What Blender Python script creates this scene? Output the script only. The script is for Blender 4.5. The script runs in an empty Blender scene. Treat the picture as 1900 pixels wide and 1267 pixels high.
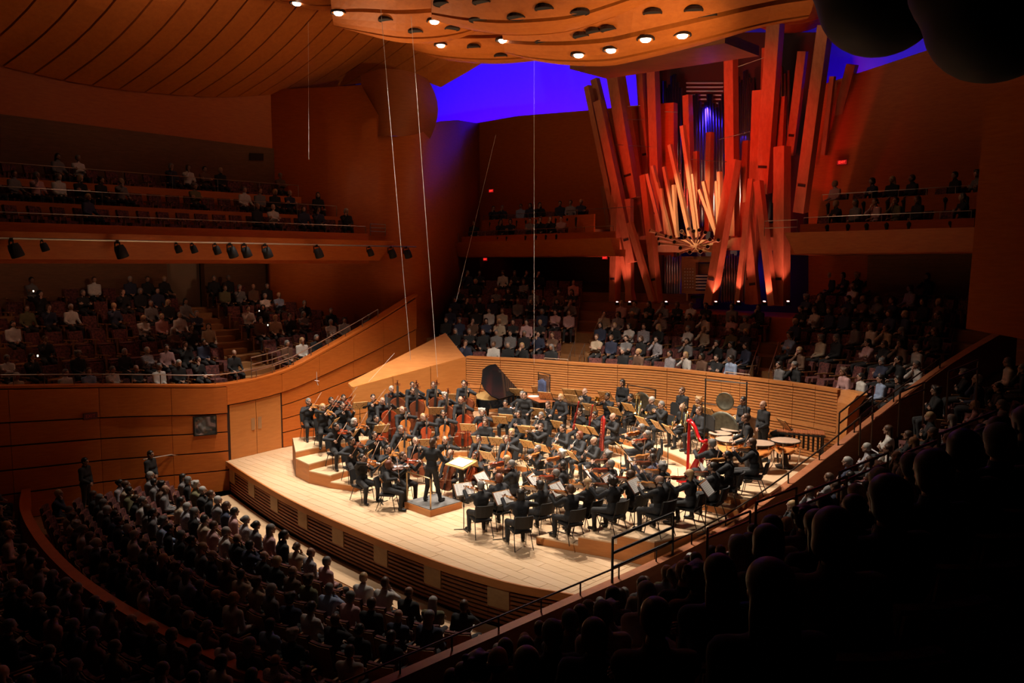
import bpy, math, random
import numpy as np
from mathutils import Vector, Matrix
R = random.Random(7)
SC = bpy.context.scene
COL = SC.collection
# ------------------------------------------------------------ camera
F = 1900 * 28 / 36.0
CAMZ = 6.7
TH = math.atan((633.5 - 490) / F)
cd = bpy.data.cameras.new('camera'); cam = bpy.data.objects.new('camera', cd); COL.objects.link(cam)
cd.lens = 28; cd.sensor_width = 36; cd.clip_start = 0.05; cd.clip_end = 300
cam.location = (0, 0, CAMZ); cam.rotation_euler = (math.pi / 2 - TH, 0, 0)
SC.camera = cam
# ------------------------------------------------------------ colour management, world
vs = SC.view_settings
vs.view_transform = 'Standard'; vs.look = 'None'; vs.exposure = 0.0; vs.gamma = 1.0; vs.use_curve_mapping = False
W = bpy.data.worlds.new('hall_darkness'); SC.world = W; W.use_nodes = True
bg = W.node_tree.nodes['Background']; bg.inputs[0].default_value = (0.9, 0.5, 0.3, 1); bg.inputs[1].default_value = 0.0
# ------------------------------------------------------------ pixel and hall coordinates
CT, ST = math.cos(TH), math.sin(TH)
def ray(px, py):
    cx = (px - 950) / F; cy = (633.5 - py) / F
    return Vector((cx, CT + cy * ST, -ST + cy * CT))
EYE = Vector((0, 0, CAMZ))
def at_z(px, py, z):
    d = ray(px, py); return EYE + d * ((z - CAMZ) / d.z)
C0 = at_z(804, 943, 0.0)                       # conductor's spot on the stage floor
S2 = math.sqrt(0.5)
UD = Vector((S2, -S2, 0)); VD = Vector((S2, S2, 0))   # house right, upstage
def uv(u, v, z=0.0):
    p = C0 + UD * u + VD * v; return Vector((p.x, p.y, z))
def to_uv(p):
    d = p - C0; return d.dot(UD), d.dot(VD)
def at_u(px, py, u):
    d = ray(px, py); t = (u - (EYE - C0).dot(UD)) / d.dot(UD); return EYE + d * t
def at_v(px, py, v):
    d = ray(px, py); t = (v - (EYE - C0).dot(VD)) / d.dot(VD); return EYE + d * t
def at_d(px, py, Y):
    d = ray(px, py); return EYE + d * (Y / d.y)
def proj(p):
    q = p - EYE; dep = q.y * CT - q.z * ST; up = q.y * ST + q.z * CT
    return 950 + F * q.x / dep, 633.5 - F * up / dep
def yaw_to(p, q):
    d = q - p; return math.atan2(-d.x, d.y)    # rotation that turns local +Y towards q
# ------------------------------------------------------------ large lights
def light(kind, name, loc, power, col, size=0.2, target=None, cone=60, blend=0.5, parent=None):
    l = bpy.data.lights.new(name, kind); l.energy = power; l.color = col
    o = bpy.data.objects.new(name, l); COL.objects.link(o); o.location = loc
    if kind == 'SPOT': l.spot_size = math.radians(cone); l.spot_blend = blend; l.shadow_soft_size = size
    elif kind == 'AREA': l.size = size
    else: l.shadow_soft_size = size
    if target is not None:
        o.rotation_euler = (Vector(target) - Vector(loc)).to_track_quat('-Z', 'Y').to_euler()
    if parent: o.parent = parent
    return o
BLUE = (0.03, 0.0, 1.0); PINK = (1.0, 0.12, 0.10); WARM = (1.0, 0.87, 0.72)
# blue floods in the gap behind the back walls, washing the pale upper wall
for _u, _p in ((-26, 4500), (-23, 5500), (-20, 6000), (-17, 6500), (-14, 6500), (-11, 4500), (-8, 2000), (2, 1000), (6, 1000)):
    light('SPOT', 'blue_wall_wash', uv(_u, 17.6, 12.0), _p * 0.5, BLUE, 0.3, uv(_u, 21.5, 16.5), 110, 0.8)
# red floods on the organ from the balcony ends, warm spot on its middle
light('SPOT', 'organ_red_flood', uv(-4.5, 7.0, 11.3), 1700, (1.0, 0.04, 0.02), 0.3, uv(-1.6, 14.5, 11.6), 64, 0.8)
light('SPOT', 'organ_red_flood', uv(4.0, 7.0, 11.3), 1500, (1.0, 0.04, 0.02), 0.3, uv(0.8, 14.5, 11.6), 56, 0.8)
light('SPOT', 'organ_warm_spot', uv(-1.0, 3.0, 12.2), 6000, (1.0, 0.74, 0.46), 0.1, at_v(1288, 378, 14.3), 17, 0.6)
for _x, _y in ((1310, 200), (1380, 250), (1225, 505), (1385, 505)):
    light('POINT', 'organ_blue_glow', at_v(_x, _y, 16.5), 22 if _y < 400 else 12, (0.05, 0.02, 1.0), 0.1)
# dim unseen fill lamps, added high up to lift the audience
for _u, _v, _p in ((-9, -3, 45), (-6, 9, 110), (3, 9, 110), (-3, -7, 60)):
    light('POINT', 'audience_fill', uv(_u, _v, 15.5), _p, (1.0, 0.62, 0.40), 0.5)
# front-of-house spots
for _u in (-6, 0, 5):
    light('SPOT', 'front_of_house_spot', uv(_u, -13, 14.5), 5200, WARM, 0.15, uv(_u * 0.8, 2.5, 0.8), 30, 0.8)
# added warm fill spots, without fixtures, to brighten the canopy from both sides
light('SPOT', 'canopy_fill', uv(-10.0, 1.0, 7.4), 2600, (1.0, 0.66, 0.36), 0.2, uv(0.5, 4.0, 14.0), 62, 0.8)
light('SPOT', 'canopy_fill', uv(9.0, 2.0, 8.5), 1500, (1.0, 0.66, 0.36), 0.2, uv(0.0, 4.5, 14.0), 62, 0.8)
for _v in (-8, -3, 2.5):  # added dim fill under the left balcony in place of stage spill
    light('POINT', 'under_balcony_fill', uv(-13.2, _v, 6.7), 26, (1.0, 0.66, 0.45), 0.15)
# ------------------------------------------------------------ materials
MAT = {}
def _new(name):
    m = bpy.data.materials.new(name); m.use_nodes = True
    return m, m.node_tree, m.node_tree.nodes['Principled BSDF']
def mat(name, col, rough=0.6, metal=0.0, var=0.0, scale=8.0, bump=0.0, spec=0.5, emit=None, estr=0.0):
    if name in MAT: return MAT[name]
    m, nt, b = _new(name)
    b.inputs['Base Color'].default_value = (*col, 1); b.inputs['Roughness'].default_value = rough
    b.inputs['Metallic'].default_value = metal; b.inputs['Specular IOR Level'].default_value = spec
    if var > 0 or bump > 0:
        tc = nt.nodes.new('ShaderNodeTexCoord'); n = nt.nodes.new('ShaderNodeTexNoise')
        n.inputs['Scale'].default_value = scale; n.inputs['Detail'].default_value = 5
        nt.links.new(tc.outputs['Object'], n.inputs['Vector'])
        if var > 0:
            r = nt.nodes.new('ShaderNodeValToRGB')
            r.color_ramp.elements[0].position = 0.3; r.color_ramp.elements[1].position = 0.7
            r.color_ramp.elements[0].color = (*[c * (1 - var) for c in col], 1)
            r.color_ramp.elements[1].color = (*[min(1, c * (1 + var)) for c in col], 1)
            nt.links.new(n.outputs['Fac'], r.inputs[0]); nt.links.new(r.outputs[0], b.inputs['Base Color'])
        if bump > 0:
            bp = nt.nodes.new('ShaderNodeBump'); bp.inputs['Strength'].default_value = bump
            bp.inputs['Distance'].default_value = 0.02
            nt.links.new(n.outputs['Fac'], bp.inputs['Height']); nt.links.new(bp.outputs[0], b.inputs['Normal'])
    if emit:
        b.inputs['Emission Color'].default_value = (*emit, 1); b.inputs['Emission Strength'].default_value = estr
    MAT[name] = m; return m
def wood(name, c1, c2, scale=(3, 3, 30), rough=0.45, lines=0.0, spec=0.35):
    """grain = noise stretched along the axes; lines = spacing of fine horizontal relief"""
    if name in MAT: return MAT[name]
    m, nt, b = _new(name)
    tc = nt.nodes.new('ShaderNodeTexCoord'); mp = nt.nodes.new('ShaderNodeMapping')
    mp.inputs['Scale'].default_value = scale
    n = nt.nodes.new('ShaderNodeTexNoise'); n.inputs['Scale'].default_value = 1.0; n.inputs['Detail'].default_value = 6
    n.inputs['Roughness'].default_value = 0.65
    r = nt.nodes.new('ShaderNodeValToRGB')
    r.color_ramp.elements[0].position = 0.32; r.color_ramp.elements[1].position = 0.68
    r.color_ramp.elements[0].color = (*c1, 1); r.color_ramp.elements[1].color = (*c2, 1)
    nt.links.new(tc.outputs['Object'], mp.inputs[0]); nt.links.new(mp.outputs[0], n.inputs['Vector'])
    nt.links.new(n.outputs['Fac'], r.inputs[0]); nt.links.new(r.outputs[0], b.inputs['Base Color'])
    b.inputs['Roughness'].default_value = rough; b.inputs['Specular IOR Level'].default_value = spec
    bp = nt.nodes.new('ShaderNodeBump'); bp.inputs['Strength'].default_value = 0.12; bp.inputs['Distance'].default_value = 0.01
    if lines > 0:
        wv = nt.nodes.new('ShaderNodeTexWave'); wv.bands_direction = 'Z'; wv.wave_profile = 'SAW'
        wv.inputs['Scale'].default_value = 0.05 * math.tau / lines * 1.0
        nt.links.new(tc.outputs['Object'], wv.inputs['Vector'])
        bp.inputs['Strength'].default_value = 0.9; bp.inputs['Distance'].default_value = 0.04
        nt.links.new(wv.outputs['Fac'], bp.inputs['Height'])
    else:
        nt.links.new(n.outputs['Fac'], bp.inputs['Height'])
    nt.links.new(bp.outputs[0], b.inputs['Normal'])
    MAT[name] = m; return m
M_STAGE = wood('stage_maple', (0.66, 0.45, 0.27), (0.74, 0.53, 0.34), (1.2, 9, 9), 0.38)
M_STAGE2 = wood('stage_maple_dark', (0.62, 0.42, 0.245), (0.71, 0.49, 0.30), (1.2, 9, 9), 0.40)
M_RISER = wood('riser_fir', (0.46, 0.165, 0.045), (0.56, 0.22, 0.065), (2, 2, 14), 0.45)
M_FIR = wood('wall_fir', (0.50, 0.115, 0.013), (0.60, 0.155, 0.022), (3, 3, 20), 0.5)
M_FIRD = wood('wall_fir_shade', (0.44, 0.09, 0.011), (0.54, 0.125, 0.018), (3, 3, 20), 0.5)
M_SLAT = wood('slat_fir', (0.50, 0.19, 0.055), (0.61, 0.255, 0.08), (6, 6, 30), 0.45)
M_GAP = mat('slat_backing', (0.06, 0.02, 0.008), 0.9)
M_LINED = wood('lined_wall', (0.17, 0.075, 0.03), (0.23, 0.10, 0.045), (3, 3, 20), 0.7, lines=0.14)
M_CEIL = wood('ceiling_fir', (0.54, 0.135, 0.016), (0.64, 0.18, 0.026), (6, 6, 6), 0.55)
M_GROOVE = mat('groove_black', (0.03, 0.01, 0.005), 0.9)
M_BLACK = mat('matt_black', (0.012, 0.012, 0.013), 0.7)
M_BLUEW = mat('pale_plaster', (0.62, 0.60, 0.62), 0.8, var=0.03, scale=3)
M_STEP = wood('step_oak', (0.33, 0.16, 0.06), (0.42, 0.22, 0.09), (4, 4, 20), 0.5)
M_TERR = wood('terrace_floor_oak', (0.24, 0.10, 0.035), (0.32, 0.15, 0.055), (4, 4, 20), 0.55)
M_SEATF = mat('seat_moquette', (0.12, 0.035, 0.03), 0.9, var=0.8, scale=14)
M_SEATW = wood('seat_cedar', (0.26, 0.11, 0.04), (0.36, 0.17, 0.07), (5, 5, 30), 0.5)
M_STEEL = mat('brushed_steel', (0.55, 0.50, 0.44), 0.32, 1.0)
M_CHROME = mat('chrome', (0.8, 0.78, 0.75), 0.12, 1.0)
M_IRON = mat('black_iron', (0.02, 0.018, 0.016), 0.45, 0.3)
# ------------------------------------------------------------ mesh building
class MB:
    def __init__(s): s.v = []; s.f = []; s.m = []; s.mi = 0
    def add(s, vs, fs):
        o = len(s.v); s.v += [tuple(p) for p in vs]; s.f += [tuple(i + o for i in q) for q in fs]; s.m += [s.mi] * len(fs); return s
    def hexa(s, a, b):                       # two quads a (bottom), b (top), same winding (ccw from above)
        return s.add(list(a) + list(b), [(3, 2, 1, 0), (4, 5, 6, 7), (0, 1, 5, 4), (1, 2, 6, 5), (2, 3, 7, 6), (3, 0, 4, 7)])
    def box(s, c, size, M=None):
        x, y, z = [k / 2 for k in size]; c = Vector(c)
        ps = [Vector(p) for p in ((-x, -y, -z), (x, -y, -z), (x, y, -z), (-x, y, -z), (-x, -y, z), (x, -y, z), (x, y, z), (-x, y, z))]
        ps = [(M @ p if M else p) + c for p in ps]
        return s.hexa(ps[:4], ps[4:])
    def bar(s, p, q, w, h=None, up=(0, 0, 1)):
        p, q = Vector(p), Vector(q); h = h or w; d = (q - p); L = d.length; d.normalize()
        up = Vector(up)
        if abs(d.dot(up)) > 0.98: up = Vector((0, 1, 0))
        x = d.cross(up).normalized(); z = x.cross(d)
        ps = [x * (a * w / 2) + z * (b * h / 2) for a, b in ((-1, -1), (1, -1), (1, 1), (-1, 1))]
        return s.add([p + k for k in ps] + [q + k for k in ps], [(0, 1, 2, 3), (7, 6, 5, 4), (0, 4, 5, 1), (1, 5, 6, 2), (2, 6, 7, 3), (3, 7, 4, 0)])
    def tube(s, pts, r, n=6, caps=True, flat=1.0, up=(0, 0, 1)):
        pts = [Vector(p) for p in pts]; k = len(pts)
        rs = r if isinstance(r, (list, tuple)) else [r] * k
        vs = []
        for i, p in enumerate(pts):
            d = (pts[min(i + 1, k - 1)] - pts[max(i - 1, 0)]); d = d.normalized() if d.length > 1e-9 else Vector((0, 0, 1))
            u0 = Vector(up)
            if abs(d.dot(u0)) > 0.95: u0 = Vector((0, 1, 0)) if abs(d.y) < 0.9 else Vector((1, 0, 0))
            x = d.cross(u0).normalized(); z = x.cross(d)
            vs += [p + x * (rs[i] * math.cos(math.tau * j / n)) + z * (rs[i] * flat * math.sin(math.tau * j / n)) for j in range(n)]
        fs = [(i * n + j, i * n + (j + 1) % n, (i + 1) * n + (j + 1) % n, (i + 1) * n + j) for i in range(k - 1) for j in range(n)]
        if caps: fs += [tuple(range(n - 1, -1, -1)), tuple((k - 1) * n + j for j in range(n))]
        return s.add(vs, fs)
    def lathe(s, prof, n=16, M=None, cap=True):    # prof: (r, z) list about local z
        vs = []
        for r, z in prof:
            for j in range(n):
                p = Vector((r * math.cos(math.tau * j / n), r * math.sin(math.tau * j / n), z)); vs.append(M @ p if M else p)
        k = len(prof)
        fs = [(i * n + j, i * n + (j + 1) % n, (i + 1) * n + (j + 1) % n, (i + 1) * n + j) for i in range(k - 1) for j in range(n)]
        if cap: fs += [tuple(range(n - 1, -1, -1)), tuple((k - 1) * n + j for j in range(n))]
        return s.add(vs, fs)
    def prism(s, poly, z0, z1, M=None):            # poly: xy list, ccw
        n = len(poly)
        ps = [Vector((x, y, z0)) for x, y in poly] + [Vector((x, y, z1)) for x, y in poly]
        if M: ps = [M @ p for p in ps]
        return s.add(ps, [tuple(range(n - 1, -1, -1)), tuple(range(n, 2 * n))] + [(i, (i + 1) % n, n + (i + 1) % n, n + i) for i in range(n)])
    def grid(s, rows):                              # rows: list of equally long point lists
        k = len(rows[0]); vs = [p for r in rows for p in r]
        return s.add(vs, [(i * k + j, i * k + j + 1, (i + 1) * k + j + 1, (i + 1) * k + j) for i in range(len(rows) - 1) for j in range(k - 1)])
    def slab(s, rows, t):                           # grid with thickness vector t
        t = Vector(t); k = len(rows[0]); n = len(rows)
        top = [Vector(p) for r in rows for p in r]; bot = [p + t for p in top]; o = n * k
        fs = [(i * k + j, i * k + j + 1, (i + 1) * k + j + 1, (i + 1) * k + j) for i in range(n - 1) for j in range(k - 1)]
        fs += [tuple(o + q for q in reversed(f)) for f in fs]
        for j in range(k - 1):
            fs += [(j + 1, j, o + j, o + j + 1), ((n - 1) * k + j, (n - 1) * k + j + 1, o + (n - 1) * k + j + 1, o + (n - 1) * k + j)]
        for i in range(n - 1):
            fs += [(i * k, (i + 1) * k, o + (i + 1) * k, o + i * k), ((i + 1) * k + k - 1, i * k + k - 1, o + i * k + k - 1, o + (i + 1) * k + k - 1)]
        return s.add(top + bot, fs)
    def mesh(s, name, mats, smooth=False):
        me = bpy.data.meshes.new(name); me.from_pydata([tuple(p) for p in s.v], [], s.f)
        for m in (mats if isinstance(mats, (list, tuple)) else [mats]): me.materials.append(m)
        if any(s.m): me.polygons.foreach_set('material_index', s.m)
        if smooth: me.polygons.foreach_set('use_smooth', [True] * len(s.f))
        me.update(); return me
    def build(s, name, mats, parent=None, smooth=False):
        o = bpy.data.objects.new(name, s.mesh(name, mats, smooth)); COL.objects.link(o)
        if parent: o.parent = parent
        return o
def tag(o, label=None, cat=None, group=None, kind=None):
    if label: o['label'] = label
    if cat: o['category'] = cat
    if group: o['group'] = group
    if kind: o['kind'] = kind
    return o
def struct(o): o['kind'] = 'structure'; return o
def empty(name, loc=(0, 0, 0), rz=0.0):
    o = bpy.data.objects.new(name, None); COL.objects.link(o); o.location = loc; o.rotation_euler = (0, 0, rz); o.empty_display_size = 0.1
    return o
def put(name, mesh, parent=None, loc=None, rz=None, mats=None):
    o = bpy.data.objects.new(name, mesh); COL.objects.link(o)
    if parent: o.parent = parent
    if loc is not None: o.location = loc
    if rz is not None: o.rotation_euler = (0, 0, rz)
    if mats:
        for i, m in mats.items():
            o.material_slots[i].link = 'OBJECT'; o.material_slots[i].material = m
    return o
def lerp(a, b, t): return a + (b - a) * t
def poly_at(pts, t):                                # pts: list of tuples, first entry the parameter
    if t <= pts[0][0]: return pts[0][1:]
    for a, b in zip(pts, pts[1:]):
        if t <= b[0]:
            k = (t - a[0]) / (b[0] - a[0]); return tuple(lerp(x, y, k) for x, y in zip(a[1:], b[1:]))
    return pts[-1][1:]
def smooth_at(pts, t):                              # same, with a Catmull-Rom blend
    n = len(pts)
    if t <= pts[0][0]: return pts[0][1:]
    if t >= pts[-1][0]: return pts[-1][1:]
    for i in range(n - 1):
        if t <= pts[i + 1][0]:
            k = (t - pts[i][0]) / (pts[i + 1][0] - pts[i][0]); out = []
            for c in range(1, len(pts[0])):
                p1, p2 = pts[i][c], pts[i + 1][c]
                m1 = (pts[i + 1][c] - pts[i - 1][c]) / (pts[i + 1][0] - pts[i - 1][0]) if i > 0 else (p2 - p1) / (pts[i + 1][0] - pts[i][0])
                m2 = (pts[i + 2][c] - pts[i][c]) / (pts[i + 2][0] - pts[i][0]) if i + 2 < n else (p2 - p1) / (pts[i + 1][0] - pts[i][0])
                h = pts[i + 1][0] - pts[i][0]
                out.append((2 * k**3 - 3 * k**2 + 1) * p1 + (k**3 - 2 * k**2 + k) * h * m1 + (-2 * k**3 + 3 * k**2) * p2 + (k**3 - k**2) * h * m2)
            return tuple(out)
# ============================================================ stage
FRONT = [(-8.9, -1.65), (-6.2, -2.05), (-3.5, -2.36), (-0.55, -2.5), (2.9, -2.45), (5.1, -2.15), (6.5, -1.64), (7.0, -1.45)]
def front_v(u): return smooth_at(FRONT, u)[0]
def wall_left_u(v): return poly_at([(-9, -10.9), (-5, -10.3), (-1.6, -9.1), (0.7, -9.55), (3, -9.75), (5, -9.8), (6.5, -9.95), (7.6, -10.15)], v)[0]
# right-hand parapet: v -> (u, z of top)
PARA = [(-16, 6.7, 0.12), (-8, 6.6, 0.12), (-2, 6.65, 0.10), (0.5, 6.95, 0.28), (3, 7.4, 0.72), (6, 8.05, 1.75), (8, 8.9, 2.95), (9.5, 9.9, 4.1), (11, 11.0, 5.1)]
def para(v): return smooth_at(PARA, v)
FLOORZ = -1.05
b = MB()
us = [lerp(-9.3, 6.6, i / 40) for i in range(41)]
pts = [uv(u, front_v(max(-8.9, u))) for u in us] + [uv(para(v)[0] - 0.12, v) for v in (-1, 1, 3, 5, 7, 8.5)] + [uv(6, 9.6), uv(-6.5, 9.6), uv(-9.6, 3), uv(-9.65, 0.7), uv(-9.3, -1.5)]
n = len(pts)
b.add([p + Vector((0, 0, -0.16)) for p in pts] + [p for p in pts], [tuple(range(n - 1, -1, -1)), tuple(range(n, 2 * n))] + [(i, (i + 1) % n, n + (i + 1) % n, n + i) for i in range(n)])
stage = struct(b.build('floor_stage', M_STAGE2))
row = 0
for k in range(27):                                        # stage floor boards, laid along the front of the stage
    v0 = -2.42 + 0.27 * k
    us_ok = [u for u in [lerp(-8.9, 6.4, i / 120) for i in range(121)] if front_v(u) < v0 - 0.03 and wall_left_u(v0) + 0.15 < u]
    if not us_ok: continue
    ua, ub = us_ok[0], us_ok[-1]; u = ua; off = (k * 1.37) % 2.6 + 0.6
    while u < ub - 0.05:
        u2 = min(ub, u + (off if u == ua else 2.9))
        m = MB(); g = 0.006
        q = [uv(u + g, v0 + g), uv(u2 - g, v0 + g), uv(u2 - g, v0 + 0.27 - g), uv(u + g, v0 + 0.27 - g)]
        m.hexa([p + Vector((0, 0, 0.0005)) for p in q], [p + Vector((0, 0, 0.006)) for p in q])
        m.build('board', M_STAGE if R.random() < 0.6 else M_STAGE2, stage); u = u2
# stage front: lip, slats, pale panels
fas = struct(empty('wall_stage_front', uv(0, -2.5, FLOORZ)))
def fpart(o): o.parent = fas; o.matrix_parent_inverse = Matrix.Translation(-fas.location); return o
def fstrip(ua, ub, z0, z1, out0, out1, nseg=12):
    m = MB(); rows0 = []
    for i in range(nseg):
        u0, u1 = lerp(ua, ub, i / nseg), lerp(ua, ub, (i + 1) / nseg)
        q = [uv(u0, front_v(u0) - out1), uv(u1, front_v(u1) - out1), uv(u1, front_v(u1) - out0), uv(u0, front_v(u0) - out0)]
        m.hexa([Vector((p.x, p.y, z0)) for p in q], [Vector((p.x, p.y, z1)) for p in q])
    return m
fpart(fstrip(-8.9, 6.6, -0.17, 0.012, 0.0, 0.05, 40).build('lip', M_RISER))
fpart(fstrip(-8.9, 6.6, FLOORZ, -0.16, -0.25, -0.05, 40).build('backing', M_GAP))
edges = [lerp(-8.8, 6.5, i / 8) for i in range(9)]
M_FSLAT = wood('stage_front_slat', (0.20, 0.06, 0.02), (0.28, 0.09, 0.03), (4, 4, 20), 0.55)
M_FPAN = wood('stage_front_panel', (0.34, 0.19, 0.08), (0.42, 0.25, 0.11), (6, 6, 12), 0.5)
for a, c in zip(edges, edges[1:]):
    fpart(fstrip(a, a + 0.55, -0.62, -0.18, -0.05, 0.02, 2).build('access_panel', M_FPAN))
    for k in range(8):
        z = -0.96 + k * 0.098
        fpart(fstrip(a + (0.56 if z > -0.66 else 0), c - 0.01, z, z + 0.052, -0.06, 0.0, 6).build('slat', M_FSLAT))
# ============================================================ risers
LV = [0.0, 0.2, 0.4, 0.6, 0.8, 1.0]
RK = [(-110, 2.85, 3.8, 4.75, 5.7, 20), (-75, 3.2, 4.0, 4.9, 5.8, 20), (-50, 4.0, 4.75, 5.5, 6.3, 9.0), (-35, 4.45, 5.2, 6.0, 6.8, 7.4), (0, 4.6, 5.35, 6.1, 6.8, 7.25), (35, 4.6, 5.35, 6.1, 6.85, 7.4), (60, 4.35, 5.2, 6.0, 6.8, 7.6), (92, 3.95, 5.0, 5.95, 20, 20)]
RB = [(-110, 7.5), (-90, 7.5), (-80, 7.0), (-73, 6.75), (-60, 7.4), (-50, 8.4), (-44, 9.3), (-29, 8.75), (-14, 8.5), (5, 9.2), (28, 10.3), (40, 11.4), (48, 10.6), (60, 8.5), (75, 7.4), (85, 6.8), (92, 6.65)]
def lim_l(r): return poly_at([(2.8, -102), (4.2, -105), (5.5, -101), (7.5, -90)], r)[0]
def lim_r(r): return poly_at([(3.9, 91), (5, 87.5), (6, 85), (7, 84)], r)[0]
def rad(k, phi): return smooth_at(RK, phi)[k - 1] if k <= 5 else smooth_at(RB, phi)[0]
def bound(phi): return smooth_at(RB, phi)[0]
def level_at(u, v):
    r = math.hypot(u, v); phi = math.degrees(math.atan2(u, v))
    if phi < lim_l(r) or phi > lim_r(r): return 0.0
    k = 0
    for j in range(1, 6):
        if r >= rad(j, phi): k = j
    return LV[k]
def pol(r, phi): a = math.radians(phi); return r * math.sin(a), r * math.cos(a)
ris = struct(empty('floor_orchestra_risers', uv(0, 5, 0)))
for k in range(1, 6):
    # walk the sector; build boxes of 3-4 degrees, one mesh per block of about 16 degrees
    ph = -106.0; block = None
    while ph < 91:
        p2 = ph + 2.0; quad = []
        ra = rad(k, (ph + p2) / 2)
        rb = min(rad(k + 1, (ph + p2) / 2) if k < 5 else 99, bound((ph + p2) / 2))
        if rb - ra > 0.05:
            q = []
            for r_, f_ in ((0, ph), (0, p2), (1, p2), (1, ph)):
                r0 = rad(k, f_) if r_ == 0 else min(rad(k + 1, f_) if k < 5 else 99, bound(f_))
                fc = max(lim_l(r0), min(lim_r(r0), f_)); q.append(pol(r0, fc))
            area = abs(sum(q[i][0] * q[(i + 1) % 4][1] - q[(i + 1) % 4][0] * q[i][1] for i in range(4))) / 2
            if area > 0.004:
                if block is None: block = MB(); nb = 0
                ps = [uv(*t) for t in (q[0], q[3], q[2], q[1])]
                if area: 
                    block.mi = 0
                    block.add([p + Vector((0, 0, 0.01)) for p in ps] + [p + Vector((0, 0, LV[k] - 0.035)) for p in ps], [(0, 1, 5, 4), (1, 2, 6, 5), (2, 3, 7, 6), (3, 0, 4, 7)])
                    block.mi = 1
                    cen = sum(ps, Vector()) / 4
                    block.hexa([p + Vector((0, 0, LV[k] - 0.035)) for p in ps], [p + Vector((0, 0, LV[k])) for p in ps])
                    nb += 1
        if block is not None and (nb >= 8 or p2 >= 91 or rb - ra <= 0.05):
            o = block.build('riser', [M_RISER, M_STAGE], ris); o.matrix_parent_inverse = Matrix.Translation(-ris.location); block = None
        ph = p2
    if block is not None:
        o = block.build('riser', [M_RISER, M_STAGE], ris); o.matrix_parent_inverse = Matrix.Translation(-ris.location)
# ============================================================ back slat wall of the stage and its side panel
WB = [(865, 662), (965, 667), (1065, 674), (1215, 683), (1330, 695), (1420, 706), (1490, 715), (1555, 725)]
WT = 3.1
wb = [to_uv(at_z(x, y, WT)) for x, y in WB]
def wall_back_pt(t):                                   # t in 0..1 along the wall
    s = [(i / (len(wb) - 1), *p) for i, p in enumerate(wb)]
    return smooth_at(s, t)
def wall_back_v(u):
    s = [p for p in wb]; return poly_at(s, u)[0] if u < s[-1][0] else s[-1][1] - (u - s[-1][0]) * 0.3
def wbn(t):
    a, c = wall_back_pt(max(0, t - 0.01)), wall_back_pt(min(1, t + 0.01)); d = Vector((c[0] - a[0], c[1] - a[1])).normalized(); return Vector((-d.y, d.x))
def wband(t0, t1, z0, z1, o0, o1, n=3):                # band along the wall, offset o (towards the audience behind) from o0 to o1
    m = MB()
    for i in range(n):
        ta, tb = lerp(t0, t1, i / n), lerp(t0, t1, (i + 1) / n); q = []
        for t, o in ((ta, o0), (tb, o0), (tb, o1), (ta, o1)):
            p = wall_back_pt(t); nn = wbn(t); q.append(uv(p[0] + nn.x * o, p[1] + nn.y * o))
        m.hexa([Vector((p.x, p.y, z0)) for p in q], [Vector((p.x, p.y, z1)) for p in q])
    return m
sw = struct(wband(0, 1, 0.0, WT, 0.03, 0.2, 24).build('wall_back', wood('slat_wall_backing', (0.24, 0.085, 0.022), (0.30, 0.11, 0.03), (6, 6, 30), 0.7)))
NP = 11
for i in range(NP):
    t0, t1 = i / NP + 0.0006, (i + 1) / NP - 0.0006
    for k in range(24):
        z = 0.92 + k * 0.088
        h = 0.062
        if k == 11: continue
        if k == 12: z -= 0.088; h = 0.15
        wband(t0, t1, z, z + h, -0.012 if k != 12 else -0.03, 0.05).build('slat', M_SLAT, sw)
    wband(t0, t1, WT - 0.06, WT + 0.03, -0.03, 0.24).build('cap_rail', M_RISER, sw)
    wband(t0, t1, 0.5, 0.9, -0.012, 0.05).build('base_board', M_RISER, sw)
# right end of the slat wall: rounded pale end
pe = wall_back_pt(1.0)
b = MB(); rows = []
for i in range(9):
    a = i / 8 * math.pi * 0.5; du, dv = 0.55 * math.sin(a), -0.55 * (1 - math.cos(a)) * 1.3
    rows.append([uv(pe[0] + du, pe[1] + dv - 0.05, 1.0), uv(pe[0] + du * 1.1, pe[1] + dv - 0.02, WT * 0.7 + 0.6), uv(pe[0] + du * 1.4, pe[1] + dv + 0.1, WT + 0.02)])
b.slab(rows, (UD * 0.15 + VD * 0.25))
struct(b.build('wall_back_return', M_SLAT, smooth=False))
# side panel wall on the left of the basses
pl0 = at_d(655, 718, 28.1); pl1u = wb[0]
p1 = uv(pl1u[0], pl1u[1], WT)
b = MB(); rows_t = []
pa = Vector((pl0.x, pl0.y, 0)); pb = Vector((p1.x, p1.y, 0)); nrm = Vector((-(pb - pa).y, (pb - pa).x, 0)).normalized()
za, zb = pl0.z, WT
spn = struct(empty('wall_stage_side', pa))
def sp_part(name, t0, t1, f0, f1, m, out=0.0):
    q = []
    mb = MB()
    for t in (t0, t1):
        top = lerp(za, zb, t); base = pa.lerp(pb, t)
        q.append((base - nrm * out, 0.02 + (top - 0.02) * f0, 0.02 + (top - 0.02) * f1))
    lo = [q[0][0], q[1][0], q[1][0] + nrm * 0.12, q[0][0] + nrm * 0.12]
    mb.hexa([Vector((p.x, p.y, z)) for p, z in zip(lo, (q[0][1], q[1][1], q[1][1], q[0][1]))], [Vector((p.x, p.y, z)) for p, z in zip(lo, (q[0][2], q[1][2], q[1][2], q[0][2]))])
    o = mb.build(name, m, spn); o.matrix_parent_inverse = Matrix.Translation(-spn.location); return o
M_PANEL = wood('panel_fir', (0.50, 0.175, 0.04), (0.59, 0.22, 0.055), (2, 2, 12), 0.42)
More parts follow.
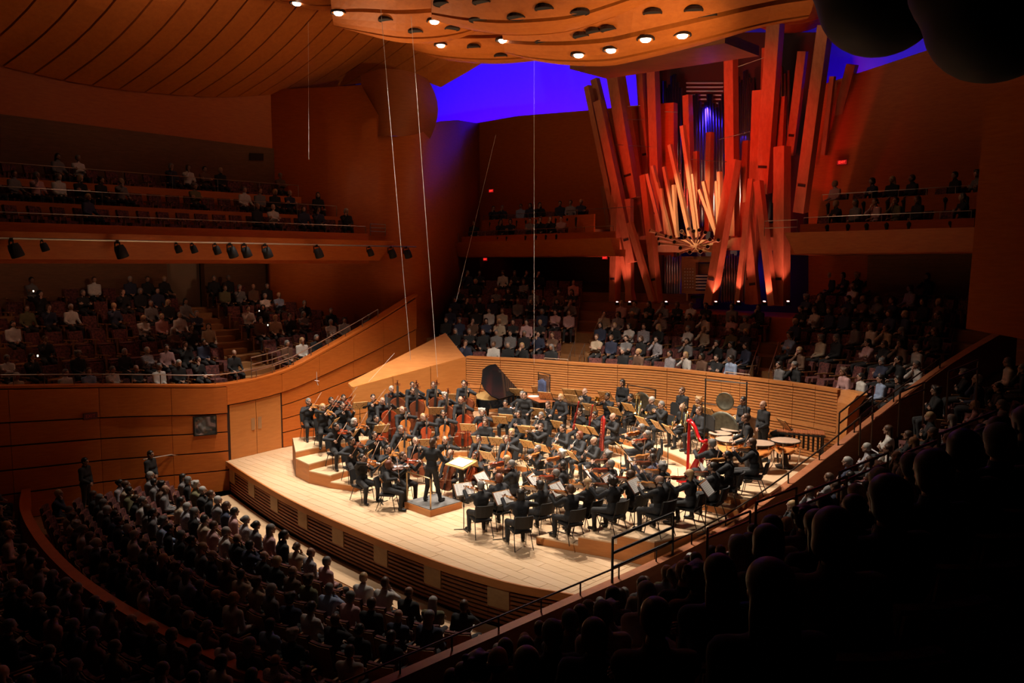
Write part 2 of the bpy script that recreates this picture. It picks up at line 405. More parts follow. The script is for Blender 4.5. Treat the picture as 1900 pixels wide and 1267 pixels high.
for i in range(3):
    sp_part('panel', i / 3 + 0.003, (i + 1) / 3 - 0.003, 0, 0.555, M_PANEL); sp_part('panel', i / 3 + 0.003, (i + 1) / 3 - 0.003, 0.565, 1.0, M_PANEL)
# sloping top ledge behind the side panel, up to the terrace
b = MB()
rows = []
for t in (0, 0.25, 0.5, 0.75, 1.0):
    top = lerp(za, zb, t); base = pa.lerp(pb, t) + nrm * 0.12
    back = base + nrm * lerp(0.3, 2.2, t) + VD * 0.5 * t
    rows.append([Vector((base.x, base.y, top)), Vector((back.x, back.y, top + lerp(0.1, 0.75, t)))])
b.slab(rows, (0, 0, -0.1)); struct(b.build('trim_1', M_RISER))
# ============================================================ left wall under the terrace (curved courses), with doors
LT = [(-16, 3.6), (-9, 3.15), (-4, 2.78), (-1.5, 2.62), (0.8, 2.8), (2.5, 3.35), (4.5, 4.15), (6.5, 5.0), (9, 6.0)]
def lw_top(v): return smooth_at(LT, v)[0]
lw = struct(empty('wall_left', uv(-9.5, 0, 0)))
def lw_child(o): o.parent = lw; o.matrix_parent_inverse = Matrix.Translation(-lw.location); return o
def lw_band(v0, v1, g0, g1, o0, o1, n=4, zb=None):     # g: fractions of the height, -> z; offset towards the stage
    m = MB()
    for i in range(n):
        va, vb = lerp(v0, v1, i / n), lerp(v0, v1, (i + 1) / n); lo = []; hi = []
        for v, o in ((va, o0), (va, o1), (vb, o1), (vb, o0)):
            p = uv(wall_left_u(v) + o, v); t = lw_top(v); base = FLOORZ if (va + vb) / 2 < -1.56 else 0.0
            lo.append(Vector((p.x, p.y, base + (t - base) * g0))); hi.append(Vector((p.x, p.y, base + (t - base) * g1)))
        m.hexa(lo, hi)
    return m
lw_child(lw_band(-16, 7.4, 0, 0.99, -0.25, -0.03, 50).build('backing', M_GROOVE))
COURSE = [0.0, 0.2, 0.38, 0.56, 0.735, 0.985]
VJ = [-16, -13, -10.2, -7.6, -5.2, -3.2, -1.55, 0.75, 2.4, 4.0, 5.5, 7.4]
for i, (va, vb) in enumerate(zip(VJ, VJ[1:])):
    for c, (ga, gb) in enumerate(zip(COURSE, COURSE[1:])):
        if i == 6 and c < 4: continue
        o1 = 0.02 + (0.05 if c == 4 else 0) - c * 0.004
        lw_child(lw_band(va + 0.006, vb - 0.006, ga + 0.006, gb - 0.006, -0.03, o1).build('course_panel', M_FIR))
# stage door, two tall leaves
for i in range(2):
    va = -1.45 + i * 1.08
    d = struct(lw_band(va + 0.008, va + 1.07, 0.002, 0.725, -0.03, -0.005, 2).build('door_%d' % (i + 1), M_PANEL))
    vp = va + (0.86 if i == 0 else 0.06)
    pp = MB(); p = uv(wall_left_u(vp + 0.07) + 0.012, vp + 0.07, 1.1)
    pp.bar(p - VD * 0.07, p + VD * 0.07, 0.012, 0.42); pp.build('push_plate', mat('push_plate', (0.6, 0.36, 0.18), 0.4, 0.6), d)
# monitor opening in the left wall
p0, p1_ = at_u(354, 790, -9.7), at_u(391, 785, -9.55)
t = empty('wall_window', (p0 + p1_) / 2); struct(t); t.name = 'window_1'
vv0, vv1 = to_uv(p0)[1], to_uv(p1_)[1]
def lwq(v, z, o): p = uv(wall_left_u(v) + o, v); return Vector((p.x, p.y, z))
za_, zb_ = p0.z - 0.28, p0.z + 0.32
b = MB(); b.hexa([lwq(vv0, za_, 0.03), lwq(vv0, za_, 0.05), lwq(vv1, za_, 0.05), lwq(vv1, za_, 0.03)], [lwq(vv0, zb_, 0.03), lwq(vv0, zb_, 0.05), lwq(vv1, zb_, 0.05), lwq(vv1, zb_, 0.03)])
def tchild(o, t): o.parent = t; o.matrix_parent_inverse = Matrix.Translation(-t.location); return o
tchild(b.build('window_pane', mat('window_glass', (0.35, 0.33, 0.28), 0.04, 0.9)), t)
for va, vb, z0, z1 in ((vv0, vv1, za_ - 0.03, za_), (vv0, vv1, zb_, zb_ + 0.03), (vv0 - 0.03, vv0, za_ - 0.03, zb_ + 0.03), (vv1, vv1 + 0.03, za_ - 0.03, zb_ + 0.03)):
    b = MB(); b.hexa([lwq(va, z0, 0.0), lwq(va, z0, 0.065), lwq(vb, z0, 0.065), lwq(vb, z0, 0.0)], [lwq(va, z1, 0.0), lwq(va, z1, 0.065), lwq(vb, z1, 0.065), lwq(vb, z1, 0.0)])
    tchild(b.build('window_frame', M_IRON), t)
# ============================================================ parapet top and terrace of the left side
b = MB()
for i in range(40):
    va, vb = lerp(-16, 7.5, i / 40), lerp(-16, 7.5, (i + 1) / 40)
    q = lambda v, o: uv(wall_left_u(v) + o, v)
    lo = [q(va, -0.45), q(va, 0.05), q(vb, 0.05), q(vb, -0.45)]; zz = [lw_top(va), lw_top(va), lw_top(vb), lw_top(vb)]
    b.hexa([Vector((p.x, p.y, z - 0.05)) for p, z in zip(lo, zz)], [Vector((p.x, p.y, z + 0.02)) for p, z in zip(lo, zz)])
struct(b.build('trim_2', M_FIR))
def lt_floor(k, v):                                     # floor height of terrace row k on the left side
    return 2.0 + 0.475 * k + max(0, v + 3.5) * 0.095 * max(0, 1 - k / 6)
ltf = struct(empty('floor_terrace_left', uv(-13, 0, 2)))
for k in range(7):
    u0 = -10.0 - 1.0 * k
    for va, vb in ((-14, -9.3), (-9.3, -6), (-6, -3), (-3, -0.3), (-0.3, 1.2), (1.2, 4), (4, 7.5)):
        b = MB(); za, zb = lt_floor(k, va), lt_floor(k, vb)
        ua, ub = (min(u0, wall_left_u(va) - 0.3), min(u0, wall_left_u(vb) - 0.3)) if k == 0 else (u0, u0)
        lo = [uv(u0 - 1.0, va), uv(ua, va), uv(ub, vb), uv(u0 - 1.0, vb)]
        b.hexa([Vector((p.x, p.y, z - 0.55)) for p, z in zip(lo, (za, za, zb, zb))], [Vector((p.x, p.y, z)) for p, z in zip(lo, (za, za, zb, zb))])
        tchild(b.build('terrace_step', M_TERR), ltf)
# stairs through the left terrace (steps as pieces)
def stair_left(v0, w, n=13):
    for j in range(n):
        u0 = -10.1 - j * 0.5; z = lt_floor(j * 0.5, v0) + 0.24 * (j % 2) * 0.0 + 0.05
        b = MB(); q = [uv(u0 - 0.5, v0), uv(u0, v0), uv(u0, v0 + w), uv(u0 - 0.5, v0 + w)]
        b.hexa([Vector((p.x, p.y, z - 0.3)) for p in q], [Vector((p.x, p.y, z)) for p in q]); tchild(b.build('stair_step', M_STEP), ltf)
stair_left(-0.2, 1.2); stair_left(-9.2, 1.1)
# back wall under the balcony with doorway recess
lwb = struct(empty('wall_left_terrace', uv(-17.1, 0, 4)))
def box_uv(u0, u1, v0, v1, z0, z1):
    b = MB(); q = [uv(u0, v0), uv(u1, v0), uv(u1, v1), uv(u0, v1)]
    b.hexa([Vector((p.x, p.y, z0)) for p in q], [Vector((p.x, p.y, z1)) for p in q]); return b
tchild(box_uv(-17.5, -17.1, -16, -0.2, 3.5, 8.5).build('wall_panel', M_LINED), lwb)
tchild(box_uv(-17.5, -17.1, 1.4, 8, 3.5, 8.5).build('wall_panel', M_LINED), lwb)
tchild(box_uv(-18.0, -17.6, -0.2, 1.4, 3.5, 8.5).build('door_recess', mat('recess_wall', (0.34, 0.22, 0.13), 0.7)), lwb)
# ============================================================ left balcony
lb = struct(empty('floor_balcony_left', uv(-12, 0, 7)))
BT = [(-10.9, 7.62, 8.12), (-12.4, 8.35, 9.0), (-13.9, 9.2, 9.9)]      # u of the front, floor z, rail z
BV1 = [5.6, 5.2, 4.3]
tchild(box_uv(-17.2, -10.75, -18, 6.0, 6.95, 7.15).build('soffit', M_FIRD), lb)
bfront = MB(); bands = [uv(-10.75, -18), uv(-10.75, 6.3)]
q = [uv(-11.0, -18), uv(-10.72, -18), uv(-10.72, 6.0), uv(-11.0, 6.0)]; q2 = [uv(-11.0, -18), uv(-10.45, -18), uv(-10.45, 6.55), uv(-11.0, 6.55)]
bfront.hexa([Vector((p.x, p.y, 6.85)) for p in q], [Vector((p.x, p.y, 7.66)) for p in q2]); tchild(bfront.build('balcony_front', M_FIR), lb)
for i, (u, z, rz) in enumerate(BT):
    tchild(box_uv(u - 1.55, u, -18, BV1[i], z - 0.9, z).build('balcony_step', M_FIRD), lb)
    tchild(box_uv(u - 0.1, u, -18, BV1[i], z, z + 0.33).build('balcony_parapet', M_FIR), lb)
# upper left wall: plain upper part, a lined lower field, a dark doorway
uw = struct(empty('wall_left_upper', uv(-15.6, 0, 10)))
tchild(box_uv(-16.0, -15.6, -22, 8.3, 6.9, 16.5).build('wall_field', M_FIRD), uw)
def pix_u(poly, u, name, m, parent, depth=0.06, off=0.0):
    ps = [at_u(x, y, u + off) for x, y in poly]; mb = MB(); nn = len(ps); t = UD * depth
    mb.add([p for p in ps] + [p + t for p in ps], [tuple(range(nn - 1, -1, -1)), tuple(range(nn, 2 * nn))] + [(i, (i + 1) % nn, nn + (i + 1) % nn, nn + i) for i in range(nn)])
    o = mb.build(name, m); return tchild(o, parent) if parent else o
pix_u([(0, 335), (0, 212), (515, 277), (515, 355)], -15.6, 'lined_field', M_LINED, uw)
pix_u([(553, 358), (553, 312), (591, 312), (591, 358)], -15.6, 'doorway', M_GROOVE, uw, 0.03)
pix_u([(463, 297), (463, 284), (488, 285), (488, 298)], -15.5, 'vent', M_GROOVE, uw, 0.05)
# ============================================================ corner pier and back walls
PIER = [(-15.8, 3.8), (-13.6, 5.4), (-12.1, 6.2), (-11.3, 6.4), (-10.8, 6.7), (-10.5, 7.1), (-10.4, 7.6), (-10.5, 8.2), (-10.9, 8.9), (-11.9, 10.4), (-13.3, 12.6), (-15.4, 16)]
b = MB()
def pier_top(i): return [14.2, 14.2, 14.2, 13.0, 12.0, 12.0, 12.1, 12.3, 12.6, 13.2, 13.7, 14.2][i]
b.slab([[uv(u, v, 2.5), uv(u - (0.0), v, pier_top(i))] for i, (u, v) in enumerate(PIER)], (-UD * 0.3 - VD * 0.0))
struct(b.build('wall_corner_pier', M_FIRD, smooth=True))
# bulging soffit above the pier, its shade painted into the darker fir
SOF = [(0, -15.5, 3.6), (1, -13.4, 5.0), (2, -12.4, 6.4), (3, -11.1, 6.4), (4, -10.6, 6.9), (5, -10.5, 7.7), (6, -11.0, 8.9)]
b = MB(); rows = []
for i in range(9):
    a = i / 8; bulge = 0.5 * math.sin(a * math.pi)
    rows.append([uv(smooth_at(SOF, j / 2)[0] + bulge * (j - 4) / 8, smooth_at(SOF, j / 2)[1] + 0.3 * bulge * (j - 4) / 8, lerp(12.0, 14.7, a)) for j in range(4, 13)])
b.grid(rows); struct(b.build('ceiling_corner', wood('ceiling_corner_fir_shade', (0.26, 0.06, 0.01), (0.32, 0.08, 0.014), (3, 3, 20), 0.6), smooth=True))
def slab_v(poly, v, name, m, parent=None, depth=0.3, smooth=False):
    ps = [at_v(x, y, v) for x, y in poly]; mb = MB(); nn = len(ps); t = VD * depth
    mb.add([p for p in ps] + [p + t for p in ps], [tuple(range(nn)), tuple(range(2 * nn - 1, nn - 1, -1))] + [(i, nn + i, nn + (i + 1) % nn, (i + 1) % nn) for i in range(nn)])
    o = mb.build(name, m); return tchild(o, parent) if parent else o
struct(slab_v([(770, 640), (1250, 600), (1250, 190), (1085, 205), (960, 215), (885, 228), (780, 262), (700, 280), (700, 640)], 16.0, 'wall_back_left', M_FIRD))
struct(slab_v([(1500, 600), (1900, 520), (1900, 60), (1730, 90), (1610, 130), (1500, 165)], 16.0, 'wall_back_right', M_FIRD))
struct(slab_v([(560, 300), (1960, 300), (1960, -420), (560, -420)], 21.5, 'wall_back_upper', M_BLUEW))
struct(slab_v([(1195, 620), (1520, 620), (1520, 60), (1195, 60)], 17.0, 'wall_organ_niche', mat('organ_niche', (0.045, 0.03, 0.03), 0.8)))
# ceiling behind, dark
b = MB(); b.slab([[uv(-24, -30, 24), uv(24, -30, 24)], [uv(-24, 24, 24), uv(24, 24, 24)]], (0, 0, 0.2)); struct(b.build('ceiling', M_BLACK))
# ============================================================ left sail of the ceiling, panel by panel
EDGE = [(-120, 95), (0, 122), (150, 155), (300, 174), (420, 180), (540, 172), (650, 157), (740, 147), (800, 150), (822, 165)]
e3 = []
for i, (x, y) in enumerate(EDGE):
    ue = poly_at([(540, -15.5), (650, -14.6), (740, -13.0), (800, -11.8), (822, -11.2)], x)[0]; p = at_u(x, y, ue); e3.append((to_uv(p)[1], p.z, ue))
TV = [e[0] for e in e3]
def sail_pt(v, s):                                       # s: 0 lower edge .. 1 far up towards the middle of the hall
    z, ue = smooth_at(e3, v)
    return uv(ue + 9.0 * s ** 1.15, v + 3.3 * s, z + 6.8 * s - 1.3 * math.sin(math.pi * min(1, s)) * 0.9)
sail = struct(empty('ceiling_left', uv(-14, 0, 14)))
NPL = 19; v_lo, v_hi = TV[0], TV[-1]
for i in range(NPL):
    va, vb = lerp(v_lo, v_hi, i / NPL) + 0.035, lerp(v_lo, v_hi, (i + 1) / NPL) - 0.035
    m = MB(); m.slab([[sail_pt(lerp(va, vb, j / 2), s / 12) for j in range(3)] for s in range(13)], (-0.05, 0.03, 0.12))
    tchild(m.build('ceiling_panel', M_CEIL, smooth=False), sail)
m = MB(); m.grid([[sail_pt(lerp(v_lo, v_hi, j / 30), s / 12) + Vector((-0.08, 0.08, 0.14)) for j in range(31)] for s in range(13)]); tchild(m.build('backing', M_GROOVE), sail)
# ============================================================ canopy of billowing sails over the stage
can = struct(empty('ceiling_canopy', uv(0, 3, 14)))
LAMPS = []
def billow(lower, upper, dl, du_, sag, strips, name='ceiling_panel'):
    # lower, upper: pixel polylines of the far and the near edge at depths dl and du_
    n = 22
    def pl(poly, t):
        s = [(i / (len(poly) - 1), *p) for i, p in enumerate(poly)]; return smooth_at(s, t)
    def pt(t, s):
        a = at_d(*pl(lower, t), dl(t)); c = at_d(*pl(upper, t), du_(t)); p = a.lerp(c, s)
        p.z -= sag * math.sin(math.pi * s) ; return p
    for k in range(strips):
        s0, s1 = k / strips + 0.014, (k + 1) / strips - 0.014
        m = MB(); m.slab([[pt(i / n, lerp(s0, s1, j / 3)) for j in range(4)] for i in range(n + 1)], (0, 0, 0.16))
        tchild(m.build(name, M_CEIL, smooth=False), can)
    m = MB(); m.grid([[pt(i / n, j / 12) + Vector((0, 0, 0.2)) for j in range(13)] for i in range(n + 1)]); tchild(m.build('backing', M_GROOVE), can)
    return pt
cst = lambda a, c: (lambda t: lerp(a, c, t))
SA = billow([(945, 48), (985, 72), (1040, 88), (1110, 96), (1165, 89), (1290, 54), (1400, 12), (1480, -12)], [(925, -30), (990, -45), (1060, -60), (1140, -80), (1200, -100), (1330, -130), (1450, -150), (1540, -160)], cst(29, 23), cst(21, 17), 1.3, 6)
SB = billow([(770, 62), (800, 82), (850, 98), (921, 105), (975, 100), (1030, 90)], [(760, 10), (800, 5), (860, 0), (930, -5), (990, -8), (1040, -10)], cst(31.5, 30.5), cst(26.5, 26), 1.0, 4)
SD = billow([(800, -14), (860, 16), (925, 36), (990, 40), (1050, 32), (1130, 4), (1200, -28), (1260, -48)], [(800, -90), (860, -100), (930, -110), (1000, -120), (1080, -130), (1150, -150), (1220, -170), (1290, -190)], cst(25, 22), cst(18.5, 17), 1.1, 5)
SCC = billow([(625, 8), (680, 40), (740, 62), (800, 66), (850, 54), (905, 24), (950, -6)], [(610, -40), (670, -55), (740, -60), (800, -66), (860, -70), (920, -76), (960, -80)], cst(29, 27.5), cst(23, 22.5), 1.0, 4)
SE = billow([(500, -26), (548, -5), (590, 9), (640, 4), (690, -12), (730, -34)], [(480, -80), (540, -90), (600, -95), (650, -100), (700, -106), (750, -110)], cst(29, 28), cst(24, 23.5), 0.8, 4)
SF = billow([(1370, 30), (1420, 56), (1475, 62), (1530, 44), (1590, 0)], [(1370, -60), (1420, -64), (1475, -70), (1530, -76), (1590, -90)], cst(33, 31.5), cst(29.5, 28.5), 0.5, 3)
# soffit plank in front of the organ
b = MB(); pA, pB = at_v(1057, 128, 9.4), at_v(1345, 80, 9.4)
pA2, pB2 = at_v(1057, 112, 9.4), at_v(1345, 60, 9.4)
t = VD * 2.2
b.add([pA, pB, pB + t, pA + t, pA2, pB2, pB2 + t, pA2 + t], [(3, 2, 1, 0), (4, 5, 6, 7), (0, 1, 5, 4), (1, 2, 6, 5), (2, 3, 7, 6), (3, 0, 4, 7)])
struct(b.build('trim_3', wood('soffit_brown', (0.20, 0.07, 0.025), (0.28, 0.10, 0.04), (2, 2, 12), 0.55)))
# ============================================================ back terraces behind the stage
def back_row(k):                                         # curve of row k: list of (u, v); floor z
    off = 0.75 + 0.85 * k; out = []
    for i in range(-6, 27):
        t = i / 20
        p = wall_back_pt(min(1, max(0, t))); nn = wbn(min(1, max(0, t)))
        e = 0 if 0 <= t <= 1 else (t if t < 0 else t - 1)
        L = 14.0
        out.append((p[0] + nn.x * off + nn.y * e * L, p[1] + nn.y * off - nn.x * e * L))
    return out, 2.3 + 0.39 * k
btf = struct(empty('floor_terrace_back', uv(0, 10, 2)))
for k in range(9):
    c, z = back_row(k); c0, _ = back_row(k - 0.52); c1, _ = back_row(k + 0.48)
    for a in range(0, len(c) - 1, 4):
        m = MB()
        for i in range(a, min(a + 4, len(c) - 1)):
            if c0[i][0] > para(c0[i][1])[0] - 0.2 or c0[i][0] < -11: continue
            if k > 4 and -2.9 < c0[i][0] < 5.0: continue
            q = [uv(*c0[i]), uv(*c0[i + 1]), uv(*c1[i + 1]), uv(*c1[i])]
            m.hexa([Vector((p.x, p.y, z - 0.6)) for p in q], [Vector((p.x, p.y, z)) for p in q])
        if m.f: tchild(m.build('terrace_step', M_TERR), btf)
def row_at_px(k, px, dz=0.0):                            # point of row k seen at picture column px
    c, z = back_row(k); best = None
    for (a, b_) in zip(c, c[1:]):
        xa, xb = proj(uv(*a, z + dz))[0], proj(uv(*b_, z + dz))[0]
        if min(xa, xb) <= px <= max(xa, xb) and xa != xb:
            t = (px - xa) / (xb - xa); return uv(lerp(a[0], b_[0], t), lerp(a[1], b_[1], t), z)
    return None
def stair_back(x0, x1, w0, w1, n):                       # stairs climbing between blocks, given by picture columns
    for j in range(n):
        k = j * 0.5 - 0.3; px = lerp(x0, x1, j / (n - 1)); w = lerp(w0, w1, j / (n - 1))
        a, c = row_at_px(k, px), row_at_px(k, px + w); a2, c2 = row_at_px(k + 0.52, px), row_at_px(k + 0.52, px + w)
        if None in (a, c, a2, c2): continue
        d = (c - a)
        m = MB(); q = [a, c, c + (c2 - c).normalized() * 0.47, a + (c2 - c).normalized() * 0.47]; z = a.z + 0.06
        m.hexa([Vector((p.x, p.y, z - 0.35)) for p in q], [Vector((p.x, p.y, z)) for p in q]); tchild(m.build('stair_step', M_STEP), btf)
stair_back(1060, 1112, 26, 18, 12); stair_back(1400, 1482, 30, 26, 12); stair_back(792, 852, 22, 18, 14)
# low wooden dividers between groups of rows
for nm, k, xa, xb in (('wall_divider_left', 1.45, 850, 1040), ('wall_divider_left_rear', 3.5, 890, 1062), ('wall_divider_centre', 1.5, 1112, 1392), ('wall_divider_centre_rear', 3.5, 1130, 1412), ('wall_divider_right', 2.5, 1478, 1660)):
    m = MB(); n = 10; pp = [(row_at_px(k, lerp(xa, xb, i / n)), row_at_px(k + 0.1, lerp(xa, xb, i / n))) for i in range(n + 1)]
    pp = [p for p in pp if p[0] and p[1]]
    for p, q in zip(pp, pp[1:]):
        lo = [p[0], q[0], q[1], p[1]]; m.hexa([Vector((w.x, w.y, w.z - 0.4)) for w in lo], [Vector((w.x, w.y, w.z + 0.42)) for w in lo])
    if m.f: struct(m.build(nm, M_FIRD))
# organ platform
b = MB(); q = [uv(-2.9, 13.9), uv(5.0, 13.9), uv(5.0, 17.0), uv(-2.9, 17.0)]
b.hexa([Vector((p.x, p.y, 3.0)) for p in q], [Vector((p.x, p.y, 4.75)) for p in q]); struct(b.build('floor_organ_loft', M_FIRD))
# boxes on either side of the organ
def side_box(name, x0, x1, vface):
    t = struct(empty(name, at_v((x0 + x1) / 2, 455, vface)))
    a, c = to_uv(at_v(x0, 450, vface))[0], to_uv(at_v(x1, 450, vface))[0]
    m = MB(); lo = [uv(a + 0.25, vface + 0.2), uv(c - (0 if c > 8 else 0.0), vface + 0.2), uv(c, vface + 0.5), uv(a + 0.25, vface + 0.5)]
    hi = [uv(a, vface - 0.15), uv(c, vface - 0.15), uv(c, vface + 0.5), uv(a, vface + 0.5)]
    m.hexa([Vector((p.x, p.y, 7.06)) for p in lo], [Vector((p.x, p.y, 7.76)) for p in hi]); tchild(m.build('balcony_front', M_FIR), t)
    cb = c if c > 8 else c - 2.2
    tchild(box_uv(a, c, vface + 0.4, vface + 0.9, 7.02, 7.3).build('soffit', M_FIRD), t); tchild(box_uv(a, cb, vface + 0.9, 16.0, 7.02, 7.3).build('soffit', M_FIRD), t)
    for i in range(2):
        tchild(box_uv(a + 0.3, (c if i == 0 else cb) - 0.2, vface + 0.4 + i * 1.35, vface + 0.5 + i * 1.35, 7.3, 8.05 + 0.85 * i).build('balcony_parapet', M_FIRD), t)
        tchild(box_uv(a + 0.3, cb - 0.2, vface + 0.5 + i * 1.35, vface + 1.85 + i * 1.35, 7.2, 7.45 + 0.8 * i).build('balcony_step', M_TERR), t)
    return a, c
LBX = side_box('floor_balcony_organ_side', 838, 1136, 12.3); RBX = side_box('floor_balcony_far_side', 1458, 1812, 12.3)
struct(box_uv(-12.5, -3.4, 15.7, 15.9, 3, 7.1).build('wall_terrace_back', M_LINED))
struct(box_uv(5.4, 13.5, 15.7, 15.9, 3, 7.1).build('wall_terrace_back_right', M_LINED))
# right-hand walls
struct(slab_v([(1792, 610), (1960, 640), (1960, 120), (1828, 190)], 8.7, 'wall_right', M_FIRD, depth=0.4))
# ============================================================ right parapet, right terrace floors
def para_bar(v0, v1, n, o0, o1, z0, z1):
    m = MB()
    for i in range(n):
        va, vb = lerp(v0, v1, i / n), lerp(v0, v1, (i + 1) / n); ua, za = para(va); ub, zb = para(vb)
        q = [uv(ua + o0, va), uv(ua + o1, va), uv(ub + o1, vb), uv(ub + o0, vb)]; zz = (za, za, zb, zb)
        m.hexa([Vector((p.x, p.y, z + z0)) for p, z in zip(q, zz)], [Vector((p.x, p.y, z + z1)) for p, z in zip(q, zz)])
    return m
struct(para_bar(-12, 11, 46, 0.0, 0.22, -1.2, 0.0).build('wall_right_parapet', wood('parapet_cedar', (0.30, 0.085, 0.025), (0.40, 0.13, 0.04), (3, 3, 16), 0.5)))
def rt_floor(u, v):
    pu, pz = para(v); return pz - 0.95 + 0.67 * max(0, (u - pu - 1.1)) * (1.0 if v < 3 else max(0.55, 1 - (v - 3) * 0.07))
rtf = struct(empty('floor_terrace_right', uv(12, -4, 2)))
for k in range(13):
    for va, vb in ((-13, -9.5), (-9.5, -6), (-6, -3), (-3, 0), (0, 3), (3, 5.5), (5.5, 8), (8, 10.5)):
        q = []
        for v, o in ((va, k), (va, k + 1), (vb, k + 1), (vb, k)):
            pu, pz = para(v); q.append(uv(pu + 0.22 + 0.95 * o + (0.2 if o > 0 else 0), v))
        za, zb = [rt_floor(para(v)[0] + 0.22 + 0.95 * k + 0.88, v) for v in (va, vb)]
        if abs(q[0].x) + abs(q[0].y) < 0: continue
        m = MB(); m.hexa([Vector((p.x, p.y, z - 0.8)) for p, z in zip(q, (za, za, zb, zb))], [Vector((p.x, p.y, z)) for p, z in zip(q, (za, za, zb, zb))])
        tchild(m.build('terrace_step', mat('dark_carpet', (0.05, 0.025, 0.018), 0.95)), rtf)
# ============================================================ main floor seating bowl
b = box_uv(-22, 6.6, -30, -2.4, FLOORZ - 0.2, FLOORZ); struct(b.build('floor', M_TERR))
m = MB()
for i in range(16):
    ua, ub = lerp(-8.6, 6.4, i / 16), lerp(-8.6, 6.4, (i + 1) / 16)
    q = [uv(ua, front_v(ua) - 0.75), uv(ub, front_v(ub) - 0.75), uv(ub, front_v(ub) - 0.06), uv(ua, front_v(ua) - 0.06)]
    m.hexa([Vector((p.x, p.y, FLOORZ)) for p in q], [Vector((p.x, p.y, FLOORZ + 0.02)) for p in q])
struct(m.build('trim_4', M_STAGE2))
# ============================================================ people: smooth bodies grown from joints (surface nets)
def cap_d(P, a, b, ra, rb):
    a = np.asarray(a, np.float32); b = np.asarray(b, np.float32); ab = b - a; L = float(ab @ ab)
    t = np.clip(((P - a) @ ab) / max(L, 1e-9), 0, 1)
    return np.linalg.norm(P - a - t[..., None] * ab, axis=-1) - (ra + (rb - ra) * t)
def ell_d(P, c, r):
    q = (P - np.asarray(c, np.float32)) / np.asarray(r, np.float32)
    return (np.linalg.norm(q, axis=-1) - 1) * min(r)
def prim_d(P, p): return cap_d(P, *p[1:5]) if p[0] == 'c' else ell_d(P, p[1], p[2])
def prim_box(p):
    if p[0] == 'c':
        a, b = np.array(p[1]), np.array(p[2]); r = max(p[3], p[4]); return np.minimum(a, b) - r, np.maximum(a, b) + r
    c, r = np.array(p[1]), np.array(p[2]); return c - r, c + r
def nets(prims, h, k, cut=None):
    lo = np.min([prim_box(p)[0] for p in prims], 0) - 3 * h; hi = np.max([prim_box(p)[1] for p in prims], 0) + 3 * h
    n = np.ceil((hi - lo) / h).astype(int) + 1
    acc = np.zeros(n, np.float32); mg = 6 * k + 2 * h
    ax = [(lo[i] + h * np.arange(n[i])).astype(np.float32) for i in range(3)]
    for p in prims:
        a, b = prim_box(p); i0 = np.maximum(((a - mg - lo) / h).astype(int), 0); i1 = np.minimum(((b + mg - lo) / h).astype(int) + 2, n)
        X = np.stack(np.meshgrid(*[ax[i][i0[i]:i1[i]] for i in range(3)], indexing='ij'), -1)
        acc[i0[0]:i1[0], i0[1]:i1[1], i0[2]:i1[2]] += np.exp(np.clip(-prim_d(X, p) / k, -30, 40))
    f = -k * np.log(acc + 1e-13)
    if cut is not None:
        X = np.stack(np.meshgrid(*ax, indexing='ij'), -1); f = np.maximum(f, cut(X))
    s = f < 0; c = n - 1
    cnt = np.zeros(c, np.int8)
    cor = [(i, j, l) for i in (0, 1) for j in (0, 1) for l in (0, 1)]
    sl = lambda A, o: A[o[0]:o[0] + c[0], o[1]:o[1] + c[1], o[2]:o[2] + c[2]]
    for o in cor: cnt += sl(s, o)
    act = np.argwhere((cnt > 0) & (cnt < 8)); idx = -np.ones(c, np.int64); idx[tuple(act.T)] = np.arange(len(act))
    V = np.zeros((len(act), 3)); N = np.zeros(len(act))
    for o in cor:
        for d in range(3):
            if o[d]: continue
            o2 = list(o); o2[d] = 1
            a = f[tuple((act + o).T)]; b = f[tuple((act + o2).T)]; m = (a < 0) != (b < 0)
            t = np.where(m, a / np.where(m, a - b, 1), 0); q = act + np.array(o, float); q[:, d] += t
            V[m] += q[m]; N += m
    V = lo + h * V / N[:, None]
    Fc = []
    for d in range(3):
        e = [(0, 0, 0)] * 2; a = s[:-1, :-1, :-1]
        sh = [slice(0, c[0]), slice(0, c[1]), slice(0, c[2])]; sh2 = list(sh); sh2[d] = slice(1, c[d] + 1)
        A = s[tuple(sh)]; B = s[tuple(sh2)]; d1, d2 = (d + 1) % 3, (d + 2) % 3
        for flip in (False, True):
            e = np.argwhere((A & ~B) if not flip else (~A & B)); e = e[(e[:, d1] > 0) & (e[:, d2] > 0)]
            q = []
            for o1, o2 in ((0, 0), (1, 0), (1, 1), (0, 1)):
                g = e.copy(); g[:, d1] -= o1; g[:, d2] -= o2; q.append(idx[tuple(g.T)])
            q = np.stack(q, 1)
            Fc.append(q[:, ::-1] if flip else q)
    Fc = np.concatenate(Fc); Fc = Fc[(Fc >= 0).all(1)]
    return V, Fc
def vnormals(V, Fc):
    n = np.cross(V[Fc[:, 1]] - V[Fc[:, 0]], V[Fc[:, 2]] - V[Fc[:, 0]]); N = np.zeros_like(V)
    for i in range(4): np.add.at(N, Fc[:, i], n)
    return N / np.maximum(np.linalg.norm(N, axis=1, keepdims=True), 1e-9)
def np_mesh(name, V, Fs, mats, mi=None):
    me = bpy.data.meshes.new(name); me.from_pydata(V.tolist() if hasattr(V, 'tolist') else V, [], Fs.tolist() if hasattr(Fs, 'tolist') else Fs)
    for m in mats: me.materials.append(m)
    if mi is not None: me.polygons.foreach_set('material_index', np.asarray(mi, np.int32))
    me.polygons.foreach_set('use_smooth', [True] * len(me.polygons)); me.update(); return me
def sub_mesh(V, Fs, keep):
    Fk = Fs[keep]; u, inv = np.unique(Fk, return_inverse=True); return V[u], inv.reshape(Fk.shape)
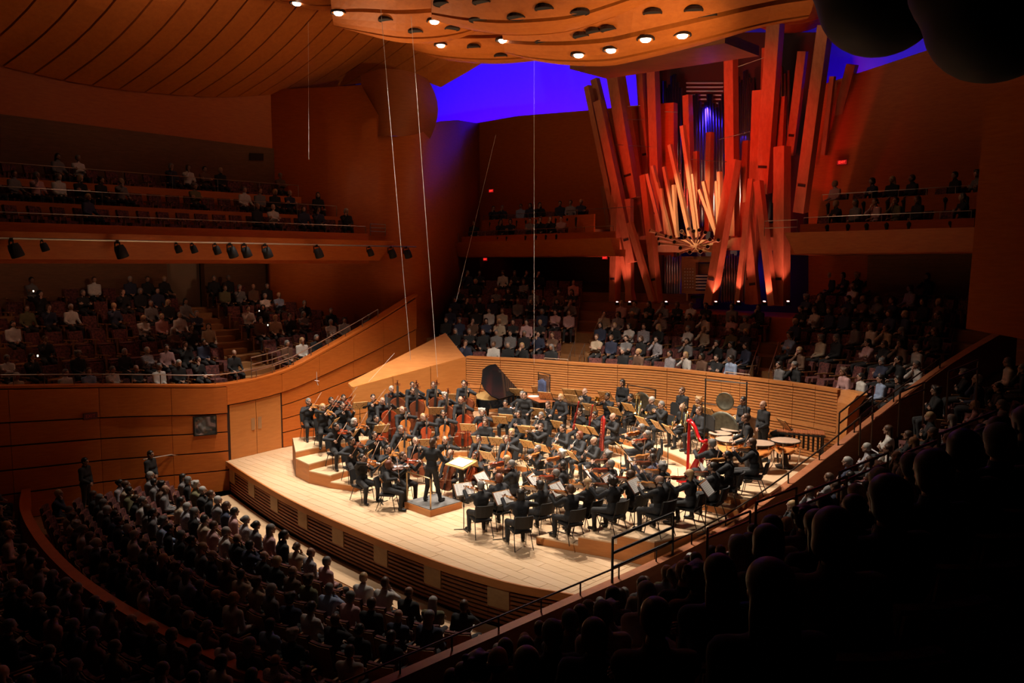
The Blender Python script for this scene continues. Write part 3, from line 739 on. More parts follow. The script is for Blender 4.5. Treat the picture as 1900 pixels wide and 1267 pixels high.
# head: origin at the middle, face towards +Y
HEADP = [('e', (0, -0.012, 0.035), (0.074, 0.093, 0.086)), ('c', (0, 0.035, -0.06), (0, 0.062, -0.088), 0.052, 0.026), ('c', (-0.035, 0.02, -0.045), (0.035, 0.02, -0.045), 0.034, 0.034),
         ('e', (0, 0.05, 0.0), (0.056, 0.042, 0.06)), ('c', (0, 0.088, 0.02), (0, 0.106, -0.02), 0.008, 0.015), ('c', (-0.03, 0.079, 0.03), (0.03, 0.079, 0.03), 0.012, 0.012),
         ('e', (-0.076, -0.005, -0.008), (0.012, 0.02, 0.03)), ('e', (0.076, -0.005, -0.008), (0.012, 0.02, 0.03)),
         ('e', (-0.03, 0.078, 0.008), (0.011, 0.011, 0.006)), ('e', (0.03, 0.078, 0.008), (0.011, 0.011, 0.006)), ('c', (-0.02, 0.085, -0.053), (0.02, 0.085, -0.053), 0.008, 0.008)]
def head_part(h):
    V, Fc = nets(HEADP, h, 0.006); cen = V[Fc].mean(1); d = np.stack([prim_d(cen, p) for p in HEADP], 1); a = d.argmin(1)
    return V, Fc, np.where((a == 8) | (a == 9), 1, np.where(a == 10, 2, 0))
HEAD_HI = head_part(0.0095); HEAD_LO = head_part(0.014)
def hair_cut(X): return (X[..., 1] * 0.8 - X[..., 2] * 0.6 - 0.030)
HAIRP = {
    'short': ([('e', (0, -0.016, 0.038), (0.086, 0.104, 0.094)), ('e', (0, -0.045, -0.02), (0.075, 0.068, 0.07))], hair_cut),
    'bald': ([('e', (0, -0.028, -0.01), (0.083, 0.088, 0.05))], lambda X: np.maximum(X[..., 1] - 0.02, X[..., 2] - 0.035)),
    'long': ([('e', (0, -0.018, 0.038), (0.092, 0.108, 0.096)), ('e', (0, -0.06, -0.06), (0.095, 0.065, 0.12)), ('e', (0, -0.075, -0.17), (0.1, 0.045, 0.12))], lambda X: np.where(X[..., 2] < -0.02, X[..., 1] - 0.02, X[..., 1] * 0.8 - X[..., 2] * 0.6 - 0.034)),
    'bob': ([('e', (0, -0.014, 0.036), (0.095, 0.11, 0.1)), ('e', (0, -0.035, -0.045), (0.1, 0.085, 0.075))], lambda X: np.where(X[..., 2] < -0.02, X[..., 1] - 0.035, X[..., 1] * 0.8 - X[..., 2] * 0.6 - 0.032)),
    'bun': ([('e', (0, -0.016, 0.038), (0.085, 0.103, 0.093)), ('e', (0, -0.05, -0.015), (0.072, 0.066, 0.06)), ('e', (0, -0.125, 0.03), (0.045, 0.042, 0.045))], hair_cut),
    'curly': ([('e', (0, -0.02, 0.045), (0.1, 0.115, 0.1)), ('e', (0, -0.05, -0.02), (0.1, 0.085, 0.08))] + [('e', (0.1 * math.cos(i * 2.4), -0.03 + 0.09 * math.sin(i * 2.4), 0.06 + 0.05 * math.cos(i * 1.7)), (0.032, 0.032, 0.032)) for i in range(12)], hair_cut),
    'pony': ([('e', (0, -0.016, 0.038), (0.086, 0.104, 0.094)), ('e', (0, -0.05, -0.015), (0.073, 0.066, 0.06)), ('c', (0, -0.115, 0.03), (0, -0.12, -0.2), 0.03, 0.018)], hair_cut),
}
SKIN = [mat('skin_%d' % i, c, 0.55, var=0.06, scale=20) for i, c in enumerate([(0.40, 0.225, 0.15), (0.35, 0.185, 0.115), (0.44, 0.26, 0.185), (0.24, 0.12, 0.07), (0.12, 0.06, 0.035)])]
HAIRM = {'grey': mat('hair_grey', (0.15, 0.14, 0.13), 0.6, var=0.3, scale=90), 'white': mat('hair_white', (0.36, 0.34, 0.31), 0.6, var=0.2, scale=90), 'dark': mat('hair_dark', (0.018, 0.013, 0.01), 0.45, var=0.4, scale=90),
         'brown': mat('hair_brown', (0.075, 0.035, 0.018), 0.5, var=0.3, scale=90), 'blonde': mat('hair_blonde', (0.42, 0.26, 0.12), 0.5, var=0.3, scale=90), 'auburn': mat('hair_auburn', (0.16, 0.045, 0.02), 0.5, var=0.3, scale=90)}
M_EYE = mat('eye_dark', (0.04, 0.025, 0.02), 0.2); M_LIP = mat('lip', (0.45, 0.18, 0.15), 0.5)
M_SUIT = mat('black_concert_cloth', (0.009, 0.009, 0.0105), 0.8, var=0.3, scale=30, bump=0.3); M_SUIT2 = mat('charcoal_concert_cloth', (0.015, 0.0155, 0.019), 0.85, var=0.3, scale=30, bump=0.3)
M_NAVY = mat('slate_blue_shirt', (0.07, 0.075, 0.12), 0.85, var=0.2, scale=30, bump=0.3); M_SHOE = mat('black_shoe_leather', (0.01, 0.01, 0.01), 0.3)
M_TROU = mat('dark_trouser_cloth', (0.02, 0.019, 0.02), 0.85, var=0.3, scale=25)
def hair_meshes(h):
    return {k: np_mesh('hair_' + k, *nets(p, h, 0.012, c), [HAIRM['dark']]) for k, (p, c) in HAIRP.items()}
HAIR_HI = hair_meshes(0.012); HAIR_LO = hair_meshes(0.017)
def ik(sh, wr, l1, l2, pole):
    d = wr - sh; L = min(d.length, (l1 + l2) * 0.995); dn = d.normalized(); wr = sh + dn * L
    a = (l1 * l1 - l2 * l2 + L * L) / (2 * L); hgt = math.sqrt(max(l1 * l1 - a * a, 0)); p = Vector(pole); p = (p - dn * p.dot(dn)).normalized()
    return sh + dn * a + p * hgt, wr
def hand_mesh(V, Fl, wr, d, nrm, side, curl):
    """palm and five fingers; d: pointing direction, nrm: palm side normal, side +1 right hand (thumb to the body's middle)"""
    d = d.normalized(); nrm = (nrm - d * nrm.dot(d)).normalized(); lat = d.cross(nrm) * side
    m = MB()
    m.tube([wr - d * 0.02, wr + d * 0.02, wr + d * 0.055, wr + d * 0.092], [0.026, 0.036, 0.042, 0.036], 8, True, 0.45, up=tuple(nrm))
    for i, (off, L) in enumerate(((0.029, 0.072), (0.010, 0.082), (-0.010, 0.077), (-0.028, 0.06))):
        p = wr + d * 0.085 + lat * off; pts = [p]; dd = d.copy(); a = curl * (1 + 0.08 * i)
        for s in range(3):
            dd = (Matrix.Rotation(a if s else a * 0.6, 3, d.cross(nrm)) @ dd); pts.append(pts[-1] + dd * (L * (0.42, 0.33, 0.25)[s]))
        m.tube(pts, [0.0095, 0.009, 0.0085, 0.0065], 5)
    p = wr + d * 0.03 + lat * 0.032; t1 = p + (lat * 0.7 + d * 0.6 + nrm * 0.25).normalized() * 0.036; t2 = t1 + (lat * 0.1 + d * 0.85 + nrm * 0.5).normalized() * 0.032
    m.tube([p - lat * 0.012, t1, t2], [0.012, 0.0105, 0.008], 5)
    o = len(V); V += m.v; Fl += [tuple(i + o for i in f) for f in m.f]
def build_person(name, seated=True, lean=0.06, lw=(-0.13, 0.32, 0.72), rw=(0.13, 0.32, 0.72), lh=(0, 1, -0.2), rh=(0, 1, -0.2), ln=(0, 0, -1), rn=(0, 0, -1), curl=0.5, hyaw=0, hpitch=0, hroll=0, lpole=(-0.6, -0.3, -0.7), rpole=(0.6, -0.3, -0.7),
                 spread=0.14, legs=None, skirt=False, h=0.024, hi=True, girth=1.0, seat=0.47, twist=0.0):
    S = 1.0
    if seated:
        pel = Vector((0, -0.02, seat + 0.1)); che = Vector((0, -0.03 + lean * 0.6, seat + 0.39)); neck = Vector((0, -0.02 + lean, seat + 0.60))
        if legs is None: legs = [((-spread, 0.44, seat + 0.03), (-spread - 0.01, 0.42, 0.10)), ((spread, 0.44, seat + 0.03), (spread + 0.01, 0.40, 0.10))]
    else:
        pel = Vector((0, 0, 0.93)); che = Vector((0, lean * 0.5, 1.24)); neck = Vector((0, lean, 1.46))
        if legs is None: legs = [((-0.10, 0.03, 0.50), (-0.12, -0.02, 0.10)), ((0.10, 0.03, 0.50), (0.13, -0.01, 0.10))]
    tw = Matrix.Rotation(twist, 3, 'Z')
    sh = [neck + tw @ Vector((sx * 0.178, -0.01, -0.055)) for sx in (-1, 1)]
    g = girth
    P = []; T = []
    def c(a, b, ra, rb, t): P.append(('c', tuple(a), tuple(b), ra, rb)); T.append(t)
    c(pel + Vector((-0.075, 0, 0)), pel + Vector((0.075, 0, 0)), 0.108 * g, 0.108 * g, 2 if not skirt else 1)
    c(pel + Vector((-0.05, 0.01, 0.1)), pel + Vector((0.05, 0.01, 0.1)), 0.1 * g, 0.1 * g, 1)
    c(pel.lerp(che, 0.5) + Vector((-0.05, 0.0, 0)), pel.lerp(che, 0.5) + Vector((0.05, 0.0, 0)), 0.095 * g, 0.095 * g, 1)
    c(che + tw @ Vector((-0.085, 0, 0)), che + tw @ Vector((0.085, 0, 0)), 0.104, 0.104, 1)
    c(che + tw @ Vector((-0.1, -0.01, 0.09)), che + tw @ Vector((0.1, -0.01, 0.09)), 0.095, 0.095, 1)
    c(sh[0], sh[1], 0.066, 0.066, 1)
    c(neck + Vector((0, -0.01, -0.03)), neck + Vector((0, 0.012, 0.10)), 0.056, 0.052, 0)
    c(neck + Vector((0, -0.012, -0.05)), neck + Vector((0, 0.0, 0.02)), 0.075, 0.064, 1)
    for i, (kn, an) in enumerate(legs):
        sx = (-1, 1)[i]; kn, an = Vector(kn), Vector(an); hp = pel + Vector((sx * 0.085, 0.02, -0.01))
        if skirt and not seated: pass
        c(hp, kn, 0.088 * g, 0.064, 2); c(kn, an, 0.062, 0.044, 2)
        if skirt: c(kn, kn.lerp(an, 0.7), 0.085, 0.10, 2); c(hp.lerp(kn, 0.3), hp.lerp(kn, 0.9) * 1.0, 0.1, 0.1, 2)
        fd = Vector((kn.x - hp.x, kn.y - hp.y, 0)); fd = fd.normalized() if fd.length > 0.15 else Vector((sx * 0.2, 1, 0)).normalized()
        c(an + Vector((0, 0, -0.045)) - fd * 0.02, an + Vector((0, 0, -0.055)) + fd * 0.15, 0.045, 0.036, 3)
    hands = []
    for i, (w, pole, hd, hn) in enumerate(((lw, lpole, lh, ln), (rw, rpole, rh, rn))):
        el, wr = ik(sh[i], Vector(w), 0.29, 0.265, pole)
        c(sh[i], el, 0.062, 0.047, 1); c(el, wr, 0.046, 0.036, 1); c(el.lerp(wr, 0.8), wr + (wr - el).normalized() * 0.02, 0.030, 0.026, 0)
        hands.append((wr, Vector(hd), Vector(hn), (-1, 1)[i]))
    V, Fc = nets(P, h, 0.011)
    cen = V[Fc].mean(1); tags = np.array(T)[np.stack([prim_d(cen, p) for p in P], 1).argmin(1)]
    N = vnormals(V, Fc)
    hc = neck + Vector((0, 0.03, 0.185)); HM = Matrix.Translation(hc) @ Matrix.Rotation(hyaw, 4, 'Z') @ Matrix.Rotation(-hpitch, 4, 'X') @ Matrix.Rotation(hroll, 4, 'Y')
    Vh, Fh, mh = HEAD_HI if hi else HEAD_LO
    A = np.array(HM); Vh2 = Vh @ A[:3, :3].T + A[:3, 3]
    Vl = V.tolist() + Vh2.tolist(); Fl = Fc.tolist() + (Fh + len(V)).tolist(); mi = [0] * len(Fc) + mh.tolist()
    hv, hf = [], []
    for wr, hd, hn, sd in hands:
        if hi: hand_mesh(hv, hf, wr, hd, hn, sd, curl)
        else: hand_mesh(hv, hf, wr, hd, hn, sd, curl)
    o = len(Vl); Vl += [list(p) for p in hv]; Fl += [tuple(i + o for i in f) for f in hf]; mi += [0] * len(hf)
    me = bpy.data.meshes.new(name); me.from_pydata(Vl, [], Fl)
    for m in (SKIN[0], M_EYE, M_LIP): me.materials.append(m)
    me.polygons.foreach_set('material_index', np.asarray(mi, np.int32)); me.polygons.foreach_set('use_smooth', [True] * len(Fl)); me.update()
    out = {'body': me, 'head': HM, 'hi': hi}
    for t, nm, m, off in ((1, 'jacket', M_SUIT, 0.009), (2, 'trousers', M_TROU, 0.007), (3, 'shoe_l', M_SHOE, 0.006), (4, 'shoe_r', M_SHOE, 0.006)):
        keep = tags == t if t < 3 else (tags == 3) & ((cen[:, 0] < 0) == (t == 3))
        Vc, Fk = sub_mesh(V + N * off, Fc, keep); out[nm] = np_mesh(nm, Vc, Fk, [m])
    return out
def add_person(arch, loc, rz, skin, hair, hairc, top, label, cat='person', group=None, name='person', trousers=None, topname='jacket', scale=1.0):
    o = put(name, arch['body'], None, loc, rz, {0: SKIN[skin]}); tag(o, label, cat, group); o.scale = (scale,) * 3
    put(topname, arch['jacket'], o, mats={0: top}); put('trousers', arch['trousers'], o, mats={0: trousers} if trousers else None)
    if arch['hi']: put('shoe', arch['shoe_l'], o); put('shoe', arch['shoe_r'], o)
    if hair:
        hm = put('hair', (HAIR_HI if arch['hi'] else HAIR_LO)[hair], o, mats={0: HAIRM[hairc]}); hm.matrix_local = arch['head']
    return o
# ============================================================ prototypes of instruments and furniture
M_VARN = {k: wood('varnish_' + k, c, [x * 1.35 for x in c], (8, 40, 8), 0.22, spec=0.6) for k, c in {'amber': (0.34, 0.10, 0.02), 'red': (0.24, 0.038, 0.012), 'brown': (0.13, 0.035, 0.015), 'pale': (0.38, 0.15, 0.04)}.items()}
M_EBONY = mat('ebony', (0.012, 0.01, 0.009), 0.3); M_STRING = mat('string_steel', (0.6, 0.58, 0.55), 0.3, 0.9); M_BOWHAIR = mat('bow_hair', (0.75, 0.70, 0.60), 0.6)
M_BOWST = wood('bow_pernambuco', (0.30, 0.10, 0.04), (0.36, 0.13, 0.05), (9, 9, 30), 0.3); M_MAPLE = wood('neck_maple', (0.5, 0.27, 0.11), (0.58, 0.33, 0.14), (9, 30, 9), 0.35)
M_BRASS = mat('brass', (0.83, 0.60, 0.24), 0.2, 1.0); M_SILVER = mat('silver', (0.86, 0.85, 0.83), 0.18, 1.0); M_GREN = mat('grenadilla', (0.02, 0.014, 0.012), 0.28)
M_REDW = mat('red_lacquer_maple', (0.34, 0.02, 0.015), 0.25, var=0.2, scale=12); M_COPPER = mat('copper_bowl', (0.92, 0.47, 0.20), 0.22, 1.0); M_SKINH = mat('drum_head', (0.50, 0.33, 0.23), 0.55, var=0.08, scale=4)
M_GONG = mat('bronze_tamtam', (0.15, 0.14, 0.105), 0.48, 0.85, var=0.3, scale=7); M_PIANO = mat('piano_black', (0.008, 0.008, 0.009), 0.07); M_PAPER = mat('sheet_paper', (0.88, 0.86, 0.82), 0.8); M_IVORY = mat('ivory_keys', (0.8, 0.77, 0.7), 0.4)
M_DESK = wood('stand_oak', (0.62, 0.34, 0.12), (0.72, 0.42, 0.16), (14, 4, 4), 0.45); M_PAD = mat('chair_pad', (0.014, 0.013, 0.013), 0.75, var=0.2, scale=30); M_HARP = mat('harp_red', (0.62, 0.012, 0.015), 0.2); M_HARPB = wood('harp_soundboard', (0.55, 0.28, 0.11), (0.66, 0.36, 0.16), (4, 4, 20), 0.4)
M_ROSE = wood('rosewood_bar', (0.33, 0.10, 0.04), (0.42, 0.14, 0.06), (20, 3, 9), 0.35); M_DENIM = mat('blue_jacket_cloth', (0.045, 0.06, 0.13), 0.9, var=0.2, scale=20)
PROTO = {}
def proto(name, parts):
    """parts: (part name, MB, material(s), smooth, name of the part it belongs to or None)"""
    PROTO[name] = [(pn, mb.mesh(pn, m, sm), par) for pn, mb, m, sm, par in parts]
def place(pname, name, loc, rz, label, cat, group=None, mats=None, scale=1.0):
    t = empty(name, loc, rz); tag(t, label, cat, group); t.scale = (scale,) * 3; byn = {}
    for i, (pn, me, par) in enumerate(PROTO[pname]):
        o = put(pn, me, byn[par] if par else t, mats={0: mats[pn]} if mats and pn in mats else None); byn.setdefault(pn, o)
    return t
def frame(o, y, z):                                     # local x,y,z axes -> matrix, y along, z top normal
    y = Vector(y).normalized(); z = Vector(z); z = (z - y * z.dot(y)).normalized(); x = y.cross(z)
    return Matrix(((x.x, y.x, z.x, o[0]), (x.y, y.y, z.y, o[1]), (x.z, y.z, z.z, o[2]), (0, 0, 0, 1)))
OUTL = [(0, .10), (.02, .28), (.08, .42), (.2, .5), (.33, .46), (.43, .36), (.52, .31), (.6, .33), (.7, .39), (.8, .41), (.9, .36), (.97, .22), (1, .08)]
def bowed(M, L, Wd, T, neck, start, pin=0.0, chin=False, cut=False):
    tr = lambda x, y, z: M @ Vector((x, y, z))
    poly = [(w * Wd, y * L + start) for y, w in OUTL] + [(-w * Wd, y * L + start) for y, w in reversed(OUTL)]
    b = MB(); n = len(poly); cx = [p for p in poly]
    ins = [(x * 0.93, (y - start - L / 2) * 0.975 + start + L / 2) for x, y in poly]
    rings = [[tr(x, y, -T * 0.55) for x, y in ins], [tr(x, y, -T * 0.42) for x, y in poly], [tr(x, y, T * 0.42) for x, y in poly], [tr(x, y, T * 0.55) for x, y in ins]]
    vs = [p for r in rings for p in r]; b.add(vs, [tuple(range(n - 1, -1, -1)), tuple(range(3 * n, 4 * n))] + [(k * n + i, k * n + (i + 1) % n, (k + 1) * n + (i + 1) % n, (k + 1) * n + i) for k in range(3) for i in range(n)])
    w = Wd * 0.12; zt = T * 0.55; e = start + L; end = e + neck; hs = w * 0.5
    fb = MB(); fb.bar(tr(0, e - L * 0.33, zt + Wd * 0.13), tr(0, end, zt + Wd * 0.03), w, w * 0.28, up=tuple((M.to_3x3() @ Vector((0, 0, 1)))))
    nk = MB(); nk.bar(tr(0, e - L * 0.02, zt - Wd * 0.02), tr(0, end, zt - Wd * 0.03), w * 0.8, w * 0.7, up=tuple((M.to_3x3() @ Vector((0, 0, 1)))))
    sc = MB(); sc.tube([tr(0, end, zt - hs), tr(0, end + neck * 0.28, zt - hs * 1.2), tr(0, end + neck * 0.42, zt - hs * 0.4)], [w * 0.42, w * 0.38, w * 0.5], 6)
    for i in range(4): sc.tube([tr(-w * 1.3 if i % 2 else w * 1.3, end + neck * (0.06 + 0.05 * i), zt - hs), tr(0, end + neck * (0.06 + 0.05 * i), zt - hs)], w * 0.14, 4)
    tp = MB(); tp.bar(tr(0, start + L * 0.03, zt + Wd * 0.05), tr(0, start + L * 0.27, zt + Wd * 0.09), w * 1.1, w * 0.25, up=tuple((M.to_3x3() @ Vector((0, 0, 1)))))
    br = MB(); br.box(tr(0, start + L * 0.43, zt + Wd * 0.06), (Wd * 0.2, Wd * 0.02, Wd * 0.14), M.to_3x3())
    st = MB()
    for i in range(4): x = (i - 1.5) * w * 0.28; st.tube([tr(x, start + L * 0.26, zt + Wd * 0.1), tr(x, start + L * 0.43, zt + Wd * 0.145), tr(x * 0.8, end, zt + Wd * 0.06)], Wd * 0.006, 3)
    parts = [('body', b, M_VARN['amber'], False, None), ('neck', nk, M_MAPLE, False, None), ('fingerboard', fb, M_EBONY, False, 'neck'), ('scroll', sc, M_VARN['brown'], True, 'neck'), ('tailpiece', tp, M_EBONY, False, 'body'), ('bridge', br, M_MAPLE, False, 'body'), ('strings', st, M_STRING, False, None)]
    for i in (-1, 1):
        fh = MB(); fh.bar(tr(i * Wd * 0.15, start + L * 0.36, zt + 0.002), tr(i * Wd * 0.12, start + L * 0.50, zt + 0.002), Wd * 0.025, 0.003, up=tuple((M.to_3x3() @ Vector((0, 0, 1))))); parts.append(('sound_hole', fh, M_EBONY, False, 'body'))
    if pin: p = MB(); p.tube([tr(0, start, 0), tr(0, start - pin, 0)], Wd * 0.016, 6); parts.append(('endpin', p, M_STEEL, False, None))
    if chin: p = MB(); p.box(tr(Wd * -0.22, start + L * 0.08, zt + 0.012), (0.09, 0.055, 0.02), M.to_3x3()); parts.append(('chin_rest', p, M_EBONY, False, None))
    return parts
def bow(frog, d, L=0.74, nrm=(0, 0, 1)):
    d = Vector(d).normalized(); frog = Vector(frog); nn = Vector(nrm); nn = (nn - d * nn.dot(d)).normalized()
    a = MB(); a.tube([frog - d * 0.04 + nn * 0.012, frog + d * L * 0.5 + nn * 0.010, frog + d * L + nn * 0.022], [0.006, 0.0055, 0.0045], 5)
    h = MB(); h.bar(frog, frog + d * (L - 0.01), 0.010, 0.003, up=tuple(nn)); f = MB(); f.bar(frog - d * 0.015 + nn * 0.004, frog + d * 0.04 + nn * 0.004, 0.012, 0.022, up=tuple(nn))
    return [('stick', a, M_BOWST, True, None), ('bow_hair', h, M_BOWHAIR, False, None), ('frog', f, M_EBONY, False, None)]
ARCH = {}
# --- violins (three bow positions), the chin end under the jaw, scroll forward left
for i, (s, yaw, rx) in enumerate(((0.20, 0.0, 0.66), (0.42, 0.1, 0.60), (0.10, -0.1, 0.72))):
    vd = Vector((-0.50 + 0.1 * i, 0.86, 0.04 - 0.05 * i)).normalized(); nn = Vector((rx, 0.1, 0.72)); o = Vector((-0.055, 0.085, 1.135)); M = frame(o, vd, nn); z = M.to_3x3() @ Vector((0, 0, 1)); x = M.to_3x3() @ Vector((1, 0, 0))
    proto('violin%d' % i, bowed(M, 0.36, 0.21, 0.04, 0.135, 0.0, chin=True)); proto('viola%d' % i, bowed(M, 0.42, 0.25, 0.045, 0.15, 0.0, chin=True))
    ct = o + vd * 0.19 + z * 0.055; bd = -x if x.x > 0 else x; bd = (bd + Vector((0, 0.05, 0.12))).normalized(); fr = ct - bd * s
    proto('bow%d' % i, bow(fr, bd, nrm=tuple(z)))
    hp = o + vd * 0.47 - z * 0.02
    ARCH['violin%d' % i] = build_person('violinist_body', lean=0.08 - 0.03 * i, lw=hp + Vector((-0.035, -0.05, -0.075)), lh=(0.35, 0.35, 0.85), ln=(0.9, -0.2, -0.2), rw=fr + Vector((0.045, -0.075, 0.03)), rh=(-0.45, 0.75, -0.45), rn=(-0.3, -0.4, -0.8), curl=0.55,
                                        hyaw=0.35, hpitch=-0.22, hroll=-0.12, lpole=(-0.2, 0.2, -1), rpole=(0.9, -0.1, -0.35 + 0.25 * i), spread=0.15 + 0.03 * i, twist=0.0)
# --- cello
for i, s in enumerate((0.18, 0.42)):
    o = Vector((0.02, 0.56, 0.0)); d = Vector((-0.13, -0.46, 1.22)).normalized(); M = frame(o, d, (0, 1, 0.3)); z = M.to_3x3() @ Vector((0, 0, 1))
    proto('cello%d' % i, bowed(M, 0.75, 0.44, 0.12, 0.28, 0.24, pin=0.24)); ct = o + d * 0.52 + z * 0.13; bd = Vector((-0.97, 0.05, 0.16 - 0.1 * i)).normalized(); fr = ct - bd * s
    proto('cbow%d' % i, bow(fr, bd, 0.71, tuple(z))); hp = o + d * 1.12 + z * 0.06
    ARCH['cello%d' % i] = build_person('cellist_body', lean=0.10, lw=hp + Vector((-0.09, 0.0, -0.03)), lh=(0.9, 0.15, 0.1), ln=(0.1, -0.9, 0.2), rw=fr + Vector((0.05, -0.06, 0.04)), rh=(-0.6, 0.4, -0.6), rn=(-0.2, -0.5, -0.8), curl=0.55, hyaw=0.2, hpitch=-0.25, lpole=(-0.9, 0.1, -0.2), rpole=(0.8, -0.3, -0.4), spread=0.27)
# --- double bass, standing or on a high stool
o = Vector((-0.10, 0.46, 0.0)); d = Vector((-0.06, -0.17, 1.8)).normalized(); M = frame(o, d, (0.25, 1, 0.1)); z = M.to_3x3() @ Vector((0, 0, 1))
proto('bass', bowed(M, 1.10, 0.66, 0.2, 0.42, 0.12, pin=0.12)); ct = o + d * 0.62 + z * 0.2; bd = Vector((-0.97, 0.12, 0.05)).normalized(); fr = ct - bd * 0.25; proto('bassbow', bow(fr, bd, 0.68, tuple(z)))
hp = o + d * 1.42 + z * 0.1
for nm, se in (('bass_stand', False), ('bass_stool', True)):
    ARCH[nm] = build_person('bassist_body', seated=se, seat=0.72, lean=0.10, lw=hp + Vector((-0.08, -0.02, -0.02)), lh=(0.9, 0.1, 0.15), ln=(0.1, -0.9, 0), rw=fr + Vector((0.05, -0.06, 0.05)), rh=(-0.5, 0.4, -0.7), rn=(-0.3, -0.6, -0.6), hyaw=0.15, hpitch=-0.25, lpole=(-0.9, 0, -0.4), rpole=(0.8, -0.4, 0),
                            spread=0.24, legs=None if not se else [((-0.26, 0.36, 0.62), (-0.30, 0.42, 0.24)), ((0.26, 0.36, 0.62), (0.24, 0.30, 0.24))], girth=1.05)
# --- winds
def wind(name, parts, **kw): proto(name, parts); ARCH[name] = build_person(name + '_body', **kw)
mo = Vector((0, 0.165, 1.165))
d = Vector((1, 0.22, -0.16)).normalized(); b = MB(); b.tube([mo - d * 0.08, mo + d * 0.59], 0.0105, 8); k = MB()
for i in range(9): k.tube([mo + d * (0.17 + 0.04 * i) + Vector((0, 0.006, 0.004)), mo + d * (0.17 + 0.04 * i) + Vector((0, 0.02, 0.012))], 0.010, 6)
lp = MB(); lp.box(mo + Vector((0, 0, 0.008)), (0.045, 0.03, 0.012))
wind('flute', [('tube', b, M_SILVER, True, None), ('keys', k, M_SILVER, False, 'tube'), ('lip_plate', lp, M_SILVER, False, 'tube')], lw=mo + d * 0.2 + Vector((-0.01, 0.05, -0.07)), lh=(0, -0.5, 0.85), ln=(0.3, -0.8, -0.4), rw=mo + d * 0.40 + Vector((0.02, -0.07, -0.06)), rh=(-0.1, 0.75, 0.65), rn=(0, 0.6, -0.6), hyaw=0.25, hpitch=-0.1, lpole=(-0.6, 0.3, -0.8), rpole=(0.9, 0, -0.3))
def straight(name, L, r, bell, m, tilt, keym):
    d = Vector((0, math.cos(tilt), -math.sin(tilt))); b = MB(); b.tube([mo, mo + d * 0.07, mo + d * 0.08, mo + d * (L - 0.07), mo + d * L], [0.004, 0.006, r, r * 1.15, bell], 8); k = MB()
    for i in range(12): p = mo + d * (0.14 + (L - 0.3) / 12 * i); k.tube([p + Vector((r if i % 2 else -r, 0.01, 0.012)), p + Vector((0, 0.014, 0.014))], 0.006, 5)
    wind(name, [('body', b, m, True, None), ('keys', k, keym, False, 'body')], lw=mo + d * 0.26 + Vector((-0.075, -0.03, -0.06)), lh=(0.7, 0.5, 0.4), ln=(0.5, -0.7, 0), rw=mo + d * 0.45 + Vector((0.075, -0.03, -0.05)), rh=(-0.7, 0.5, 0.3), rn=(-0.5, -0.7, 0), hpitch=-0.12, lean=0.05, lpole=(-0.9, -0.1, -0.5), rpole=(0.9, -0.1, -0.5))
straight('oboe', 0.62, 0.012, 0.022, M_SILVER, 0.85, M_SILVER); straight('clarinet', 0.66, 0.014, 0.034, M_GREN, 0.9, M_SILVER)
p0, p1 = Vector((0.22, 0.16, 0.42)), Vector((-0.20, 0.36, 1.62)); d = (p1 - p0).normalized(); pm = p0.lerp(p1, 0.62)
b = MB(); b.tube([p0, p0 + d * 0.45], 0.038, 8); b.tube([p0 + d * 0.4, p1 - d * 0.06, p1], [0.026, 0.026, 0.032], 8); w = MB(); w.tube([p0 + d * 0.42 + Vector((0.03, 0, 0)), p0 + d * 0.85 + Vector((0.035, 0, 0))], 0.017, 6)
bo = MB(); bo.tube([p0 + d * 0.85 + Vector((0.035, 0, 0)), p0 + d * 0.95 + Vector((0.04, -0.04, 0)), mo + Vector((0, 0.1, 0.03)), mo], 0.005, 5); k = MB()
for i in range(10): k.tube([p0 + d * (0.1 + 0.11 * i) + Vector((0.0, 0.035, 0)), p0 + d * (0.1 + 0.11 * i) + Vector((0.0, 0.05, 0.004))], 0.011, 6)
wind('bassoon', [('body', b, M_REDW, True, None), ('wing_joint', w, M_REDW, True, 'body'), ('bocal', bo, M_SILVER, False, 'body'), ('keys', k, M_SILVER, False, 'body')], lw=p0.lerp(p1, 0.55) + Vector((-0.1, -0.03, 0.0)), lh=(0.9, 0.3, 0.2), ln=(0.2, -0.9, 0), rw=p0.lerp(p1, 0.25) + Vector((0.09, -0.03, 0.02)), rh=(-0.8, 0.5, 0), rn=(-0.3, -0.9, 0), lpole=(-0.9, 0, -0.4), rpole=(0.8, -0.4, -0.3))
# large red contrabassoon: two thick parallel tubes
b = MB(); q0, q1 = Vector((0.10, 0.42, 0.12)), Vector((-0.06, 0.46, 1.25))
b.tube([q0 + Vector((-0.05, 0, 0)), q1 + Vector((-0.05, 0, 0)), q1 + Vector((0.0, 0, 0.06)), q1 + Vector((0.06, 0, 0)), q0 + Vector((0.06, 0, 0.1))], 0.045, 8); k = MB()
for i in range(12): k.tube([q0.lerp(q1, 0.08 + i * 0.075) + Vector((0.0, 0.04, 0)), q0.lerp(q1, 0.08 + i * 0.075) + Vector((0, 0.06, 0))], 0.02, 6)
bo = MB(); bo.tube([q1 + Vector((0.06, 0, 0)), mo + Vector((0.03, 0.15, 0.06)), mo], 0.006, 5)
wind('contrabassoon', [('body', b, M_REDW, True, None), ('keys', k, M_SILVER, False, 'body'), ('bocal', bo, M_SILVER, False, 'body')], lw=(-0.16, 0.40, 0.98), lh=(0.9, 0.4, 0), ln=(0.2, -0.9, 0), rw=(0.22, 0.36, 0.70), rh=(-0.9, 0.3, 0), rn=(-0.2, -0.9, 0), lpole=(-0.9, 0, -0.4), rpole=(0.8, -0.3, -0.4), spread=0.22)
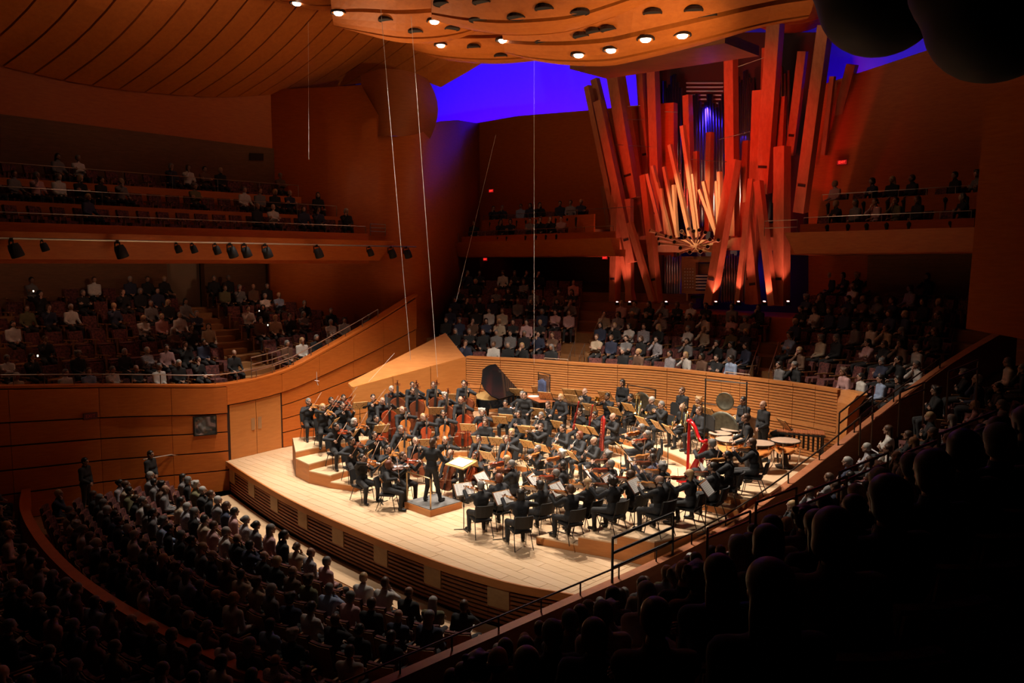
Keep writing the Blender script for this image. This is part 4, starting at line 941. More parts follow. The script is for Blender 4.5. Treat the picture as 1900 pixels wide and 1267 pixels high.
# horn
b = MB(); c = Vector((0.06, 0.27, 0.93)); ring = [c + Vector((0.13 * math.cos(a), 0.02 * math.sin(a), 0.13 * math.sin(a))) for a in [i * math.tau / 20 for i in range(21)]]
b.tube(ring, 0.011, 6); b.tube([p * 1.0 + Vector((0, 0.022, 0)) for p in [c + (q - c) * 0.75 for q in ring]], 0.010, 6); le = MB(); le.tube([c + Vector((-0.11, 0, 0.08)), mo + Vector((0, 0.06, -0.05)), mo], [0.008, 0.006, 0.011], 6)
be = MB(); be.tube([c + Vector((0.03, 0.0, -0.13)), c + Vector((0.12, -0.03, -0.16)), c + Vector((0.20, -0.06, -0.18)), c + Vector((0.27, -0.08, -0.19))], [0.012, 0.03, 0.07, 0.15], 14, False)
wind('horn', [('coil', b, M_SILVER, True, None), ('leadpipe', le, M_SILVER, True, 'coil'), ('bell', be, M_SILVER, True, None)], lw=(-0.06, 0.22, 0.98), lh=(0.5, 0.7, 0.2), ln=(0.6, -0.6, 0), rw=(0.27, 0.20, 0.74), rh=(-0.2, 0.3, 0.2), rn=(-0.8, 0, 0), rpole=(0.9, -0.5, 0), spread=0.2, hpitch=-0.12)
# trumpet
def trumpet_parts(o, d, upv):
    M = frame(o, d, upv); tr = lambda x, y, z: M @ Vector((x, y, z)); b = MB()
    b.tube([tr(0, 0, 0), tr(0, 0.02, 0), tr(0, 0.36, 0), tr(0, 0.42, -0.03), tr(0, 0.36, -0.065), tr(0, 0.1, -0.065), tr(0, 0.06, -0.033), tr(0, 0.12, 0.0)], [0.011, 0.006, 0.006, 0.006, 0.006, 0.006, 0.006, 0.006], 6)
    be = MB(); be.tube([tr(0, 0.1, 0), tr(0, 0.38, 0), tr(0, 0.46, 0), tr(0, 0.5, 0)], [0.006, 0.012, 0.03, 0.062], 12, False); v = MB()
    for i in range(3): v.tube([tr(0.012, 0.19 + i * 0.026, -0.10), tr(0.012, 0.19 + i * 0.026, 0.035)], 0.0105, 7)
    return [('tubing', b, M_BRASS, True, None), ('bell', be, M_BRASS, True, None), ('valves', v, M_BRASS, True, 'tubing')]
d = Vector((0, 0.95, -0.3)).normalized()
wind('trumpet', trumpet_parts(mo, d, (0, 0.3, 1)), lw=mo + d * 0.2 + Vector((-0.07, -0.06, -0.05)), lh=(0.7, 0.6, 0.1), ln=(0.6, -0.6, 0), rw=mo + d * 0.2 + Vector((0.07, -0.06, -0.01)), rh=(-0.5, 0.8, 0.1), rn=(-0.3, 0, -0.9), lpole=(-0.8, 0, -0.6), rpole=(0.8, 0, -0.6))
wind('trumpet_rest', trumpet_parts(Vector((0.05, 0.28, 0.98)), (0, 0.3, -0.95), (0, 1, 0.3)), lw=(-0.10, 0.32, 0.68), rw=(0.13, 0.24, 0.78), rh=(-0.5, 0.6, 0), rn=(-0.6, 0, -0.5), lean=0.03)
# trombone held upright at rest / playing
def trombone_parts(o, d, upv, ext):
    M = frame(o, d, upv); tr = lambda x, y, z: M @ Vector((x, y, z)); s = MB()
    s.tube([tr(0, 0, 0), tr(0, 0.72 + ext, 0), tr(0.04, 0.76 + ext, 0), tr(0.08, 0.72 + ext, 0), tr(0.08, 0.1, 0)], [0.012, 0.008, 0.008, 0.008, 0.008], 6)
    be = MB(); be.tube([tr(0.08, 0.1, 0), tr(0.08, -0.22, 0.03), tr(0.08, -0.28, 0.08), tr(0.08, -0.22, 0.13), tr(0.08, 0.25, 0.13), tr(0.08, 0.38, 0.13), tr(0.08, 0.44, 0.13)], [0.008, 0.009, 0.011, 0.012, 0.022, 0.055, 0.105], 10, False)
    return [('slide', s, M_BRASS, True, None), ('bell', be, M_BRASS, True, None)]
d = Vector((0, 0.98, -0.2)).normalized()
wind('trombone', trombone_parts(mo, d, (-0.5, 0, 0.9), 0.15), lw=mo + d * 0.1 + Vector((-0.07, -0.04, -0.06)), lh=(0.7, 0.6, 0.2), ln=(0.6, -0.6, 0), rw=mo + d * 0.35 + Vector((0.06, -0.08, -0.02)), rh=(-0.4, 0.85, 0), rn=(-0.7, 0, -0.3), lpole=(-0.9, 0, -0.4), rpole=(0.9, 0, -0.4))
wind('trombone_rest', trombone_parts(Vector((0.12, 0.36, 1.25)), (0, 0.1, -1), (0, 1, 0), 0.1), lw=(-0.12, 0.30, 0.70), rw=(0.2, 0.24, 0.92), rh=(-0.5, 0.8, 0), rn=(-0.8, -0.2, 0), lean=0.02)
# --- no instrument in hand
ARCH['rest'] = build_person('rest_body', lw=(-0.07, 0.28, 0.68), rw=(0.07, 0.28, 0.68), lh=(0.5, 0.7, -0.2), rh=(-0.5, 0.7, -0.2), lean=0.03)
ARCH['stand'] = build_person('stand_body', seated=False, lw=(-0.06, 0.2, 0.98), rw=(0.07, 0.2, 0.98), lh=(0.5, 0.5, -0.6), rh=(-0.5, 0.5, -0.6), ln=(0, -1, 0), rn=(0, -1, 0), lean=0.02)
ARCH['mallets'] = build_person('mallet_body', seated=False, lw=(-0.22, 0.36, 1.05), rw=(0.22, 0.36, 1.05), lean=0.08, hpitch=-0.3, curl=0.9)
ARCH['harpist'] = build_person('harpist_body', lw=(-0.20, 0.50, 0.98), rw=(0.13, 0.40, 0.90), lh=(0.6, 0.7, 0.1), rh=(-0.6, 0.6, 0.1), ln=(0.7, -0.5, 0), rn=(-0.7, -0.5, 0), lean=0.05, hyaw=0.3, spread=0.24)
ARCH['conductor'] = build_person('conductor_body', seated=False, lw=(-0.30, 0.32, 1.28), rw=(0.20, 0.36, 1.18), lh=(0.2, 0.9, 0.2), rh=(-0.2, 0.9, 0.1), lean=0.05, hpitch=-0.15, curl=0.35, legs=[((-0.13, 0.03, 0.50), (-0.20, -0.02, 0.10)), ((0.13, 0.06, 0.50), (0.22, 0.08, 0.10))], girth=0.92)
bt = MB(); bt.tube([Vector((0.15, 0.47, 1.20)), Vector((-0.05, 0.80, 1.30))], [0.004, 0.0015], 5); bh = MB(); bh.tube([Vector((0.157, 0.455, 1.196)), Vector((0.143, 0.485, 1.204))], [0.004, 0.009], 6)
proto('baton', [('shaft', bt, M_PAPER, False, None), ('grip', bh, M_MAPLE, True, None)])
# --- chair
def chair_parts(hs=0.44):
    out = []; s = MB(); s.hexa([Vector(p) for p in ((-0.22, -0.2, hs - 0.03), (0.22, -0.2, hs - 0.03), (0.23, 0.24, hs - 0.03), (-0.23, 0.24, hs - 0.03))], [Vector(p) for p in ((-0.21, -0.19, hs + 0.015), (0.21, -0.19, hs + 0.015), (0.22, 0.23, hs + 0.02), (-0.22, 0.23, hs + 0.02))]); out.append(('seat', s, M_PAD, False, None))
    bk = MB(); bk.slab([[Vector((x, -0.235 - 0.05 * (1 - (x / 0.21) ** 2) - (z - 0.55) * 0.22, z)) for x in (-0.21, -0.1, 0, 0.1, 0.21)] for z in (0.55, 0.7, 0.86)], (0, -0.03, 0)); out.append(('backrest', bk, M_PAD, False, None))
    for sx in (-1, 1):
        l = MB(); l.tube([(sx * 0.20, 0.18, hs - 0.03), (sx * 0.22, 0.26, 0.0)], 0.011, 6); out.append(('leg', l, M_IRON, False, None))
        l = MB(); l.tube([(sx * 0.215, -0.30, 0.84), (sx * 0.21, -0.21, 0.5), (sx * 0.20, -0.15, hs - 0.02)], 0.011, 6); out.append(('back_post', l, M_IRON, False, None))
        l = MB(); l.tube([(sx * 0.20, -0.12, hs - 0.03), (sx * 0.23, -0.28, 0.0)], 0.011, 6); out.append(('leg', l, M_IRON, False, None))
    r = MB(); r.tube([(-0.21, 0.21, 0.30), (0.21, 0.21, 0.30)], 0.008, 5); out.append(('stretcher', r, M_IRON, False, None)); return out
proto('chair', chair_parts())
s = MB(); s.lathe([(0.02, 0.66), (0.18, 0.67), (0.19, 0.70), (0.17, 0.73), (0.02, 0.735)], 14); sl = [('seat', s, M_PAD, True, None)]
for i in range(4):
    a = math.pi / 4 + i * math.pi / 2; l = MB(); l.tube([(0.11 * math.cos(a), 0.11 * math.sin(a), 0.67), (0.2 * math.cos(a), 0.2 * math.sin(a), 0)], 0.013, 6); sl.append(('leg', l, M_IRON, False, None))
rg = MB(); rg.tube([(0.165 * math.cos(i * math.tau / 12), 0.165 * math.sin(i * math.tau / 12), 0.24) for i in range(13)], 0.008, 5); sl.append(('foot_ring', rg, M_IRON, False, None)); proto('stool', sl)
# --- music stand
def stand_parts(sheet):
    q = math.radians(38); up = Vector((0, math.sin(q), math.cos(q))); nn = Vector((0, -math.cos(q), math.sin(q))); c = Vector((0, 0, 1.06)); M = Matrix(((1, up.x, nn.x, c.x), (0, up.y, nn.y, c.y), (0, up.z, nn.z, c.z), (0, 0, 0, 1)))
    d = MB(); d.box(c, (0.52, 0.36, 0.012), M.to_3x3()); e = MB(); e.box(c - up * 0.175 + nn * 0.03, (0.52, 0.012, 0.07), M.to_3x3())
    out = [('desk', d, M_DESK, False, None), ('ledge', e, M_IRON, False, 'desk')]
    for sx in (-1, 1):
        r = MB(); r.box(c + Vector((sx * 0.263, 0, 0)), (0.01, 0.37, 0.018), M.to_3x3()); out.append(('rim', r, M_IRON, False, 'desk'))
        for sy, sz in ((0.06, 0.028), (-0.07, 0.02)):
            h = MB(); h.box(c + M.to_3x3() @ Vector((sx * 0.13, sy, -0.004)), (sz, 0.026, 0.012), M.to_3x3()); out.append(('cutout', h, M_GROOVE, False, 'desk'))
        h = MB(); h.bar(c + M.to_3x3() @ Vector((sx * 0.10, 0.045, -0.008)), c + M.to_3x3() @ Vector((sx * 0.045, -0.09, -0.008)), 0.005, 0.004, up=tuple(nn)); out.append(('cutout', h, M_GROOVE, False, 'desk'))
    p = MB(); p.tube([(0, 0.015, 0.02), (0, 0.015, 0.98)], [0.014, 0.010], 6); out.append(('pole', p, M_IRON, False, None))
    cl = MB(); cl.tube([(0, 0.015, 0.60), (0, 0.015, 0.66)], 0.02, 7); out.append(('clamp', cl, M_IRON, False, 'pole'))
    for a in (0.5, math.pi - 0.5, -math.pi / 2):
        f = MB(); f.bar((0, 0.015, 0.025), (0.25 * math.cos(a), 0.015 + 0.25 * math.sin(a), 0.012), 0.022, 0.016); out.append(('foot', f, M_IRON, False, None))
    return out
proto('stand', stand_parts(False))
q = math.radians(38); up = Vector((0, math.sin(q), math.cos(q))); nn = Vector((0, -math.cos(q), math.sin(q))); c = Vector((0, 0, 1.06)) + nn * 0.013
M3 = Matrix(((1, up.x, nn.x), (0, up.y, nn.y), (0, up.z, nn.z))); sp = []
for sx in (-1, 1):
    pg = MB(); rows = [[c + M3 @ Vector((sx * (0.002 + 0.235 * t), y, 0.012 * math.sin(math.pi * t) + 0.002)) for t in (0, 0.3, 0.6, 1.0)][::sx] for y in (-0.155, 0.155)]; pg.slab(rows, nn * 0.004); sp.append(('page', pg, M_PAPER, False, None))
    for k in range(7):
        ln = MB(); ln.box(c + M3 @ Vector((sx * 0.12, 0.12 - k * 0.04, 0.0165)), (0.17, 0.006, 0.001), M3); sp.append(('staff_line', ln, mat('ink', (0.3, 0.3, 0.32), 0.8), False, 'page'))
cv = MB(); cv.box(c + nn * -0.003, (0.50, 0.335, 0.004), M3); sp.append(('folder', cv, mat('folder_red', (0.20, 0.02, 0.02), 0.6), False, None)); proto('sheet', sp)
# --- timpano
def timp_parts(r):
    h = 0.78; b = MB(); b.lathe([(r * 0.18, h - r * 1.05), (r * 0.5, h - r * 0.95), (r * 0.8, h - r * 0.7), (r * 0.95, h - r * 0.35), (r * 0.99, h - 0.03)], 22); hd = MB(); hd.lathe([(r * 1.0, h - 0.01), (r * 1.0, h + 0.004), (r * 0.9, h + 0.008)], 26)
    hp = MB(); hp.tube([(r * 1.03 * math.cos(i * math.tau / 26), r * 1.03 * math.sin(i * math.tau / 26), h - 0.005) for i in range(27)], 0.014, 5); out = [('bowl', b, M_COPPER, True, None), ('drum_head', hd, M_SKINH, True, None), ('hoop', hp, M_IRON, True, 'drum_head')]
    for i in range(8):
        a = i * math.tau / 8; l = MB(); l.tube([(r * 1.05 * math.cos(a), r * 1.05 * math.sin(a), h), (r * 1.02 * math.cos(a), r * 1.02 * math.sin(a), h - 0.16)], 0.008, 5); out.append(('tension_rod', l, M_STEEL, False, None))
    for i in range(4):
        a = math.pi / 4 + i * math.tau / 4; l = MB(); l.tube([(r * 1.0 * math.cos(a), r * 1.0 * math.sin(a), h - 0.2), (r * 0.9 * math.cos(a), r * 0.9 * math.sin(a), 0.2), (r * 0.6 * math.cos(a), r * 0.6 * math.sin(a), 0.02)], 0.016, 6); out.append(('strut', l, M_STEEL, False, None))
    bs = MB(); bs.lathe([(r * 0.62, 0), (r * 0.65, 0.05), (r * 0.3, 0.1), (0.06, h - r)], 16); out.append(('base', bs, M_IRON, False, None)); return out
proto('timpano', timp_parts(0.40)); proto('timpano_small', timp_parts(0.33))
# --- gong on a frame (gong and frame are separate things)
def disc(r, c, depth=0.04):
    m = MB(); M = Matrix.Translation(c) @ Matrix.Rotation(math.pi / 2, 4, 'X'); m.lathe([(0.005, 0.02), (r * 0.16, 0.02), (r * 0.2, 0.0), (r * 0.8, -0.005), (r, -0.03), (r, -0.05), (r * 0.8, -0.02), (0.005, -0.005)], 28, M); return m
def ring_lines(r, c):
    out = []
    for k in (0.35, 0.55, 0.75):
        m = MB(); m.tube([(c[0] + r * k * math.cos(i * math.tau / 28), c[1] - 0.002, c[2] + r * k * math.sin(i * math.tau / 28)) for i in range(29)], 0.004, 4); out.append(('ridge', m, mat('bronze_dark', (0.1, 0.09, 0.07), 0.5, 0.8), True, 'disc'))
    return out
proto('gong_s', [('disc', disc(0.27, (0, 0, 1.72)), M_GONG, True, None)] + ring_lines(0.27, (0, 0, 1.72)) + [('cord', MB().tube([(-0.13, 0, 1.95), (-0.15, 0, 2.3)], 0.004, 4), M_BLACK, False, None), ('cord', MB().tube([(0.13, 0, 1.95), (0.15, 0, 2.3)], 0.004, 4), M_BLACK, False, None)])
proto('gong_frame', [('post', MB().tube([(-0.62, 0, 0), (-0.62, 0, 2.35)], 0.022, 6), M_IRON, False, None), ('post', MB().tube([(0.62, 0, 0), (0.62, 0, 2.35)], 0.022, 6), M_IRON, False, None), ('crossbar', MB().tube([(-0.66, 0, 2.3), (0.66, 0, 2.3)], 0.018, 6), M_IRON, False, None),
                     ('foot', MB().bar((-0.62, -0.3, 0.03), (-0.62, 0.3, 0.03), 0.05), M_IRON, False, None), ('foot', MB().bar((0.62, -0.3, 0.03), (0.62, 0.3, 0.03), 0.05), M_IRON, False, None)])
proto('gong_l', [('disc', disc(0.55, (0, 0, 0.75)), M_GONG, True, None)] + ring_lines(0.55, (0, 0, 0.75)))
proto('gong_low_frame', [('post', MB().tube([(-0.7, 0.08, 0), (-0.7, 0.08, 1.5)], 0.02, 6), M_IRON, False, None), ('post', MB().tube([(0.7, 0.08, 0), (0.7, 0.08, 1.5)], 0.02, 6), M_IRON, False, None), ('crossbar', MB().tube([(-0.72, 0.08, 1.48), (0.72, 0.08, 1.48)], 0.018, 6), M_IRON, False, None), ('foot', MB().bar((-0.7, -0.2, 0.025), (-0.7, 0.35, 0.025), 0.04), M_IRON, False, None), ('foot', MB().bar((0.7, -0.2, 0.025), (0.7, 0.35, 0.025), 0.04), M_IRON, False, None)])
# --- bass drum
Mx = Matrix.Translation((0, 0, 0.62)) @ Matrix.Rotation(math.pi / 2, 4, 'X'); sh = MB(); sh.lathe([(0.5, -0.22), (0.51, -0.2), (0.51, 0.2), (0.5, 0.22)], 28, Mx, False); bd_ = [('shell', sh, M_MAPLE, True, None)]
for s in (-1, 1):
    hd = MB(); hd.lathe([(0.49, s * 0.222), (0.01, s * 0.226)], 28, Mx, False); bd_.append(('drum_head', hd, M_SKINH, True, None)); hp = MB(); hp.tube([Mx @ Vector((0.515 * math.cos(i * math.tau / 28), 0.515 * math.sin(i * math.tau / 28), s * 0.22)) for i in range(29)], 0.02, 5); bd_.append(('hoop', hp, M_STEEL, True, None))
for i in range(10): a = i * math.tau / 10; r_ = MB(); r_.tube([Mx @ Vector((0.535 * math.cos(a), 0.535 * math.sin(a), -0.22)), Mx @ Vector((0.535 * math.cos(a), 0.535 * math.sin(a), 0.22))], 0.008, 5); bd_.append(('tension_rod', r_, M_STEEL, False, None))
for s in (-1, 1): l = MB(); l.bar((s * 0.45, 0, 0.75), (s * 0.5, 0.0, 0.0), 0.05); bd_.append(('leg', l, M_IRON, False, None))
proto('bass_drum', bd_)
# --- marimba / xylophone
def marimba(L, n, bar_m):
    out = []; fr = MB(); fr.bar((-L / 2, -0.36, 0.85), (L / 2, -0.18, 0.85), 0.03, 0.05); fr.bar((-L / 2, 0.36, 0.85), (L / 2, 0.18, 0.85), 0.03, 0.05); out.append(('rail', fr, M_IRON, False, None))
    for i in range(n):
        t = (i + 0.5) / n; w = lerp(0.62, 0.3, t); b = MB(); b.box((lerp(-L / 2, L / 2, t), 0.0, 0.89), (L / n * 0.86, w, 0.022)); out.append(('bar', b, bar_m, False, None))
    for i in range(0, n, 2):
        t = (i + 0.5) / n; b = MB(); b.tube([(lerp(-L / 2, L / 2, t), 0, 0.86), (lerp(-L / 2, L / 2, t), 0, lerp(0.25, 0.6, t))], L / n * 0.5, 6); out.append(('resonator', b, M_IRON, False, None))
    for sx in (-1, 1):
        for sy in (-1, 1): l = MB(); l.bar((sx * L * 0.46, sy * (0.3 if sx < 0 else 0.17), 0.85), (sx * L * 0.46, sy * 0.3, 0.0), 0.035); out.append(('leg', l, M_IRON, False, None))
    return out
proto('marimba', marimba(2.2, 26, M_ROSE)); proto('vibraphone', marimba(1.5, 18, M_STEEL)); proto('xylophone', marimba(1.3, 20, M_ROSE))
# ============================================================ the orchestra
C2 = Vector((C0.x, C0.y, 0))
def find(px, py, hh):
    best = None
    for L in LV:
        p = at_z(px, py, L + hh); l = level_at(*to_uv(p)); e = abs(l - L)
        if best is None or e < best[0] - 1e-6: best = (e, p, l)
    p = best[1]; return Vector((p.x, p.y, best[2]))
# picture x, y of the top of the head | part | hair style | hair colour | skin | who (used in all labels that belong to this player)
MUS = [
 (575, 744, 'violin0', 'short', 'grey', 0, 'grey-haired violinist at the far left end of the top riser'),
 (607, 743, 'violin1', 'short', 'dark', 1, 'dark-haired violinist second from the left at the back'),
 (633, 736, 'violin2', 'short', 'dark', 1, 'dark-haired violinist third from the left at the back'),
 (674, 731, 'violin0', 'bun', 'dark', 2, 'violinist with hair tied up against the side panel'),
 (599, 767, 'violin2', 'long', 'blonde', 2, 'long-haired blonde violinist below the far left end'),
 (635, 760, 'violin0', 'pony', 'dark', 2, 'ponytailed violinist in the second row of the left riser'),
 (622, 792, 'violin1', 'long', 'dark', 1, 'long dark-haired violinist on the third left step'),
 (656, 782, 'violin0', 'bob', 'white', 2, 'white-haired violinist in the middle of the left riser'),
 (698, 777, 'violin2', 'pony', 'dark', 1, 'dark-haired violinist in front of the bald bassist'),
 (652, 816, 'violin1', 'short', 'dark', 3, 'violinist with hidden face on the lowest left step'),
 (694, 803, 'violin0', 'bun', 'dark', 1, 'violinist with a dark bun left of the cellos'),
 (671, 847, 'violin2', 'bun', 'dark', 2, 'violinist with a bun on the outer front left chair'),
 (718, 832, 'violin0', 'short', 'dark', 1, 'dark-haired young violinist behind the front left desk'),
 (722, 860, 'violin1', 'bob', 'auburn', 2, 'auburn-haired violinist nearest to the stage edge'),
 (756, 849, 'violin0', 'pony', 'brown', 2, 'brown-haired violinist beside the podium rail'),
 (725, 720, 'bass_stool', 'short', 'white', 2, 'white-haired bassist farthest left by the panel'),
 (765, 707, 'bass_stand', 'short', 'dark', 1, 'bearded bassist standing second along the panel'),
 (808, 707, 'bass_stand', 'short', 'brown', 0, 'brown-haired bassist standing third along the panel'),
 (856, 707, 'bass_stand', 'short', 'dark', 2, 'dark-haired bassist standing beside the piano'),
 (711, 742, 'bass_stool', 'bald', 'white', 2, 'bald bassist in front, farthest left'),
 (765, 734, 'bass_stool', 'short', 'dark', 1, 'dark-haired bassist in the middle of the front'),
 (820, 731, 'bass_stool', 'curly', 'white', 2, 'curly white-haired bassist in the front'),
 (866, 726, 'bass_stand', 'bald', 'dark', 1, 'bearded bald bassist nearest to the piano'),
 (749, 769, 'cello0', 'bald', 'white', 2, 'bald cellist with a red cello at the back left'),
 (743, 795, 'cello1', 'short', 'grey', 0, 'grey-haired cellist on the left beside the violins'),
 (770, 817, 'cello0', 'bald', 'grey', 2, 'bald cellist on the left behind the conductor'),
 (796, 780, 'cello1', 'short', 'blonde', 2, 'fair-haired cellist in the middle of the section'),
 (809, 768, 'cello0', 'long', 'dark', 1, 'long-haired cellist below the white-haired bassist'),
 (826, 812, 'cello1', 'bald', 'dark', 2, 'bald cellist right behind the conductor'),
 (838, 837, 'cello0', 'bald', 'brown', 0, 'bald principal cellist beside the conductor stand'),
 (879, 763, 'cello1', 'curly', 'white', 2, 'white-haired woman with a dark cello before the piano'),
 (901, 783, 'rest', 'bob', 'brown', 2, 'woman in an open jacket resting on the third step'),
 (938, 758, 'rest', 'short', 'dark', 1, 'man with idle hands in front of the marimba'),
 (890, 812, 'cello0', 'bun', 'dark', 1, 'dark-haired cellist in the middle facing the podium'),
 (888, 841, 'cello1', 'long', 'dark', 1, 'long-haired cellist in front with a bright amber cello'),
 (943, 813, 'cello0', 'short', 'brown', 0, 'brown-haired cellist holding a pale cello upright'),
 (974, 767, 'clarinet', 'bob', 'dark', 1, 'dark-haired clarinettist at the left of the winds'),
 (970, 732, 'horn', 'short', 'grey', 2, 'grey-haired horn player farthest left'),
 (975, 716, 'mallets', 'short', 'dark', 1, 'percussionist standing behind the left marimba'),
 (1028, 720, 'mallets', 'bob', 'blonde', 2, 'blonde percussionist standing by the drum'),
 (1021, 740, 'horn', 'pony', 'brown', 2, 'ponytailed horn player in the middle'),
 (1019, 768, 'oboe', 'short', 'grey', 0, 'grey-haired oboist at the back of the winds'),
 (951, 791, 'flute', 'bob', 'blonde', 2, 'blonde flautist on the left'),
 (1010, 791, 'flute', 'short', 'brown', 0, 'brown-haired flautist on the right'),
 (1041, 794, 'oboe', 'short', 'dark', 0, 'dark-haired oboist leaning over a silver oboe'),
 (1079, 808, 'oboe', 'bob', 'auburn', 2, 'auburn-haired oboist in front of the bassoons'),
 (1104, 816, 'clarinet', 'bald', 'brown', 0, 'bald clarinettist nearest to the violas'),
 (1066, 770, 'bassoon', 'short', 'dark', 0, 'dark-haired bassoonist on the left'),
 (1109, 779, 'bassoon', 'short', 'dark', 1, 'dark-haired bassoonist on the right'),
 (1137, 784, 'contrabassoon', 'bald', 'brown', 0, 'bald player of the big red contrabassoon'),
 (1087, 725, 'horn', 'bald', 'white', 2, 'bald horn player on the right'),
 (1137, 733, 'trombone', 'short', 'dark', 3, 'dark-haired trombonist with the slide out'),
 (1148, 706, 'stand', 'bob', 'dark', 1, 'woman standing against the slatted wall'),
 (1175, 738, 'trumpet_rest', 'long', 'dark', 1, 'long-haired trumpeter on the brass riser'),
 (1210, 742, 'trombone_rest', 'short', 'white', 2, 'white-haired trombonist resting on the brass riser'),
 (1238, 747, 'trumpet', 'short', 'grey', 2, 'grey-haired trumpeter playing on the brass riser'),
 (1270, 755, 'trumpet_rest', 'bald', 'brown', 0, 'balding trumpeter resting on the brass riser'),
 (1296, 761, 'trombone_rest', 'short', 'brown', 0, 'brown-haired trombonist at the right end of the brass'),
 (1262, 719, 'stand', 'short', 'brown', 0, 'man standing behind the trumpets by the wall'),
 (1311, 738, 'rest', 'curly', 'blonde', 2, 'blonde woman beside the hanging gong'),
 (1392, 740, 'stand', 'short', 'dark', 3, 'bearded man standing by the wall left of two'),
 (1408, 743, 'stand', 'bald', 'brown', 0, 'balding man standing by the wall right of two'),
 (1392, 772, 'mallets', 'short', 'brown', 1, 'timpanist behind the copper timpani'),
 (1398, 838, 'violin0', 'long', 'brown', 2, 'long-haired violinist in front of the large timpani'),
 (1394, 857, 'violin1', 'bun', 'dark', 1, 'violinist with a black bun beside the right parapet'),
 (1381, 873, 'violin2', 'short', 'dark', 1, 'dark-haired violinist close to the right parapet'),
 (1355, 894, 'violin1', 'long', 'blonde', 2, 'long-haired blonde violinist seen from behind'),
 (1275, 877, 'violin0', 'curly', 'grey', 2, 'curly grey-haired violinist below the harp'),
 (1246, 894, 'violin2', 'bald', 'white', 0, 'balding violinist on the nearest right step'),
 (1216, 850, 'viola0', 'short', 'dark', 1, 'violist in a slate blue shirt'),
 (1204, 820, 'viola1', 'short', 'grey', 0, 'grey-haired violist at the back right'),
 (1191, 806, 'viola2', 'bob', 'grey', 2, 'grey bob-haired violist left of the brass riser'),
 (1213, 836, 'viola2', 'short', 'dark', 3, 'dark-haired violist behind the blue-shirted one'),
 (1132, 845, 'viola0', 'curly', 'grey', 2, 'curly-haired violist in front of the clarinets'),
 (1136, 863, 'viola1', 'short', 'grey', 0, 'grey-haired violist seen from behind in the middle'),
 (1043, 840, 'viola2', 'curly', 'white', 2, 'white-haired violist in the centre'),
 (1002, 833, 'viola0', 'short', 'grey', 2, 'violist in a long black dress'),
 (1047, 863, 'viola1', 'short', 'dark', 3, 'bearded violist in the centre'),
 (1036, 877, 'viola0', 'short', 'grey', 1, 'grey-haired violist behind the white sheet'),
 (1060, 906, 'violin1', 'short', 'brown', 0, 'brown-haired violinist on the first right step'),
 (1091, 892, 'violin2', 'long', 'blonde', 2, 'long-haired blonde violinist on the first right step'),
 (1161, 903, 'violin1', 'curly', 'dark', 1, 'curly dark-haired violinist on the second right step'),
 (1182, 885, 'violin0', 'long', 'brown', 2, 'long-haired violinist on the second right step'),
 (896, 900, 'violin1', 'short', 'grey', 0, 'grey-haired violinist seen from behind next to the podium'),
 (966, 919, 'violin1', 'long', 'dark', 1, 'long black-haired violinist with her back to us'),
 (954, 863, 'viola0', 'short', 'grey', 0, 'grey-haired principal violist'),
 (941, 850, 'viola2', 'bob', 'blonde', 2, 'blonde violist behind the principal'),
 (925, 890, 'violin0', 'bob', 'auburn', 2, 'auburn-haired violinist hidden by a white sheet'),
 (1003, 897, 'violin2', 'bob', 'dark', 1, 'dark-haired violinist between two white sheets'),
]
HH = {'bass_stand': 1.76, 'bass_stool': 1.52, 'stand': 1.74, 'mallets': 1.74}
pos = []
for m in MUS:
    pos.append(find(m[0], m[1], HH.get(m[2], 1.33) if m[2] in HH else 1.27))
def clampm(p):
    u, v = to_uv(p); v = min(v, wall_back_v(u) - 0.38)
    if -1 < v < 7: u = max(u, -6.2 if v > 2.2 else -7.0)
    u = min(u, para(v)[0] - 0.45); r = math.hypot(u, v)
    if r < 1.25: u, v = u * 1.25 / r, v * 1.25 / r
    q = uv(u, v); return Vector((q.x, q.y, 0))
for it in range(60):                                      # give neighbours elbow room
    for i in range(len(pos)):
        for j in range(i):
            d = pos[i] - pos[j]; d.z = 0; L = d.length
            lim = 0.76
            if L < lim and L > 1e-6: s = d * ((lim - L) / L * 0.3); pos[i] += s; pos[j] -= s
        pos[i] = clampm(pos[i])
for i, p in enumerate(pos): pos[i] = Vector((p.x, p.y, level_at(*to_uv(p))))
VARN = ['amber', 'red', 'brown', 'pale']
INST = {'violin': ('violin', 'violin'), 'viola': ('viola', 'viola'), 'cello': ('cello', 'cello'), 'bass': ('double_bass', 'double bass')}
ART = {'oboe': 'oboe', 'clarinet': 'clarinet', 'flute': 'flute', 'bassoon': 'bassoon', 'contrabassoon': 'contrabassoon', 'horn': 'horn', 'trumpet': 'trumpet', 'trumpet_rest': 'trumpet', 'trombone': 'trombone', 'trombone_rest': 'trombone'}
